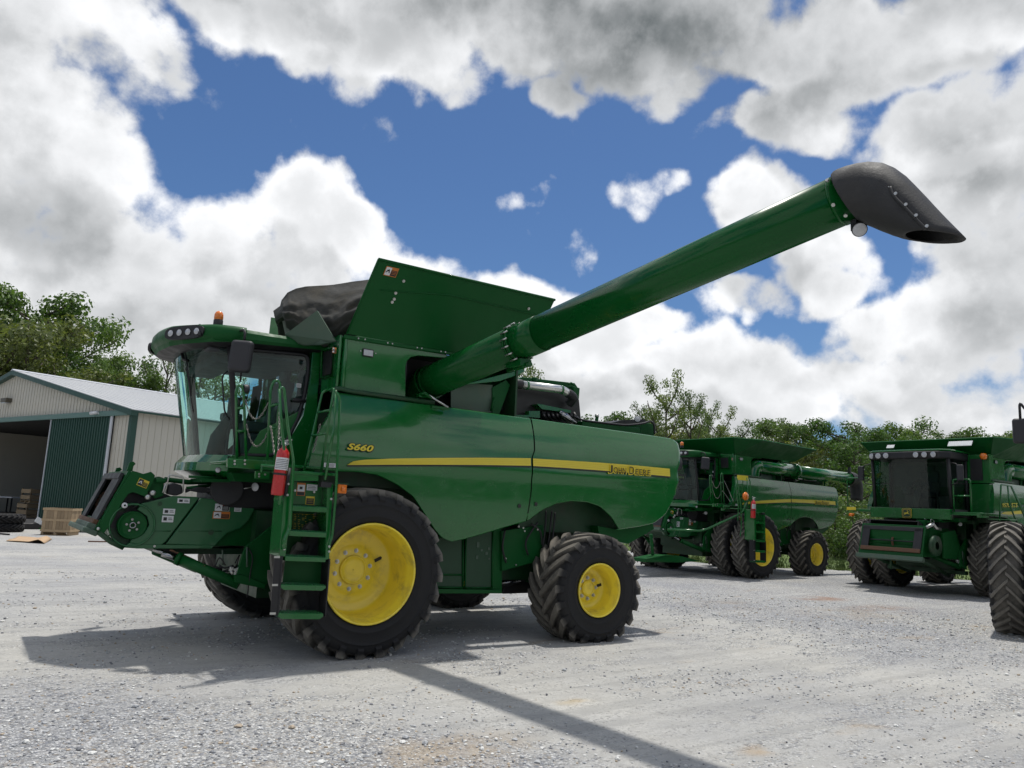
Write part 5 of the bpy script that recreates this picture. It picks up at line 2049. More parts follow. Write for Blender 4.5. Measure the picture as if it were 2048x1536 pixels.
def build_main():
    root = empty('combine_harvester', (0, 0, 0), 0, 'large green combine harvester in front, unloading auger swung out over the gravel', 'combine harvester', 'combine harvesters in the yard')
    side_shields(root)
    side_shields(root, True)
    # stripe in two lengths with a fine black keyline under it
    g = .002
    t1 = [(692, 930), (698, 924), (720, 920), (780, 917.5), (870, 916), (960, 915.5), (1059, 916.5)]
    b1 = [(692, 930), (700, 930), (780, 929.5), (870, 929.5), (960, 930), (1059, 931.5)]
    t2 = [(1063, 917), (1130, 921), (1200, 925.5), (1270, 931), (1337, 937.5)]
    b2 = [(1063, 932), (1130, 936), (1200, 941), (1270, 947), (1337, 953)]
    strip_on_panel('keyline', [(x, y) for x, y in b1], [(x, y + 3.2) for x, y in b1], M['ink'], root, .012)
    strip_on_panel('keyline', [(x, y) for x, y in b2], [(x, y + 3.0) for x, y in b2], M['ink'], root, .012)
    strip_on_panel('stripe', t1, b1, M['decal'], root, .012)
    strip_on_panel('stripe', t2, b2, M['decal'], root, .012)
    # fine rules in the stripe
    for k in range(1, 4):
        for t_, b_ in ((t1, b1), (t2, b2)):
            xs = [x for x, _ in t_[1 if t_ is t1 else 0:]]
            def iv(pl, x):
                for i in range(len(pl) - 1):
                    if pl[i][0] <= x <= pl[i + 1][0]:
                        kk = (x - pl[i][0]) / (pl[i + 1][0] - pl[i][0])
                        return pl[i][1] * (1 - kk) + pl[i + 1][1] * kk
                return pl[-1][1]
            mid = [(x, iv(t_, x) * (1 - k / 4) + iv(b_, x) * k / 4) for x in xs]
            strip_on_panel('stripe_rule', [(x, y - .25) for x, y in mid], [(x, y + .25) for x, y in mid], M['yellow_ink'], root, .0145)
    # maker's lettering on the tail
    ya = panel_y(4.6, 2.45) - .032
    rg = dict(shear=.0)
    def word(name, txt, x0, y0, x1, y1, hpx, mat, lift, off=0.0, shear=0.0, spacing=1.0):
        a, b = P(x0, y0, Y=ya), P(x1, y1, Y=ya)
        h = hpx / CF * ((a - CAM).dot(FW))
        a, b = a + Vector((0, -lift, 0)), b + Vector((0, -lift, 0))
        return text_part(name, txt, a, b, h, mat, root, shear, off, spacing=spacing)
    for nm, mt, lf, of in (('lettering_edge', M['decal'], .0, .045), ('lettering', M['ink'], .004, .0)):
        e = 1.6 if of > .02 else 0
        word(nm, 'J', 1217 - e, 946 + e, 1225 + e, 946.5 + e, 16 + 2 * e, mt, lf, of)
        word(nm, 'OHN', 1227 - e, 945.5 + e, 1252 + e, 947.5 + e, 11.5 + 2 * e, mt, lf, of, spacing=1.12)
        word(nm, 'D', 1258.5 - e, 948 + e, 1268 + e, 948.7 + e, 15 + 2 * e, mt, lf, of)
        word(nm, 'EERE', 1270.5 - e, 948.8 + e, 1300.5 + e, 951 + e, 11 + 2 * e, mt, lf, of, spacing=1.12)
    # model number near the front
    ya2 = panel_y(0, 2.45) - .03
    a, b = P(694, 899, Y=ya2), P(746.5, 904, Y=ya2)
    h = 13.5 / CF * ((a - CAM).dot(FW))
    text_part('model_number_edge', 'S660', a + Vector((-.012, .001, -.012)), b + Vector((.012, .001, -.012)), h + .022, M['ink'], root, .28, .06)
    text_part('model_number', 'S660', a + Vector((0, -.003, 0)), b + Vector((0, -.003, 0)), h, M['decal'], root, .28, .030)
    # reflective plate near the ladder
    c = P(661, 930.5, Y=.33)
    sticker('maker_plate', root, c, .16, .05, 'w')
    # small holes in the shields
    for x, y in ((1037.5, 1012), (1070.5, 1008)):
        q = P(x, y, Y=.35)
        MB().disc(Vector((q.x, panel_y(q.x, q.z) - .008, q.z)), (0, -1, 0), .028, 16, 0, .004).build('latch_hole', M['ink'], root)
    cab(root)
    grain_tank(root)
    own(auger(root))
    ladder(root)
    underbody(root)
    front_legs(root)
    feeder(root)
    engine_deck(root)
    for w_ in wheels(root):
        own(w_)
    return root


MAIN = build_main()
ext = fire_extinguisher(loc=P(554, 991, Y=-.20))
ext.rotation_euler = (0, radians(3), radians(-10))

# ================================================================== the other machines


def copy_tree(o, parent=None, skip=()):
    c = o.copy()
    col.objects.link(c)
    c.parent = parent
    for ch in o.children:
        if ch.name in skip or ch.name.split('.')[0] in skip:
            continue
        copy_tree(ch, c, skip)
    return c


def dual_wheels(root, spread=.62):
    for side in (1, -1):
        for k in (0, 1):
            y = (-.28 + k * .72) if side > 0 else (2 * YC + .28 - k * .72)
            wheel(root, 0, y, RF, .54, .577, ZF, .36, .165, 10, 26, M['tyreF'], side, 0, False, .06, .30, .13 * k)
        y = -.02 if side > 0 else 2 * YC + .02
        wheel(root, 3.43, y, RR_, .66, .366, ZR, .30, .105, 8, 20, M['tyreR'], side, 0, False, .075, .46)


def stored_auger(root):
    a, b = Vector((1.15, .72, 3.46)), Vector((6.45, .50, 3.38))
    d = (b - a).normalized()
    o = MB().tube([a - d * .1, a + d * 2.0], .222, 32).tube([a + d * 2.03, b], .215, 32).build('unloading_auger', M['green'], root)
    MB().tube([a + d * 1.96, a + d * 2.08], .26, 32).build('flange', M['green'], o)
    MB().tube(smooth_path([a, a - d * .2 + Vector((0, 0, -.06)), a - d * .28 + Vector((0, 0, -.3)), a - d * .28 + Vector((0, 0, -.8))], 5), .24, 20).build('elbow', M['green'], o)
    sp = MB().tube(smooth_path([b, b + d * .25, b + d * .45 + Vector((0, 0, -.12)), b + d * .52 + Vector((0, 0, -.4)), b + d * .50 + Vector((0, 0, -.75))], 5), [.235] * 8 + [.22] * 9 + [.20] * 4, 24, caps=False).build('spout', M['poly'], o)
    solid(sp, .015, 0)
    MB().box(b + Vector((-.1, -.1, .25)), (.10, .08, .3)).build('auger_lamp', M['black'], o)
    MB().tube([Vector((4.9, .55, 3.0)), Vector((4.9, .55, 3.2)), Vector((4.9, .45, 3.2))], .03, 8).build('auger_rest', M['green2'], root)


SKIP2 = {'unloading_auger', 'wheel'}
LADDER_PARTS = {'ladder_side', 'ladder_panel', 'step', 'riser', 'rubber_strap', 'strap_clip', 'latch', 'instruction_plate'}


def hopper(root):
    """four flared extension sheets round the tank mouth"""
    yl, yr, xf, xr = .48, 3.66, -.38, 2.9
    b = [(xf, yl, 3.74), (xf, yr, 3.74), (xr, yr, 3.74), (xr, yl, 3.74)]
    t = [(xf - .42, yl - .25, 4.22), (xf - .42, yr + .25, 4.22), (xr + .3, yr + .65, 4.15), (xr + .3, yl - .65, 4.15)]
    c = [(xf + .9, yl, 3.74), (xf + .5, yl - .68, 4.20), (xf + .9, yr, 3.74), (xf + .5, yr + .68, 4.20)]
    for pts in ([b[0], b[1], t[1], t[0]], [b[0], t[0], c[1], c[0]], [c[0], c[1], t[3], b[3]], [b[1], c[2], c[3], t[1]], [c[2], b[2], t[2], c[3]], [b[2], b[3], t[3], t[2]]):
        o = MB().add(pts, [(0, 1, 2, 3)]).build('hopper_side', M['green2'], root)
        solid(o, .03, 0)


def build_second():
    root = copy_tree(MAIN, None, SKIP2 | {'tank_extension', 'tank_cover', 'front_flap', 'hinge_rail'})
    tag(root, 'green combine harvester with dual front wheels parked right behind the tail of the front one', 'combine harvester', 'combine harvesters in the yard')
    root.location = Vector((15.95, 6.95, 0))
    root.rotation_euler = (0, 0, radians(3))
    dual_wheels(root)
    stored_auger(root)
    # folding signal boom with an amber lamp and a reflector bar above it
    mb = MB().tube(round_path([(-3.0, .9, 1.35), (-1.9, .5, 1.35), (-.95, -.25, 1.95), (-.90, -.28, 2.25)], .2), .035, 10)
    bm = mb.build('signal_boom', M['green'], root)
    MB().lathe([(.001, -.05), (.10, -.045), (.13, 0), (.10, .045), (.001, .05)], (-.90, -.28, 2.42), 'y', 20).build('amber_lamp', M['orange'], bm)
    MB().box((-.72, -.05, 2.98), (.52, .02, .15)).build('reflector_bar', M['decal'], bm)
    hopper(root)
    for ch in root.children:
        if ch.name.split('.')[0] in LADDER_PARTS:
            ch.location = ch.location + Vector((.15, -.45, 0))
    # header carrier lying in front of the feeder
    mb = MB().prism([(-3.9, .9, .52), (-3.1, .9, .62), (-2.4, 1.0, .60), (-1.6, .8, .45), (-2.4, .95, .40), (-3.9, .95, .42)], (0, .5, 0))
    mb.tube([(-3.4, 1.1, .6), (-3.5, 1.1, 1.2)], .05, 8)
    mb.build('header_carrier', M['green2'], root, .01)
    e = copy_tree(ext)
    e['label'] = 'small distant fire extinguisher on the ladder of the second combine from the left'
    e.location = root.matrix_basis @ (ext.location + Vector((.15, -.47, 0)))
    return root


bpy.context.view_layer.update()
SECOND = build_second()


def emblem(parent, c, ex, ez, s):
    """round-cornered badge: yellow rim, green field, leaping stag"""
    c, ex, ez = Vector(c), Vector(ex), Vector(ez)
    nv = ex.cross(ez).normalized()

    def pts(pl, k, lift):
        return [c + ex * (x * k) + ez * (y * k) + nv * lift for x, y in pl]
    oct_ = [(-.8, -1), (.8, -1), (1, -.8), (1, .8), (.8, 1), (-.8, 1), (-1, .8), (-1, -.8)]
    mb = MB()
    mb.prism(pts(oct_, s, 0), nv * .012, 0)
    mb.prism(pts(oct_, s * .94, .012), nv * .003, 1)
    mb.prism(pts(oct_, s * .78, .015), nv * .003, 0)
    mb.prism(pts(oct_, s * .72, .018), nv * .002, 2)
    body = [(-.50, -.05), (-.40, .10), (-.10, .08), (.15, .18), (.30, .38), (.42, .30), (.34, .18), (.28, .02), (.48, -.10), (.60, -.26), (.42, -.18), (.16, -.12), (-.18, -.14), (-.34, -.34), (-.52, -.46), (-.38, -.24)]
    mb.prism(pts(body, s, .020), nv * .004, 0)
    for a in ([(.28, .36), (.18, .58), (.23, .58), (.33, .38)], [(.22, .46), (.04, .56), (.05, .50), (.24, .41)]):
        mb.prism(pts(a, s, .020), nv * .004, 0)
    return mb.build('emblem', [M['decal'], M['ink'], M['dgreen']], parent)


SKIP3 = SKIP2 | {'windscreen', 'cab_door', 'door_pillar', 'cab_roof', 'cab_base', 'stripe', 'keyline', 'stripe_rule', 'lettering', 'lettering_edge', 'model_number', 'model_number_edge',
                 'beacon', 'mirror_arm', 'wiper', 'tank_extension', 'tank_cover', 'front_flap', 'step', 'ladder_side', 'ladder_panel', 'rubber_strap', 'strap_clip', 'handrail', 'riser', 'chain', 'grab_bar',
                 'marker_lamp', 'cab_rear_wall', 'warning_label', 'tank_window', 'window_frame', 'latch', 'reflector', 'gate_hinge', 'instruction_plate', 'signal_lens', 'signal_shade', 'turn_signal', 'headliner', 'maker_plate', 'latch_hole', 'intake_pipe',
                 'header_frame', 'header_plate', 'rubber_seal', 'feeder_lip', 'feeder_sill_plate', 'feeder_drum', 'conveyor_chain', 'feeder_throat', 'latch_hook', 'bolt', 'label', 'danger_label', 'feeder_shield', 'feeder_sill', 'pulley_housing', 'pressed_rib'}


def build_third():
    root = copy_tree(MAIN, None, SKIP3)
    tag(root, 'older green combine harvester with a six lamp black cab visor, facing the camera at right', 'combine harvester', 'combine harvesters in the yard')
    dual_wheels(root)
    stored_auger(root)
    G = M['green']
    # square cab
    y0, y1 = 1.02, 3.12
    xb, xt = -1.52, -1.62
    z0, z1 = 2.28, 3.64
    rows = []
    for j in range(5):
        z = z0 + (z1 - z0) * j / 4
        rows.append([Vector((xb + (xt - xb) * j / 4 - .16 * (1 - ((y - YC) / 1.05) ** 2), y, z)) for y in [y0 + (y1 - y0) * i / 16 for i in range(17)]])
    MB().grid(rows, flip=True).build('windscreen', M['glass_dark'], root)
    for y in (y0, y1):
        MB().tube([(xb, y, z0), (xt, y, z1)], .05, 6).build('door_pillar', M['black'], root)
        d = MB().add([(xb, y, z0), (-.62, y, z0), (-.62, y, z1), (xt, y, z1)], [(0, 1, 2, 3)]).build('cab_door', M['glass_dark'], root)
        MB().tube([(-.64, y, z0), (-.64, y, z1)], .045, 6).tube([(xb, y, 2.95), (-.64, y, 2.98)], .015, 6).build('door_frame', M['black'], d)
    mb = MB().b2((-.58, y0, 2.2), (-.42, y1, 3.7))
    mb.b2((-1.55, y0, 2.0), (-.42, y1, 2.27))
    mb.build('cab_rear_wall', M['trim'], root)
    # visor
    pl = [(-.42, .96), (-1.65, .94), (-1.86, 1.15), (-1.93, YC), (-1.86, 3.0), (-1.65, 3.20), (-.42, 3.18)]
    mb = MB().prism([(x, y, 3.60) for x, y in pl], (0, 0, .20))
    vz = mb.build('cab_roof', M['black'], root, .04, 3)
    MB().prism([(x * .985 - .0, y, 3.80) for x, y in pl], (0, 0, .055)).build('roof_cap', G, vz, .03, 3)
    for i, y in enumerate((1.28, 1.50, 1.72, 2.56, 2.80, 3.0)):
        lamp(vz, (-1.93 + .10 * ((y - YC)) ** 2 - .012, y, 3.70), (-1, 0.12 * (y - YC) * -1, -.05), .085, 'work_lamp', depth=.03)
    # front beam with emblem
    mb = MB().prism([(-1.72, .98, 1.98), (-1.72, .98, 2.26), (-1.80, YC, 2.26), (-1.72, 3.16, 2.26), (-1.72, 3.16, 1.98), (-1.80, YC, 1.98)], (.14, 0, 0))
    mb.b2((-1.6, .3, 2.12), (-.5, 1.0, 2.20))
    mb.b2((-1.6, 3.15, 2.12), (-.5, 3.8, 2.20))
    mb.build('front_beam', G, root, .01)
    emblem(root, (-1.815, YC, 2.12), (0, -1, 0), (0, 0, 1), .13)
    # tank front either side, tinted window, beacon
    for a_, b_ in (((-.60, .42, 3.0), (-.36, 1.0, 3.78)), ((-.60, 3.14, 3.0), (-.36, 3.7, 3.78)), ((-.62, .44, 2.2), (-.38, .96, 2.98)), ((-.62, 3.18, 2.2), (-.38, 3.7, 2.98))):
        MB().b2(a_, b_).build('tank_front_panel', G, root, .01)
    MB().b2((-.625, .60, 3.08), (-.60, .90, 3.66)).build('tank_window', M['black'], root)
    MB().lathe([(.001, -.09), (.07, -.08), (.09, 0), (.07, .07), (.001, .09)], (-.70, .52, 3.72), 'z', 16).build('beacon', M['orange'], root)
    hopper(root)
    MB().box((-.93, 1.0, 4.06), (.02, .62, .17), Matrix.Rotation(radians(38), 3, 'Y')).build('hopper_window', M['white'], root)
    MB().box((-.90, 2.95, 4.05), (.02, .22, .12), Matrix.Rotation(radians(38), 3, 'Y')).build('hopper_window', M['white'], root)
    # front face of the feeder, seen from ahead: frame, seal, drum
    xf2, zt, zb = -2.75, 1.80, 1.02
    ya, yb = YC - .86, YC + .86
    tilt = Vector((.30, 0, .95)).normalized()

    def F(y, h, o_=0.0):
        return Vector((xf2, y, zb)) + tilt * h + Vector((-.95, 0, .30)) * o_
    H = .80

    def pane(y0_, y1_, h0, h1, th, name, mat, off=0.0, bev=.006):
        mb = MB().prism([F(y0_, h0, off), F(y1_, h0, off), F(y1_, h1, off), F(y0_, h1, off)], (F(0, 0, th) - F(0, 0, 0)))
        return mb.build(name, mat, root, bev)
    for args in ((ya, yb, H - .08, H, .05), (ya, yb, -.06, .06, .05), (ya, ya + .09, .06, H - .08, .05), (yb - .09, yb, .06, H - .08, .05)):
        pane(*args, 'header_frame', M['green2'])
    for args in ((ya + .05, yb - .05, H - .17, H - .06, .03), (ya + .05, ya + .26, .16, H - .1, .03), (yb - .26, yb - .05, .16, H - .1, .03)):
        pane(*args, 'rubber_seal', M['black'], .05)
    pane(ya + .06, yb - .06, .06, .16, .06, 'feeder_lip', M['rust'], .04)
    pane(ya - .04, yb + .04, -.16, -.05, .12, 'feeder_sill_plate', M['flap'], -.02)
    pane(ya + .1, yb - .1, .08, H - .1, .02, 'feeder_throat', M['black'], -.55)
    mb = MB()
    dcc = F(YC, .40, -.16)
    mb.tube([(dcc.x, ya + .14, dcc.z), (dcc.x, YC - .03, dcc.z)], .15, 18).tube([(dcc.x, YC + .03, dcc.z), (dcc.x, yb - .14, dcc.z)], .15, 18)
    dr = mb.build('feeder_drum', M['green2'], root)
    MB().tube([(dcc.x, YC - .028, dcc.z), (dcc.x, YC + .028, dcc.z)], .17, 14).tube([(dcc.x, ya + .10, dcc.z), (dcc.x, ya + .14, dcc.z)], .17, 14).build('conveyor_chain', M['rust'], dr)
    MB().lathe([(.10, -.05), (.26, -.05), (.27, 0), (.26, .05), (.10, .05)], (-2.35, ya - .12, 1.30), 'y', 24).build('drive_pulley', M['dgreen'], root)
    mb = MB().prism([(-1.95, ya - .15, .98), (-2.0, ya - .15, 1.62), (-1.3, ya - .15, 1.72), (-1.0, ya - .15, 1.2), (-1.3, ya - .15, .95)], (0, .05, 0))
    mb.b2((-2.6, ya + .05, 1.0), (-1.2, yb - .05, 1.75))
    mb.build('feeder_shield', M['green2'], root, .006)
    MB().tube([(-2.55, ya, 1.75), (-2.3, ya - .05, 1.85), (-2.25, ya - .1, 1.75), (-2.0, ya - .1, 1.72)], .04, 8).build('coupler_lever', M['zinc'], root)
    # struts under the feeder
    MB().tube([(-2.6, yb - .2, .95), (-1.0, yb - .5, .5)], .04, 8).tube([(-2.6, ya + .2, .95), (-1.0, ya + .2, .5)], .05, 8).b2((-1.0, 1.0, .55), (-.8, 3.1, .65)).tube([(-2.55, YC + .1, .95), (-2.55, YC + .1, .62)], .03, 6).build('feeder_strut', M['dgreen'], root)
    # rails: the near landing and the ladder side
    tubes('handrail', [[(-1.55, .52, 2.2), (-1.55, .52, 3.05), (-1.55, .95, 3.05), (-1.55, .95, 2.2)], [(-1.55, .52, 2.62), (-1.55, .95, 2.62)],
                       [(-1.0, .1, 1.9), (-.9, .05, 2.95), (-.3, .05, 2.95), (.45, -.1, 1.9), (.5, -.15, 1.5)], [(-.5, .05, 2.95), (-.45, .05, 2.45), (-.1, .0, 1.9)], [(-.3, .05, 2.95), (.3, -.1, 1.9)]], .022, G, root)
    tubes('handrail', [[(-1.55, 3.95, 2.1), (-1.55, 3.95, 3.1), (-1.55, 3.3, 3.1)], [(-1.55, 3.7, 2.15), (-1.55, 3.95, 2.15)]], .018, G, root)
    # yellow stripe, white upper lip and lettering
    T = [(692, 926), (720, 920), (1059, 921)]
    B = [(692, 927), (760, 934), (1059, 936)]
    o = strip_on_panel('stripe', T, B, M['decal'], root, .006)
    T = [(800, 902), (900, 899), (1059, 903)]
    B = [(800, 903), (900, 906), (1059, 912)]
    strip_on_panel('pale_stripe', T, B, M['flap'], root, .006)
    ya2 = panel_y(0, 2.45) - .02
    text_part('lettering', '9570', (-.2, ya2, 2.38), (.25, ya2, 2.40), .115, M['decal'], root, .1, .02)
    text_part('lettering', 'STS', (.37, ya2, 2.405), (.75, ya2, 2.42), .115, M['decal'], root, .1, .02)
    # mirrors
    for s in (1, -1):
        def mm(v):
            return Vector(v) if s > 0 else Vector((v[0], 2 * YC - v[1], v[2]))
        a = tubes('mirror_arm', [[mm((-1.6, .98, 3.5)), mm((-1.66, .78, 3.45)), mm((-1.66, .78, 2.95)), mm((-1.6, .98, 2.9))]], .014, M['black'], root)
        MB().box(mm((-1.68, .70, 3.22)), (.08, .17, .42)).build('mirror', M['mirror_shell'], a, .03, 3)
    tubes('beacon_boom', [[(-1.6, 3.3, 1.75), (-1.7, 3.7, 1.75), (-1.7, 3.75, 1.95)]], .014, M['black'], root)
    MB().lathe([(.001, -.05), (.07, -.04), (.08, 0), (.07, .04), (.001, .05)], (-1.7, 3.75, 2.02), 'z', 14).build('amber_lamp', M['orange'], root)
    MB().box((-1.7, 3.75, 2.2), (.02, .28, .09)).build('reflector_bar', M['decal'], root)
    return root


THIRD = build_third()
THIRD.location = Vector((19.05, .88, 0))
THIRD.rotation_euler = (0, 0, radians(1))
FOURTH = copy_tree(THIRD, None, {'mirror_arm', 'beacon_boom', 'reflector_bar', 'amber_lamp', 'hopper_side', 'hopper_window', 'handrail'})
FOURTH['label'] = 'combine harvester cut off by the right edge, only dual tyres and mirror in view'
FOURTH.location = Vector((12.88, -5.85, 0))
FOURTH.rotation_euler = (0, 0, radians(20))
bpy.context.view_layer.update()
# the fourth one's right-hand mirror reaches out on a long arm
inv = FOURTH.matrix_basis.inverted()
mp = PP(2042, 862, Vector((10.2, 0, 0)), Vector((1, 0, 0)))
mp = inv @ mp
arm = tubes('mirror_arm', [[Vector((-1.6, 3.1, 3.66)), Vector((mp.x, mp.y - .1, 3.72)), mp + Vector((0, 0, .5)), mp + Vector((0, 0, .2))]], .02, M['black'], FOURTH, 8, .1)
MB().box(mp, (.12, .24, .42)).build('mirror', M['mirror_shell'], arm, .05, 4)

# ================================================================== ground


def ground_mat():
    mt, t, b = bsdf('crushed_stone_yard')
    tc = t.new('ShaderNodeTexCoord')
    v = tc.outputs['Object']
    # patches: where loose stone lies and where dust is packed
    mp_ = t.new('ShaderNodeMapping')
    mp_.inputs['Rotation'].default_value = (0, 0, radians(-20))
    mp_.inputs['Scale'].default_value = (1.0, 2.4, 1)
    t.lk(v, mp_.inputs[0])
    big = t.noise(mp_.outputs[0], .33, 7, .62, .35)
    mid = t.noise(mp_.outputs[0], 2.3, 8, .68, .3)
    fine = t.noise(v, 38, 6, .7)
    vo = t.new('ShaderNodeTexVoronoi')
    vo.inputs['Scale'].default_value = 42
    t.lk(v, vo.inputs['Vector'])
    vo2 = t.new('ShaderNodeTexVoronoi')
    vo2.inputs['Scale'].default_value = 17
    t.lk(v, vo2.inputs['Vector'])
    sep = t.new('ShaderNodeSeparateColor')
    t.lk(vo.outputs['Color'], sep.inputs[0])
    # distance from the front of the yard: looser to the far right and near left
    sx = t.new('ShaderNodeSeparateXYZ')
    t.lk(v, sx.inputs[0])
    nearleft = t.ramp(t.vmath('LENGTH', t.vmath('SUBTRACT', v, (-3.6, -3.3, 0))), 3.6, .8, 0, .34)
    far = t.ramp(t.math('ADD', sx.outputs[0], t.math('MULTIPLY', big, 9.0)), 8.0, 19.0, 0, .24)
    cov = t.math('ADD', t.math('ADD', t.math('MULTIPLY', big, .55), t.math('MULTIPLY', mid, .45)), t.math('MAXIMUM', nearleft, far))
    loose = t.ramp(cov, .47, .62)
    dust = t.mix(t.ramp(mid, .25, .8), (.395, .393, .385), (.57, .568, .553))
    dust = t.mix(t.ramp(fine, .40, .70, 0, .6), dust, (.33, .33, .32))
    stone = t.mix(sep.outputs[0], (.32, .33, .345), (.84, .84, .83))
    stone = t.mix(t.ramp(sep.outputs[1], .80, .95, 0, .7), stone, (.42, .36, .29))
    stone = t.mix(t.ramp(sep.outputs[2], .75, .97, 0, .8), stone, (.23, .25, .30))
    stone = t.mix(t.ramp(vo.outputs['Distance'], .32, .68, 0, .6), stone, (.15, .15, .15))
    patch = t.noise(v, 1.1, 7, .7, .4)
    dust = t.mix(t.ramp(patch, .45, .62, 0, .5), dust, (.40, .395, .385))
    dust = t.mix(t.ramp(t.noise(v, 5.0, 6, .7), .50, .66, 0, .5), dust, (.33, .325, .315))
    mt2 = t.new('ShaderNodeMapping')
    mt2.inputs['Rotation'].default_value = (0, 0, radians(-12))
    mt2.inputs['Scale'].default_value = (.18, 2.6, 1)
    t.lk(v, mt2.inputs[0])
    ruts = t.noise(mt2.outputs[0], 1.0, 5, .6, .6)
    dust = t.mix(t.ramp(ruts, .50, .60, 0, .55), dust, (.33, .33, .325))
    loose = t.math('MULTIPLY', loose, t.ramp(ruts, .30, .44, .35, 1))
    bs = t.mix(loose, dust, stone)
    # scattered single stones in the packed part
    single = t.math('MULTIPLY', t.ramp(t.noise(v, 60, 2, .5), .66, .70), t.ramp(mid, .38, .6))
    bs = t.mix(single, bs, (.13, .13, .14))
    crumbs = t.math('MULTIPLY', t.ramp(t.noise(v, 24, 4, .65), .55, .66, 0, .75), t.ramp(mid, .40, .6))
    bs = t.mix(crumbs, bs, (.22, .22, .22))
    # earthy, ochre stains
    tan = t.ramp(t.noise(mp_.outputs[0], .55, 6, .65, .2), .60, .72, 0, .55)
    tan = t.math('MULTIPLY', tan, t.ramp(mid, .3, .7, .4, 1))
    bs = t.mix(tan, bs, (.40, .30, .19))
    # one clear ochre spot at the front of the yard and rusty crumbs further out
    spots = [(P(900, 1500, Z=0), .95, .55, (.45, .35, .23)), (P(1640, 1197, Z=0), 1.1, .7, (.27, .14, .08)), (P(1770, 1218, Z=0), 1.4, .45, (.30, .17, .09)), (P(1700, 1228, Z=0), 2.0, .3, (.36, .27, .17)), (P(1150, 1405, Z=0), .3, .6, (.45, .33, .15)), (P(1520, 1500, Z=0), .3, .6, (.45, .33, .2)), (P(1460, 1210, Z=0), 1.6, .4, (.38, .30, .2))]
    for (pc, r0, w_, c_) in spots:
        cx, cy = pc.x, pc.y
        q = t.vmath('MULTIPLY', t.vmath('SUBTRACT', v, (cx, cy, 0)), (1, 1.6, 0))
        f = t.math('MULTIPLY', t.ramp(t.vmath('LENGTH', q), r0, r0 * .15, 0, 1), t.ramp(patch, .40, .58, 0, w_))
        bs = t.mix(f, bs, c_)
    tone = t.noise(v, .25, 5, .6)
    bs = t.mix(1.0, bs, t.mix(t.ramp(tone, .3, .7), (.82, .83, .86), (1.08, 1.065, 1.02)), 'MULTIPLY')
    t.lk(bs, b.inputs['Base Color'])
    b.inputs['Roughness'].default_value = .93
    b.inputs['Specular IOR Level'].default_value = .2
    h1 = t.math('MULTIPLY', t.ramp(vo.outputs['Distance'], 0, .6, 1, 0), t.math('MULTIPLY_ADD', loose, .9, .1))
    h = t.math('ADD', t.math('MULTIPLY', h1, .9), t.math('MULTIPLY', mid, 2.2))
    h = t.math('ADD', h, t.math('MULTIPLY', fine, .35))
    h = t.math('ADD', h, t.math('MULTIPLY', single, .8))
    h = t.math('ADD', h, t.math('MULTIPLY', crumbs, .5))
    h = t.math('ADD', h, t.math('MULTIPLY', ruts, 2.5))
    bp = t.new('ShaderNodeBump')
    bp.inputs['Strength'].default_value = 1.0
    bp.inputs['Distance'].default_value = .016
    t.lk(h, bp.inputs['Height'])
    t.lk(bp.outputs[0], b.inputs['Normal'])
    return mt


def grass_mat(name='meadow_grass', a=(.045, .085, .018), b_=(.13, .19, .045)):
    mt, t, b = bsdf(name)
    tc = t.new('ShaderNodeTexCoord')
    v = tc.outputs['Object']
    n = t.noise(v, .5, 8, .7)
    n2 = t.noise(v, 9, 6, .7)
    bs = t.mix(t.ramp(n, .3, .7), a, b_)
    bs = t.mix(t.ramp(n2, .45, .75, 0, .5), bs, (.20, .20, .07))
    t.lk(bs, b.inputs['Base Color'])
    b.inputs['Roughness'].default_value = .9
    bp = t.new('ShaderNodeBump')
    bp.inputs['Strength'].default_value = 1
    bp.inputs['Distance'].default_value = .06
    t.lk(n2, bp.inputs['Height'])
    t.lk(bp.outputs[0], b.inputs['Normal'])
    return mt


M['ground'] = ground_mat()
M['grass'] = grass_mat()
S_ = 1500
mb = MB().add([(-S_, -S_, 0), (S_, -S_, 0), (S_, S_, 0), (-S_, S_, 0)], [(0, 1, 2, 3)])
g_ = mb.build('ground', M['ground'])
tag(g_, kind='structure')
# meadow behind the machines, ragged edge
e0 = [P(x, y, Z=0) for x, y in ((1040, 1076), (1300, 1108), (1440, 1131), (1660, 1140), (1770, 1144), (1800, 1149), (2000, 1166), (2300, 1205))]
rnd = random.Random(4)
edge = []
for i in range(len(e0) - 1):
    for k in range(14):
        p = e0[i].lerp(e0[i + 1], k / 14)
        edge.append(p + Vector((rnd.uniform(-.35, .35), rnd.uniform(-.2, .2), 0)))
edge.append(e0[-1])
far = []
for q in (e0[-1], e0[0]):
    d = (q - CAM)
    d.z = 0
    far.append(q + d.normalized() * 1000)
ring = [Vector((q.x, q.y, .006)) for q in edge + far]
MBg = MB().add(ring, [list(range(len(ring)))])
gr = MBg.build('grass_field', M['grass'])
tag(gr, kind='structure')

# blades standing along the near part of the meadow
mb = MB()
vs, fs = [], []
for k in range(16000):
    i = rnd.randrange(len(edge) - 1)
    p = edge[i].lerp(edge[i + 1], rnd.random())
    d = Vector((p.x - CAM.x, p.y - CAM.y, 0)).normalized()
    p = p + d * (rnd.random() ** 1.7 * 14)
    h = rnd.uniform(.05, .16) * (1 + .8 * max(0, mnoise.noise(p * .4)))
    a = rnd.uniform(0, PI)
    w_ = rnd.uniform(.012, .03)
    u = Vector((cos(a), sin(a), 0)) * w_
    l_ = Vector((rnd.uniform(-.06, .06), rnd.uniform(-.06, .06), h))
    b = len(vs)
    vs += [Vector((p.x, p.y, .004)) - u, Vector((p.x, p.y, .004)) + u, Vector((p.x, p.y, .004)) + l_]
    fs.append((b, b + 1, b + 2))
o = MB().add(vs, fs).build('grass_blades', M['grass'])
tag(o, 'short green meadow grass growing behind the parked machines', 'grass', kind='stuff')


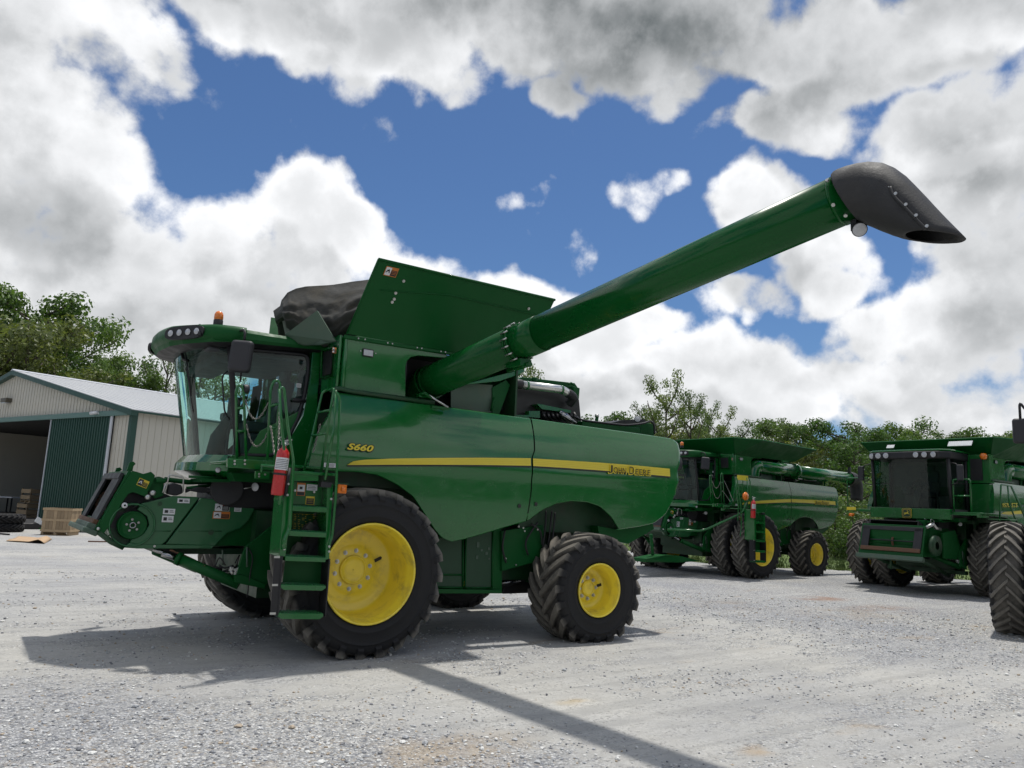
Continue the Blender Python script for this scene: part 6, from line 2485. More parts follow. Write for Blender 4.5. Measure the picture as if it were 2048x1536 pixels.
def stones():
    rnd = random.Random(11)
    mats = [simple('stone_grey', (.42, .43, .44), .9, nv=.3, nscale=3), simple('stone_pale', (.66, .66, .64), .9, nv=.15, nscale=3), simple('stone_dark', (.20, .205, .22), .85, nv=.3, nscale=3), simple('stone_tan', (.42, .35, .27), .9, nv=.25, nscale=3)]
    t_ = (1 + sqrt(5)) / 2
    iv = [Vector(q).normalized() for q in ((-1, t_, 0), (1, t_, 0), (-1, -t_, 0), (1, -t_, 0), (0, -1, t_), (0, 1, t_), (0, -1, -t_), (0, 1, -t_), (t_, 0, -1), (t_, 0, 1), (-t_, 0, -1), (-t_, 0, 1))]
    fi = ((0, 11, 5), (0, 5, 1), (0, 1, 7), (0, 7, 10), (0, 10, 11), (1, 5, 9), (5, 11, 4), (11, 10, 2), (10, 7, 6), (7, 1, 8), (3, 9, 4), (3, 4, 2), (3, 2, 6), (3, 6, 8), (3, 8, 9), (4, 9, 5), (2, 4, 11), (6, 2, 10), (8, 6, 7), (9, 8, 1))
    vs, fs, ms = [], [], []
    fa = atan2(FW.y, FW.x)
    N = 0
    while N < 24000:
        r = 3.2 + (rnd.random() ** 1.15) * 16
        a = fa + rnd.uniform(-.85, .85)
        x, y = CAM.x + r * cos(a), CAM.y + r * sin(a)
        m = mnoise.noise(Vector((x * .35, y * .6, 0))) + .5 * mnoise.noise(Vector((x * 1.3, y * 1.8, 4)))
        dl = sqrt((x + 3.6) ** 2 + (y + 3.3) ** 2)
        dens = .22 + .8 * m + (1.0 if dl < 1.6 else max(0, 1.0 - (dl - 1.6) * .5)) + (.35 if x > 7 else 0)
        if rnd.random() > dens:
            continue
        s = rnd.uniform(.0032, .010) * (1.0 + .05 * r) * (2.0 if rnd.random() < .03 else 1)
        q = [Vector([rnd.uniform(.7, 1.15) for _ in range(3)]) for _ in range(1)][0]
        sx_, sy_, sz_ = s * q.x * 1.25, s * q.y, s * q.z * .7
        ca, sa = cos(rnd.random() * 6.28), sin(rnd.random() * 6.28)
        b = len(vs)
        for w in iv:
            k = rnd.uniform(.82, 1.12)
            u, v_, z = w.x * sx_ * k, w.y * sy_ * k, w.z * sz_ * k
            vs.append((x + u * ca - v_ * sa, y + u * sa + v_ * ca, sz_ * .55 + z))
        fs += [tuple(b + i for i in f) for f in fi]
        c = rnd.random()
        mi = 0 if c < .45 else 1 if c < .72 else 2 if c < .88 else 3
        ms += [mi] * 20
        N += 1
    me = bpy.data.meshes.new('gravel_stones')
    me.from_pydata(vs, [], fs)
    for m_ in mats:
        me.materials.append(m_)
    me.polygons.foreach_set('material_index', ms)
    o = bpy.data.objects.new('gravel_stones', me)
    link(o)
    tag(o, 'loose grey crushed stones strewn over the yard', 'gravel', kind='stuff')


stones()

# ================================================================== shed
FD = Vector((cos(radians(110)), sin(radians(110)), 0))     # along the gable front, to the far left
SD = Vector((cos(radians(20)), sin(radians(20)), 0))       # along the side wall
G0 = P(165, 1057, Z=0)


def fp(x, y):
    return PP(x, y, G0, SD)


def clad(name, c, rib=(0, 0, 0)):
    return simple(name, c, .55, nv=.04, nscale=.8, dirt=tuple(q * .62 for q in c), dirt_lo=.55, dirt_hi=.95, dscale=1.2)


M['clad'] = clad('beige_cladding', (.50, .475, .41))
M['rib'] = clad('beige_rib', (.50, .475, .41))
M['roofing'] = clad('pale_roofing', (.40, .41, .42))
M['trimg'] = simple('dark_green_trim', (.012, .055, .040), .45, nv=.1)
M['doorg'] = clad('dark_green_door', (.010, .050, .036))
M['galv'] = simple('galvanised_trim', (.50, .52, .56), .5, nv=.05)
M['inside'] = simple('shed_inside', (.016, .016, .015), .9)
M['wood'] = None


def wood_mat(name, c):
    mt, t, b = bsdf(name)
    tc = t.new('ShaderNodeTexCoord')
    mp_ = t.new('ShaderNodeMapping')
    mp_.inputs['Scale'].default_value = (3, 3, 30)
    t.lk(tc.outputs['Object'], mp_.inputs[0])
    n = t.noise(mp_.outputs[0], 2.0, 6, .6)
    isl = t.new('ShaderNodeNewGeometry')
    bs = t.mix(n, tuple(q * .7 for q in c), tuple(q * 1.15 for q in c))
    bs = t.mix(t.ramp(isl.outputs['Random Per Island'], 0, 1, 0, .8), bs, tuple(q * .5 for q in c))
    t.lk(bs, b.inputs['Base Color'])
    b.inputs['Roughness'].default_value = .85
    return mt


M['wood'] = wood_mat('sawn_timber', (.42, .31, .19))


def shed():
    corner = fp(249, 960)
    corner.z = 0
    zc = fp(256, 824).z
    peak = fp(35, 747)
    zp = peak.z
    s_pk = (peak - corner).dot(FD)
    W_ = 2 * s_pk
    L_ = 27.0
    s_dl = (fp(108, 845) - corner).dot(FD)
    s_dr = (fp(228, 835) - corner).dot(FD)
    ztr = fp(110, 837).z
    zd = fp(110, 842).z
    root = empty('shed', corner, 0, 'beige metal farm shed with pale roof, dark green trim and an open sliding door', 'shed')
    root.rotation_euler = (0, 0, radians(110) - PI / 2 - PI / 2 + PI / 2)
    # local frame: +x = SD rotated; use explicit vectors instead
    root.rotation_euler = (0, 0, 0)

    def Lp(s, t, z, out=0.0):
        return FD * s + SD * t + Vector((0, 0, z)) - SD * out

    th = .08
    mb = MB()
    o0, o1 = s_dl, W_ - s_dr + .0
    # gable front around the opening
    mb.prism([Lp(0, 0, 0), Lp(s_dr - .05, 0, 0), Lp(s_dr - .05, 0, ztr), Lp(0, 0, ztr)], SD * th)
    mb.prism([Lp(0, 0, ztr), Lp(W_, 0, ztr), Lp(W_, 0, zc), Lp(s_pk, 0, zp), Lp(0, 0, zc)], SD * th)
    mb.prism([Lp(W_ - .8, 0, 0), Lp(W_, 0, 0), Lp(W_, 0, ztr), Lp(W_ - .8, 0, ztr)], SD * th)
    n = int(W_ / .3)
    for k in range(n):
        s = .15 + k * .3
        zt = zc + (zp - zc) * (1 - abs(s - s_pk) / s_pk) - .05
        z0_ = ztr if s > s_dr - .05 and s < W_ - .8 else .02
        mb.prism([Lp(s - .016, 0, z0_), Lp(s + .016, 0, z0_), Lp(s + .016, 0, zt), Lp(s - .016, 0, zt)], -SD * .022, 1)
    mb.build('front_wall', [M['clad'], M['rib']], root)
    mb = MB()
    mb.prism([Lp(0, .002, 0), Lp(0, L_, 0), Lp(0, L_, zc), Lp(0, .002, zc)], FD * th)
    mb.prism([Lp(W_, .002, 0), Lp(W_, L_, 0), Lp(W_, L_, zc), Lp(W_, .002, zc)], -FD * th)
    for k in range(int(L_ / .3)):
        t = .2 + k * .3
        for s, d in ((0, -1),):
            mb.prism([Lp(s, t - .016, .02), Lp(s, t + .016, .02), Lp(s, t + .016, zc - .03), Lp(s, t - .016, zc - .03)], FD * d * .022, 1)
    mb.build('side_wall', [M['clad'], M['rib']], root)
    mb = MB().prism([Lp(.1, L_ - .1, 0), Lp(W_ - .1, L_ - .1, 0), Lp(W_ - .1, L_ - .1, zc), Lp(s_pk, L_ - .1, zp - .1), Lp(.1, L_ - .1, zc)], SD * .08)
    mb.build('rear_wall', M['clad'], root)
    # roof
    ov = .35
    mb = MB()
    for sg in (0, 1):
        def R(s, t, z):
            return Lp(s if not sg else W_ - s, t, z)
        sl = (zp - zc) / s_pk
        a = [R(-ov, -.25, zc - ov * sl + .10), R(s_pk, -.25, zp + .10), R(s_pk, L_ + .2, zp + .10), R(-ov, L_ + .2, zc - ov * sl + .10)]
        mb.prism(a, (0, 0, .04))
        k = 0
        while k * .45 < L_ + .3:
            t = -.2 + k * .45
            mb.prism([R(-ov, t - .012, zc - ov * sl + .14), R(s_pk, t - .012, zp + .14), R(s_pk, t + .012, zp + .14), R(-ov, t + .012, zc - ov * sl + .14)], (0, 0, .010))
            k += 1
    mb.build('roof', M['roofing'], root)
    mb = MB()
    mb.prism([Lp(s_pk - .18, -.27, zp + .12), Lp(s_pk, -.27, zp + .20), Lp(s_pk + .18, -.27, zp + .12)], SD * (L_ + .5))
    mb.build('ridge_cap', M['galv'], root)
    # trims
    mb = MB()
    sl = (zp - zc) / s_pk
    for sg in (0, 1):
        def R(s, t, z):
            return Lp(s if not sg else W_ - s, t, z)
        mb.prism([R(-ov, -.27, zc - ov * sl - .12), R(s_pk, -.27, zp - .10), R(s_pk, -.27, zp + .12), R(-ov, -.27, zc - ov * sl + .12)], SD * .30)
    mb.prism([Lp(-.03, -.03, 0), Lp(.20, -.03, 0), Lp(.20, -.03, zc), Lp(-.03, -.03, zc)], SD * .025)
    mb.prism([Lp(-.035, -.03, 0), Lp(-.035, .22, 0), Lp(-.035, .22, zc), Lp(-.035, -.03, zc)], -FD * .025)
    mb.build('corner_trim', M['trimg'], root)
    mb = MB()
    mb.prism([Lp(-ov + .02, -.2, zc - ov * sl + .02), Lp(-ov + .02, L_, zc - ov * sl + .02), Lp(-ov + .02, L_, zc - ov * sl + .10), Lp(-ov + .02, -.2, zc - ov * sl + .10)], -FD * .03)
    mb.build('eave_trim', M['trimg'], root)
    mb = MB().prism([Lp(.05, -.05, ztr - .06), Lp(W_ - .1, -.05, ztr - .06), Lp(W_ - .1, -.05, ztr + .17), Lp(.05, -.05, ztr + .17)], -SD * .16)
    mb.build('door_track', M['galv'] if False else simple('track_green_grey', (.09, .17, .15), .45), root)
    # sliding door leaf
    mb = MB()
    mb.prism([Lp(s_dr, -.10, .08), Lp(s_dl, -.10, .08), Lp(s_dl, -.10, ztr - .04), Lp(s_dr, -.10, ztr - .04)], SD * .05)
    w_ = s_dl - s_dr
    k = 0
    while k * .22 < w_:
        s = s_dr + .1 + k * .22
        if s < s_dl - .03:
            mb.prism([Lp(s - .02, -.10, .1), Lp(s + .02, -.10, .1), Lp(s + .02, -.10, ztr - .05), Lp(s - .02, -.10, ztr - .05)], -SD * .03)
        k += 1
    d = mb.build('sliding_door', M['doorg'], root)
    mb = MB()
    mb.prism([Lp(s_dr - .16, -.10, .06), Lp(s_dr + .02, -.10, .06), Lp(s_dr + .02, -.10, ztr - .05), Lp(s_dr - .16, -.10, ztr - .05)], -SD * .05)
    mb.build('door_edge', M['galv'], d)
    mb = MB()
    mb.prism([Lp(s_dl - .02, -.10, .06), Lp(s_dl + .04, -.10, .06), Lp(s_dl + .04, -.10, ztr - .05), Lp(s_dl - .02, -.10, ztr - .05)], -SD * .05)
    mb.build('door_edge', M['galv'], d)
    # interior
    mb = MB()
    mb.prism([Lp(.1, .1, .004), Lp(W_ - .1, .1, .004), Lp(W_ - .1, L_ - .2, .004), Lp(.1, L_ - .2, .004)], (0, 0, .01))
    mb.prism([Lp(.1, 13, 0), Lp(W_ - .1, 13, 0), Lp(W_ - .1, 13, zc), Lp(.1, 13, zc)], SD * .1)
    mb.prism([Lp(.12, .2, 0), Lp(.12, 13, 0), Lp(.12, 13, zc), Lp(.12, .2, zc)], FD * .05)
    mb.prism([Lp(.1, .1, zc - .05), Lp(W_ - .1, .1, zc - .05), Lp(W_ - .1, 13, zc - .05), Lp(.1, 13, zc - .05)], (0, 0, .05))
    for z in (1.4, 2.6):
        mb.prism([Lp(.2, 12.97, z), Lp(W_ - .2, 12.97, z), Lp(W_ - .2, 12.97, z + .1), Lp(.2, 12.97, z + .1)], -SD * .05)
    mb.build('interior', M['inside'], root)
    return root, corner, Lp, W_, s_pk, zc, zp, ztr, s_dl


SH, COR, LP, SW, SPK, SZC, SZP, SZT, SDL = shed()


def at(px, py, z=0.0):
    return P(px, py, Z=z)


def emis(name, c, s):
    mt, t, b = bsdf(name)
    b.inputs['Emission Color'].default_value = (*c, 1)
    b.inputs['Emission Strength'].default_value = s
    return mt


def put(mb, name, mat, label, cat, group=None, bevel=0.0, loc=None):
    return tag(mb.build(name, mat, None, bevel, loc=loc), label, cat, group)


# wall light, camera, strip light
c = fp(19, 802)
r = empty('wall_light', c, 0, 'bronze floodlight box fixed high on the shed gable', 'wall light')
MB().prism([SD * -.02 + FD * -.35 + Vector((0, 0, -.1)), SD * -.02 + FD * .3 + Vector((0, 0, -.1)), SD * -.02 + FD * .3 + Vector((0, 0, .12)), SD * -.02 + FD * -.35 + Vector((0, 0, .12))], -SD * .3).build('housing', simple('bronze_housing', (.08, .07, .05), .5), r, .03)
MB().prism([SD * -.05 + FD * -.25 + Vector((0, 0, -.11)), SD * -.05 + FD * .22 + Vector((0, 0, -.11)), SD * -.3 + FD * .22 + Vector((0, 0, -.11)), SD * -.3 + FD * -.25 + Vector((0, 0, -.11))], (0, 0, -.03)).build('lens', M['lens'], r)
c = fp(207, 826)
r = empty('security_camera', c, 0, 'white security camera on the shed wall above the door track', 'security camera')
MB().tube([-SD * .05, -SD * .2 + Vector((0, 0, -.05)), -SD * .32 + FD * .1], .04, 8).build('bracket', M['white'], r)
MB().tube([-SD * .25 + FD * .0, -SD * .40 + FD * .34 + Vector((0, 0, -.06))], .075, 14).build('camera_body', M['white'], r)
c = PP(21, 861, COR + SD * 5, SD)
r = empty('strip_light', c, 0, 'lit fluorescent strip light hanging inside the open shed', 'light')
MB().box((0, 0, .06), (.2, .2, .05)).build('housing', M['white'], r)
MB().prism([FD * -.6 + Vector((0, 0, 0)), FD * .6, FD * .6 + SD * .14, FD * -.6 + SD * .14], (0, 0, .04)).build('tube', emis('lit_tube', (1, .97, .9), 6), r)


def crate(name, loc, w, d, h, yaw, label, group, slats=3, solid_=False):
    r = empty(name, loc, yaw, label, 'crate', group)
    W = M['wood']
    mb = MB()
    for y in (-d / 2, 0, d / 2):
        mb.box((0, y * .92, .055), (w, .09, .09))
    for k in range(5):
        mb.box((-w / 2 + w * (k + .5) / 5, 0, .115), (w / 5 * .8, d, .02))
        mb.box((-w / 2 + w * (k + .5) / 5, 0, .01), (w / 5 * .5, d, .018))
    mb.build('pallet_base', W, r)
    b0 = .13
    for sgn in (-1, 1):
        mb = MB()
        if solid_:
            n = 8
            for k in range(n):
                mb.box((-w / 2 + w * (k + .5) / n, sgn * d / 2, b0 + (h - b0) / 2), (w / n * .90, .02, h - b0))
            for z in (b0 + .04, (b0 + h) / 2, h - .04):
                mb.box((0, sgn * (d / 2 + .02), z), (w + .05, .02, .08))
        else:
            for k in range(slats):
                mb.box((0, sgn * d / 2, b0 + (h - b0) * (k + .5) / slats), (w, .02, (h - b0) / slats * .66))
            for x in (-w / 2 + .05, w / 2 - .05):
                mb.box((x, sgn * (d / 2 - .03), b0 + (h - b0) / 2), (.08, .04, h - b0))
        mb.build('side_panel', W, r)
        mb = MB()
        if solid_:
            n = 8
            for k in range(n):
                mb.box((sgn * w / 2, -d / 2 + d * (k + .5) / n, b0 + (h - b0) / 2), (.02, d / n * .90, h - b0))
            for z in (b0 + .04, (b0 + h) / 2, h - .04):
                mb.box((sgn * (w / 2 + .02), 0, z), (.02, d + .05, .08))
        else:
            for k in range(slats):
                mb.box((sgn * w / 2, 0, b0 + (h - b0) * (k + .5) / slats), (.02, d, (h - b0) / slats * .66))
        mb.build('end_panel', W, r)
    return r


cy = radians(20)
g0 = at(95, 1070)
crate('wooden_crate', g0 + SD * .45 + FD * .05, .95, .95, .98, radians(65), 'tall closed timber crate standing on the gravel before the shed door', 'timber crates at the shed', solid_=True)
q = at(62, 1036)
q = PP(66, 1036, COR + SD * 3.0, SD)
cr1 = crate('wooden_crate', Vector((q.x, q.y, .0)), 1.3, 1.2, .80, cy, 'slatted timber crate on the shed floor beneath another crate', 'timber crates at the shed', 2)
cr2 = crate('wooden_crate', Vector((q.x, q.y, .805)) - FD * .12, 1.2, 1.1, .80, cy, 'slatted timber crate stacked on top inside the shed doorway', 'timber crates at the shed', 2)

# clutter inside the shed
q = PP(14, 1036, COR + SD * 3.6, SD)
r = empty('workbench', Vector((q.x, q.y, 0)), cy, 'pale topped workbench standing in the dark shed doorway', 'workbench')
MB().box((0, 0, 1.0), (.9, 2.6, .07)).build('bench_top', M['galv'], r)
for sx_ in (-.38, .38):
    for sy_ in (-1.2, 1.2):
        MB().box((sx_, sy_, .48), (.07, .07, .96)).build('leg', M['inside'], r)
q = PP(62, 1020, COR + SD * 7.5, SD)
rn = random.Random(3)
mb = MB()
for k in range(5):
    mb.box((rn.uniform(-.9, .9), rn.uniform(-1.2, 1.2), .3 + .2 * k), (rn.uniform(.5, 1.1), rn.uniform(.5, 1.4), rn.uniform(.4, .8)), Matrix.Rotation(rn.uniform(0, 1), 3, 'Z'))
r = tag(mb.build('covered_machine', M['canvas'], None, .08, 3), 'dark covered machine in the back of the shed behind the crates', 'machine')
r.location = Vector((q.x, q.y, 0))

# stacked tyres at the left edge
tl = at(8, 1066)
for k in range(2):
    r = empty('spare_tyre', Vector((tl.x, tl.y, k * .33)) + FD * 1.05 + SD * .3, 0,
              ('lower' if k == 0 else 'upper') + ' large lugged tyre of the flat stack at the left edge' + ('' if k == 0 else ', with a yellow rim'), 'tyre', 'tyres stacked flat outside the shed')
    me = tyre_mesh(.76, .33, .46, 22, M['tyreF'], .06, .34)
    t_ = bpy.data.objects.new('casing', me)
    link(t_, r)
    t_.rotation_euler = (PI / 2, 0, .4 * k)
    t_.location = (0, 0, 0)
    if k == 1:
        mb = MB().lathe([(.42, .22), (.40, .24), (.38, .15), (.2, .12), (.001, .12)], (0, 0, 0), 'z', 32).build('rim', M['yellow'], r)

# cardboard, pole, bars, small litter
a = [at(12, 1083), at(36, 1074.5), at(104, 1079.5), at(88, 1088)]
cc = sum(a, Vector()) / 4
mb = MB()
rows = []
for j in range(5):
    row = []
    for i in range(13):
        s, t = i / 12, j / 4
        p = a[0].lerp(a[3], s).lerp(a[1].lerp(a[2], s), t)
        z = .02 + (.10 * max(0, s - .6) / .25 if s < .86 else .10 - .10 * (s - .86) / .14 * 1.0) + .02 * sin(7 * t + 3 * s)
        row.append(Vector((p.x, p.y, max(.012, z))))
    rows.append(row)
o = put(mb.grid(rows), 'cardboard_sheet', simple('cardboard', (.48, .33, .20), .8, nv=.08), 'flat creased sheet of tan cardboard lying on the gravel', 'cardboard', loc=cc)
solid(o, .008, 0)
a, b = at(-40, 1066), at(18.5, 1070.5)
put(MB().tube([a + Vector((0, 0, .03)), b + Vector((0, 0, .03))], .03, 8), 'steel_pole', M['black'], 'dark steel pole on the gravel at the left edge', 'pole', loc=a)
a, b = at(176, 1084.5), at(226, 1086)
put(MB().tube([a + Vector((0, 0, .03)), b + Vector((0, 0, .04))], .022, 8), 'rusty_bar', M['rust'], 'thin rusty bar lying below the feeder of the front combine', 'bar', loc=a)
a = at(140, 1063)
mb = MB()
rn = random.Random(9)
for k in range(9):
    p0 = Vector((rn.uniform(-.5, .6), rn.uniform(-.5, .5), rn.uniform(.03, .2)))
    d = Vector((rn.uniform(-1, 1), rn.uniform(-1, 1), rn.uniform(-.05, .1))).normalized() * rn.uniform(.4, .9)
    mb.tube([p0 - d, p0 + d], .03, 6)
mb.box((.2, 0, .08), (1.2, .3, .06), Matrix.Rotation(.5, 3, 'Z'))
mb.v = [(x, y, max(z, .01)) for x, y, z in mb.v]
r = put(mb, 'steel_bars', M['green2'], 'low heap of green painted steel bars beside the timber crate', 'scrap heap')
r.location = Vector((a.x, a.y, 0))
a = at(60, 1058)
r = empty('metal_scrap', a, .4, 'small heap of dark parts with a white plate behind the timber crate', 'scrap heap')
MB().box((0, 0, .18), (.9, .6, .3), Matrix.Rotation(.3, 3, 'X')).box((-.4, .2, .1), (.5, .5, .2)).build('dark_parts', M['black'], r, .05)
MB().box((.25, -.3, .3), (.5, .03, .22), Matrix.Rotation(.5, 3, 'Y')).build('white_plate', M['white'], r)

# ================================================================== trees


def leaf_mat(name, dark, light, pale):
    mt, t, b = bsdf(name)
    t.n.remove(b)
    out = [q for q in t.n if q.type == 'OUTPUT_MATERIAL'][0]
    g = t.new('ShaderNodeNewGeometry')
    oi = t.new('ShaderNodeObjectInfo')
    tc = t.new('ShaderNodeTexCoord')
    n = t.noise(tc.outputs['Object'], .55, 4, .6)
    c = t.mix(g.outputs['Random Per Island'], dark, light)
    c = t.mix(t.ramp(n, .52, .72, 0, .55), c, pale)
    tint = t.mix(oi.outputs['Random'], (.72, .80, .8), (1.22, 1.10, .95))
    c = t.mix(1.0, c, tint, 'MULTIPLY')
    d = t.new('ShaderNodeBsdfDiffuse')
    tr = t.new('ShaderNodeBsdfTranslucent')
    t.lk(c, d.inputs[0])
    t.lk(t.mix(1.0, c, (1.25, 1.3, .7), 'MULTIPLY'), tr.inputs[0])
    gl = t.new('ShaderNodeBsdfGlossy')
    gl.inputs['Roughness'].default_value = .45
    gl.inputs[0].default_value = (.5, .5, .5, 1)
    m1 = t.new('ShaderNodeMixShader')
    m1.inputs[0].default_value = .35
    t.lk(d.outputs[0], m1.inputs[1])
    t.lk(tr.outputs[0], m1.inputs[2])
    m2 = t.new('ShaderNodeMixShader')
    m2.inputs[0].default_value = .07
    t.lk(m1.outputs[0], m2.inputs[1])
    t.lk(gl.outputs[0], m2.inputs[2])
    t.lk(m2.outputs[0], out.inputs[0])
    return mt


M['leafA'] = leaf_mat('leaves_deep', (0.049, 0.098, 0.023), (0.137, 0.240, 0.055), (0.208, 0.299, 0.078))
M['leafB'] = leaf_mat('leaves_olive', (0.085, 0.111, 0.029), (0.208, 0.240, 0.065), (0.273, 0.286, 0.091))
M['leafC'] = leaf_mat('leaves_spring', (0.065, 0.117, 0.036), (0.182, 0.260, 0.085), (0.260, 0.325, 0.130))
M['bark'] = simple('bark', (.085, .070, .055), .95, nv=.4, nscale=8, bump=.6, bscale=25)


def make_tree(seed, H, Wd, nlimb, nclump, lpc, cr, leaf, mat, trunk_h=.25, shape='round', ls=.38):
    """meshes for one kind of tree: (trunk, crown). H height, Wd crown width."""
    rn = random.Random(seed)
    tb = MB()
    lean = Vector((rn.uniform(-.05, .05), rn.uniform(-.05, .05), 0)) * H
    tp = [Vector((0, 0, -.1)), Vector((0, 0, H * .12)) + lean * .1, Vector((0, 0, H * .35)) + lean * .4, Vector((0, 0, H * .6)) + lean * .8, Vector((0, 0, H * .86)) + lean]
    r0 = H * .018
    tb.tube(smooth_path(tp, 3), [r0 * (1.25 - .085 * k) for k in range(13)], 8)
    centers = []
    for k in range(nlimb):
        z = trunk_h + (0.92 - trunk_h) * (k + rn.random()) / nlimb
        a = k * 2.4 + rn.uniform(-.5, .5)
        if shape == 'round':
            rad = sqrt(max(.03, 1 - ((z - .58) / .45) ** 2)) * Wd / 2
        elif shape == 'tall':
            rad = (.35 + .65 * sin(PI * min(1, max(0, (z - trunk_h) / (1.02 - trunk_h)) ** .8))) * Wd / 2
        else:
            rad = (1.0 - .75 * max(0, z - .2)) * Wd / 2
        rad *= rn.uniform(.65, 1.1)
        st = Vector((0, 0, H * (z - .16 * rn.random() - .05))) + lean * z
        en = Vector((cos(a) * rad, sin(a) * rad, H * min(.97, z + rn.uniform(-.02, .10)))) + lean * z
        mid = st.lerp(en, .5) + Vector((0, 0, -.04 * H * rn.random()))
        path = smooth_path([st, mid, en], 4)
        tb.tube(path, [r0 * .42 * (1 - .09 * i) for i in range(len(path))], 5)
        m = max(1, nclump // nlimb)
        for j in range(m):
            t = .35 + .7 * (j + rn.random()) / m
            c = st.lerp(en, min(t, 1.05)) + Vector((rn.gauss(0, .5), rn.gauss(0, .5), rn.gauss(0, .4))) * cr * .8
            centers.append((c, cr * rn.uniform(.55, 1.15)))
            if rn.random() < .5:
                tb.tube([mid.lerp(en, rn.random()), c], [.03, .012], 4, caps=False)
    centers.append((Vector((0, 0, H * .93)) + lean, cr * .8))
    vs, fs = [], []
    for c, r in centers:
        n = int(1.35 * lpc * (r / cr) ** 2)
        for k in range(n):
            d = Vector((rn.gauss(0, 1), rn.gauss(0, 1), rn.gauss(0, 1))).normalized()
            q = c + Vector((d.x, d.y, d.z * .75)) * r * (rn.random() ** .4)
            if q.z < .15:
                continue
            nrm = (d + Vector((rn.gauss(0, .6), rn.gauss(0, .6), rn.gauss(0, .6) + .3))).normalized()
            u = nrm.orthogonal().normalized()
            w = nrm.cross(u)
            an = rn.random() * 6.28
            u, w = u * cos(an) + w * sin(an), w * cos(an) - u * sin(an)
            s = ls * rn.uniform(.5, 1.15)
            b = len(vs)
            vs += [q - u * s * .5, q + w * s * .28 + nrm * s * .06, q + u * s * .5, q - w * s * .28 + nrm * s * .06]
            fs.append((b, b + 1, b + 2, b + 3))
    return tb.mesh('trunk', M['bark']), MB().add(vs, fs).mesh('crown', mat), H


KINDS = {
    'dense': [make_tree(1, 14, 11, 26, 110, 120, 1.25, 0, M['leafA'], .16), make_tree(2, 14, 12, 24, 104, 120, 1.35, 0, M['leafA'], .12)],
    'olive': [make_tree(3, 12, 11, 24, 104, 125, 1.3, 0, M['leafB'], .08), make_tree(4, 12, 10, 22, 100, 120, 1.3, 0, M['leafB'], .08)],
    'poplar': [make_tree(5, 13, 8.5, 26, 88, 120, .85, 0, M['leafC'], .22, 'tall', .24), make_tree(6, 13, 8, 24, 80, 110, .8, 0, M['leafC'], .20, 'tall', .24)],
    'thin': [make_tree(7, 13, 7.5, 22, 66, 75, .85, 0, M['leafC'], .20, 'tall', .22)],
    'bush': [make_tree(8, 3.2, 5, 14, 56, 90, .62, 0, M['leafC'], .05, 'round', .17), make_tree(9, 3.0, 4.5, 14, 50, 90, .6, 0, M['leafA'], .05, 'round', .17)],
}
ORD = ['first', 'second', 'third', 'fourth', 'fifth', 'sixth', 'seventh', 'eighth', 'ninth', 'tenth', 'eleventh', 'twelfth', 'thirteenth', 'fourteenth', 'fifteenth', 'sixteenth', 'seventeenth', 'eighteenth', 'nineteenth', 'twentieth', 'twenty-first', 'twenty-second', 'twenty-third', 'twenty-fourth', 'twenty-fifth', 'twenty-sixth', 'twenty-seventh', 'twenty-eighth', 'twenty-ninth', 'thirtieth']
trn = random.Random(77)


def tree(px, ptop, depth, kind, label, group, name='tree', wide=1.0, cat='tree', i=None):
    d = ray(px, ptop)
    q = CAM + d * (depth / d.dot(FW))
    hd = Vector((d.x, d.y, 0)).normalized()
    while -8 < (q - COR).dot(SD) < 35 and -8 < (q - COR).dot(FD) < SW + 8:
        depth += 1.0
        q = CAM + d * (depth / d.dot(FW))
    h = q.z
    tm, cm, H = KINDS[kind][trn.randrange(len(KINDS[kind])) if i is None else i]
    r = empty(name, (q.x, q.y, 0), trn.uniform(0, 6.28), label, cat, group)
    s = h / H
    r.scale = (s * wide, s * wide, s)
    for nm, me in (('trunk', tm), ('crown', cm)):
        o = bpy.data.objects.new(nm, me)
        link(o, r)
    return r


LEFT = [(-60, 640, 66, 'dense', 1.1), (45, 588, 72, 'dense', 1.0), (10, 640, 60, 'olive', 1.1), (105, 580, 70, 'dense', .9), (75, 640, 56, 'olive', 1.0), (148, 655, 68, 'dense', .8), (120, 705, 52, 'olive', .9), (190, 700, 66, 'dense', .8),
        (232, 722, 70, 'dense', .85), (205, 750, 55, 'dense', 1.0), (272, 745, 68, 'dense', .85), (250, 775, 58, 'olive', 1.0), (308, 775, 70, 'poplar', .8), (345, 690, 66, 'thin', .75), (400, 720, 74, 'thin', 1.0), (440, 730, 66, 'poplar', .9), (505, 755, 70, 'thin', .9), (560, 748, 64, 'thin', .9),
        (330, 790, 60, 'olive', 1.0), (420, 800, 74, 'dense', 1.0), (520, 830, 72, 'olive', 1.0)]
LEFT.sort()
for i, (x, y, dp, k, w_) in enumerate(LEFT):
    kd = {'dense': 'deep green leafy tree', 'olive': 'olive tinted bushy tree', 'poplar': 'loose open crowned tree', 'thin': 'thin see-through young tree'}[k]
    tree(x, y, dp, k, '%s behind the shed and cab, %s from the left' % (kd, ORD[i]), 'trees behind the shed', wide=w_)

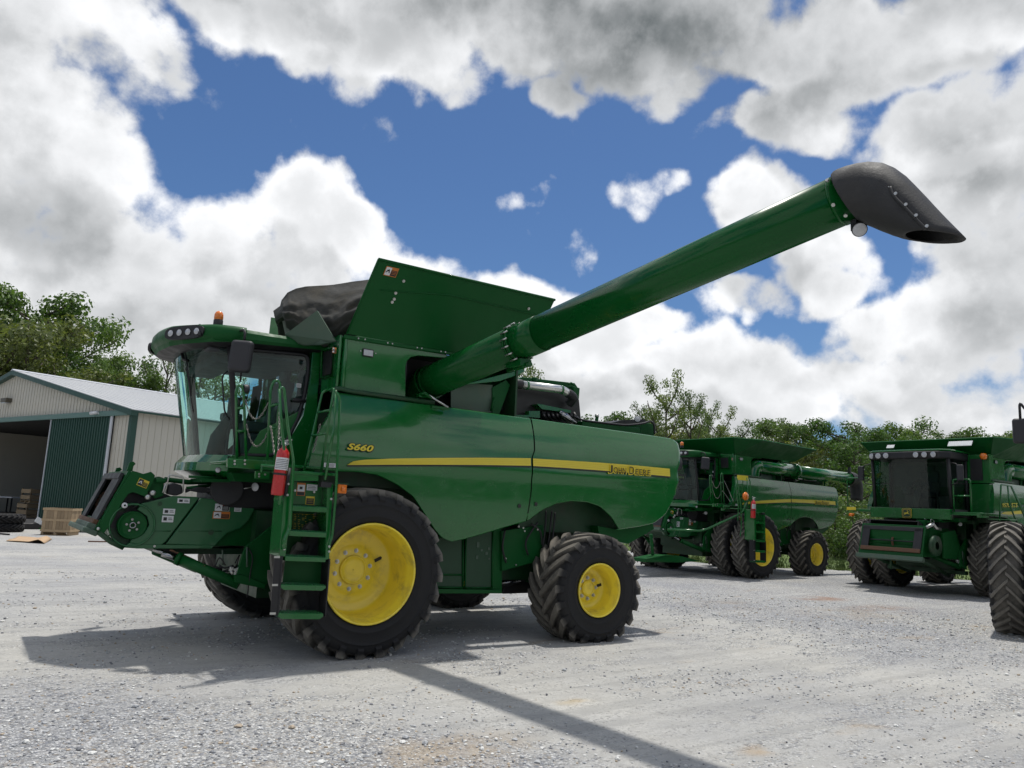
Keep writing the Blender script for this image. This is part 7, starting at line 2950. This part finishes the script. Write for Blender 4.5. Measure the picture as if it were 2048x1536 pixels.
RIGHT = [(1058, 716, 58, 'poplar', .62), (1085, 822, 75, 'dense', 1.0), (1180, 826, 78, 'dense', 1.1), (1215, 838, 70, 'olive', 1.0), (1290, 800, 52, 'poplar', .60), (1335, 742, 50, 'poplar', .78), (1378, 768, 51, 'poplar', .60), (1410, 800, 54, 'poplar', .60), (1440, 812, 56, 'poplar', .8), (1350, 850, 62, 'olive', 1.0),
         (1485, 842, 60, 'poplar', 1.0), (1525, 848, 66, 'dense', 1.0), (1565, 838, 62, 'poplar', 1.0), (1605, 842, 66, 'dense', 1.0), (1650, 850, 63, 'dense', 1.0), (1690, 836, 60, 'dense', .9), (1735, 842, 64, 'poplar', 1.1), (1715, 862, 54, 'dense', 1.0), (1780, 850, 66, 'dense', 1.0), (1830, 856, 62, 'dense', 1.0),
         (1870, 856, 60, 'dense', 1.0), (1915, 858, 62, 'poplar', 1.2), (1960, 866, 62, 'dense', 1.0), (2005, 872, 60, 'dense', 1.0), (2050, 868, 62, 'dense', 1.0), (1455, 870, 60, 'olive', 1.0), (1590, 880, 56, 'olive', .9)]
RIGHT.sort()
for i, (x, y, dp, k, w_) in enumerate(RIGHT):
    kd = {'dense': 'deep green tree', 'olive': 'olive green bushy tree', 'poplar': 'light loose crowned tree'}[k]
    tree(x, y, dp, k, '%s beyond the parked combines, %s from the left' % (kd, ORD[i]), 'trees beyond the yard', wide=w_)
BU = [(1688, 952, 44, 0), (1668, 985, 40, 0), (1700, 1015, 38, 1), (1640, 1020, 42, 1), (1460, 1040, 44, 1), (1980, 960, 44, 1), (1390, 1010, 46, 1)]
BU.sort()
for i, (x, y, dp, k) in enumerate(BU):
    tree(x, y, dp, 'bush', '%s shrub at the edge of the meadow, %s from the left' % (('pale flowering' if k == 0 else 'dark low'), ORD[i]), 'shrubs at the meadow edge', 'shrub', 1.0, 'shrub', k)
# far wood closing the horizon
rn = random.Random(21)
vs, fs = [], []
fa = atan2(FW.y, FW.x)
for k in range(40000):
    ahead = k < 15000
    a = fa + rn.uniform(-1.0, 1.0) if ahead else fa + rn.uniform(1.0, 2 * PI - 1.0)
    r_ = rn.uniform(92, 118) if ahead else rn.uniform(70, 84)
    hmax = 8.5 + 3.0 * mnoise.noise(Vector((a * 14, 0, 0))) + 1.5 * mnoise.noise(Vector((a * 60, 3, 0)))
    if not ahead:
        hmax = 11 + 5.5 * mnoise.noise(Vector((a * 7, 9, 0))) + 2.5 * mnoise.noise(Vector((a * 25, 5, 0)))
    z = hmax * rn.random() ** .6
    q = Vector((CAM.x + r_ * cos(a), CAM.y + r_ * sin(a), z))
    u = Vector((rn.gauss(0, 1), rn.gauss(0, 1), rn.gauss(0, 1))).normalized()
    w = u.orthogonal().normalized()
    s = rn.uniform(.5, 1.1) * (1 if ahead else 1.5)
    b = len(vs)
    vs += [q - u * s * .6, q + w * s * .4, q + u * s * .6, q - w * s * .4]
    fs.append((b, b + 1, b + 2, b + 3))
o = MB().add(vs, fs).build('far_wood', M['leafA'])
tag(o, 'distant wood closing the view behind the nearer trees', 'wood', kind='stuff')
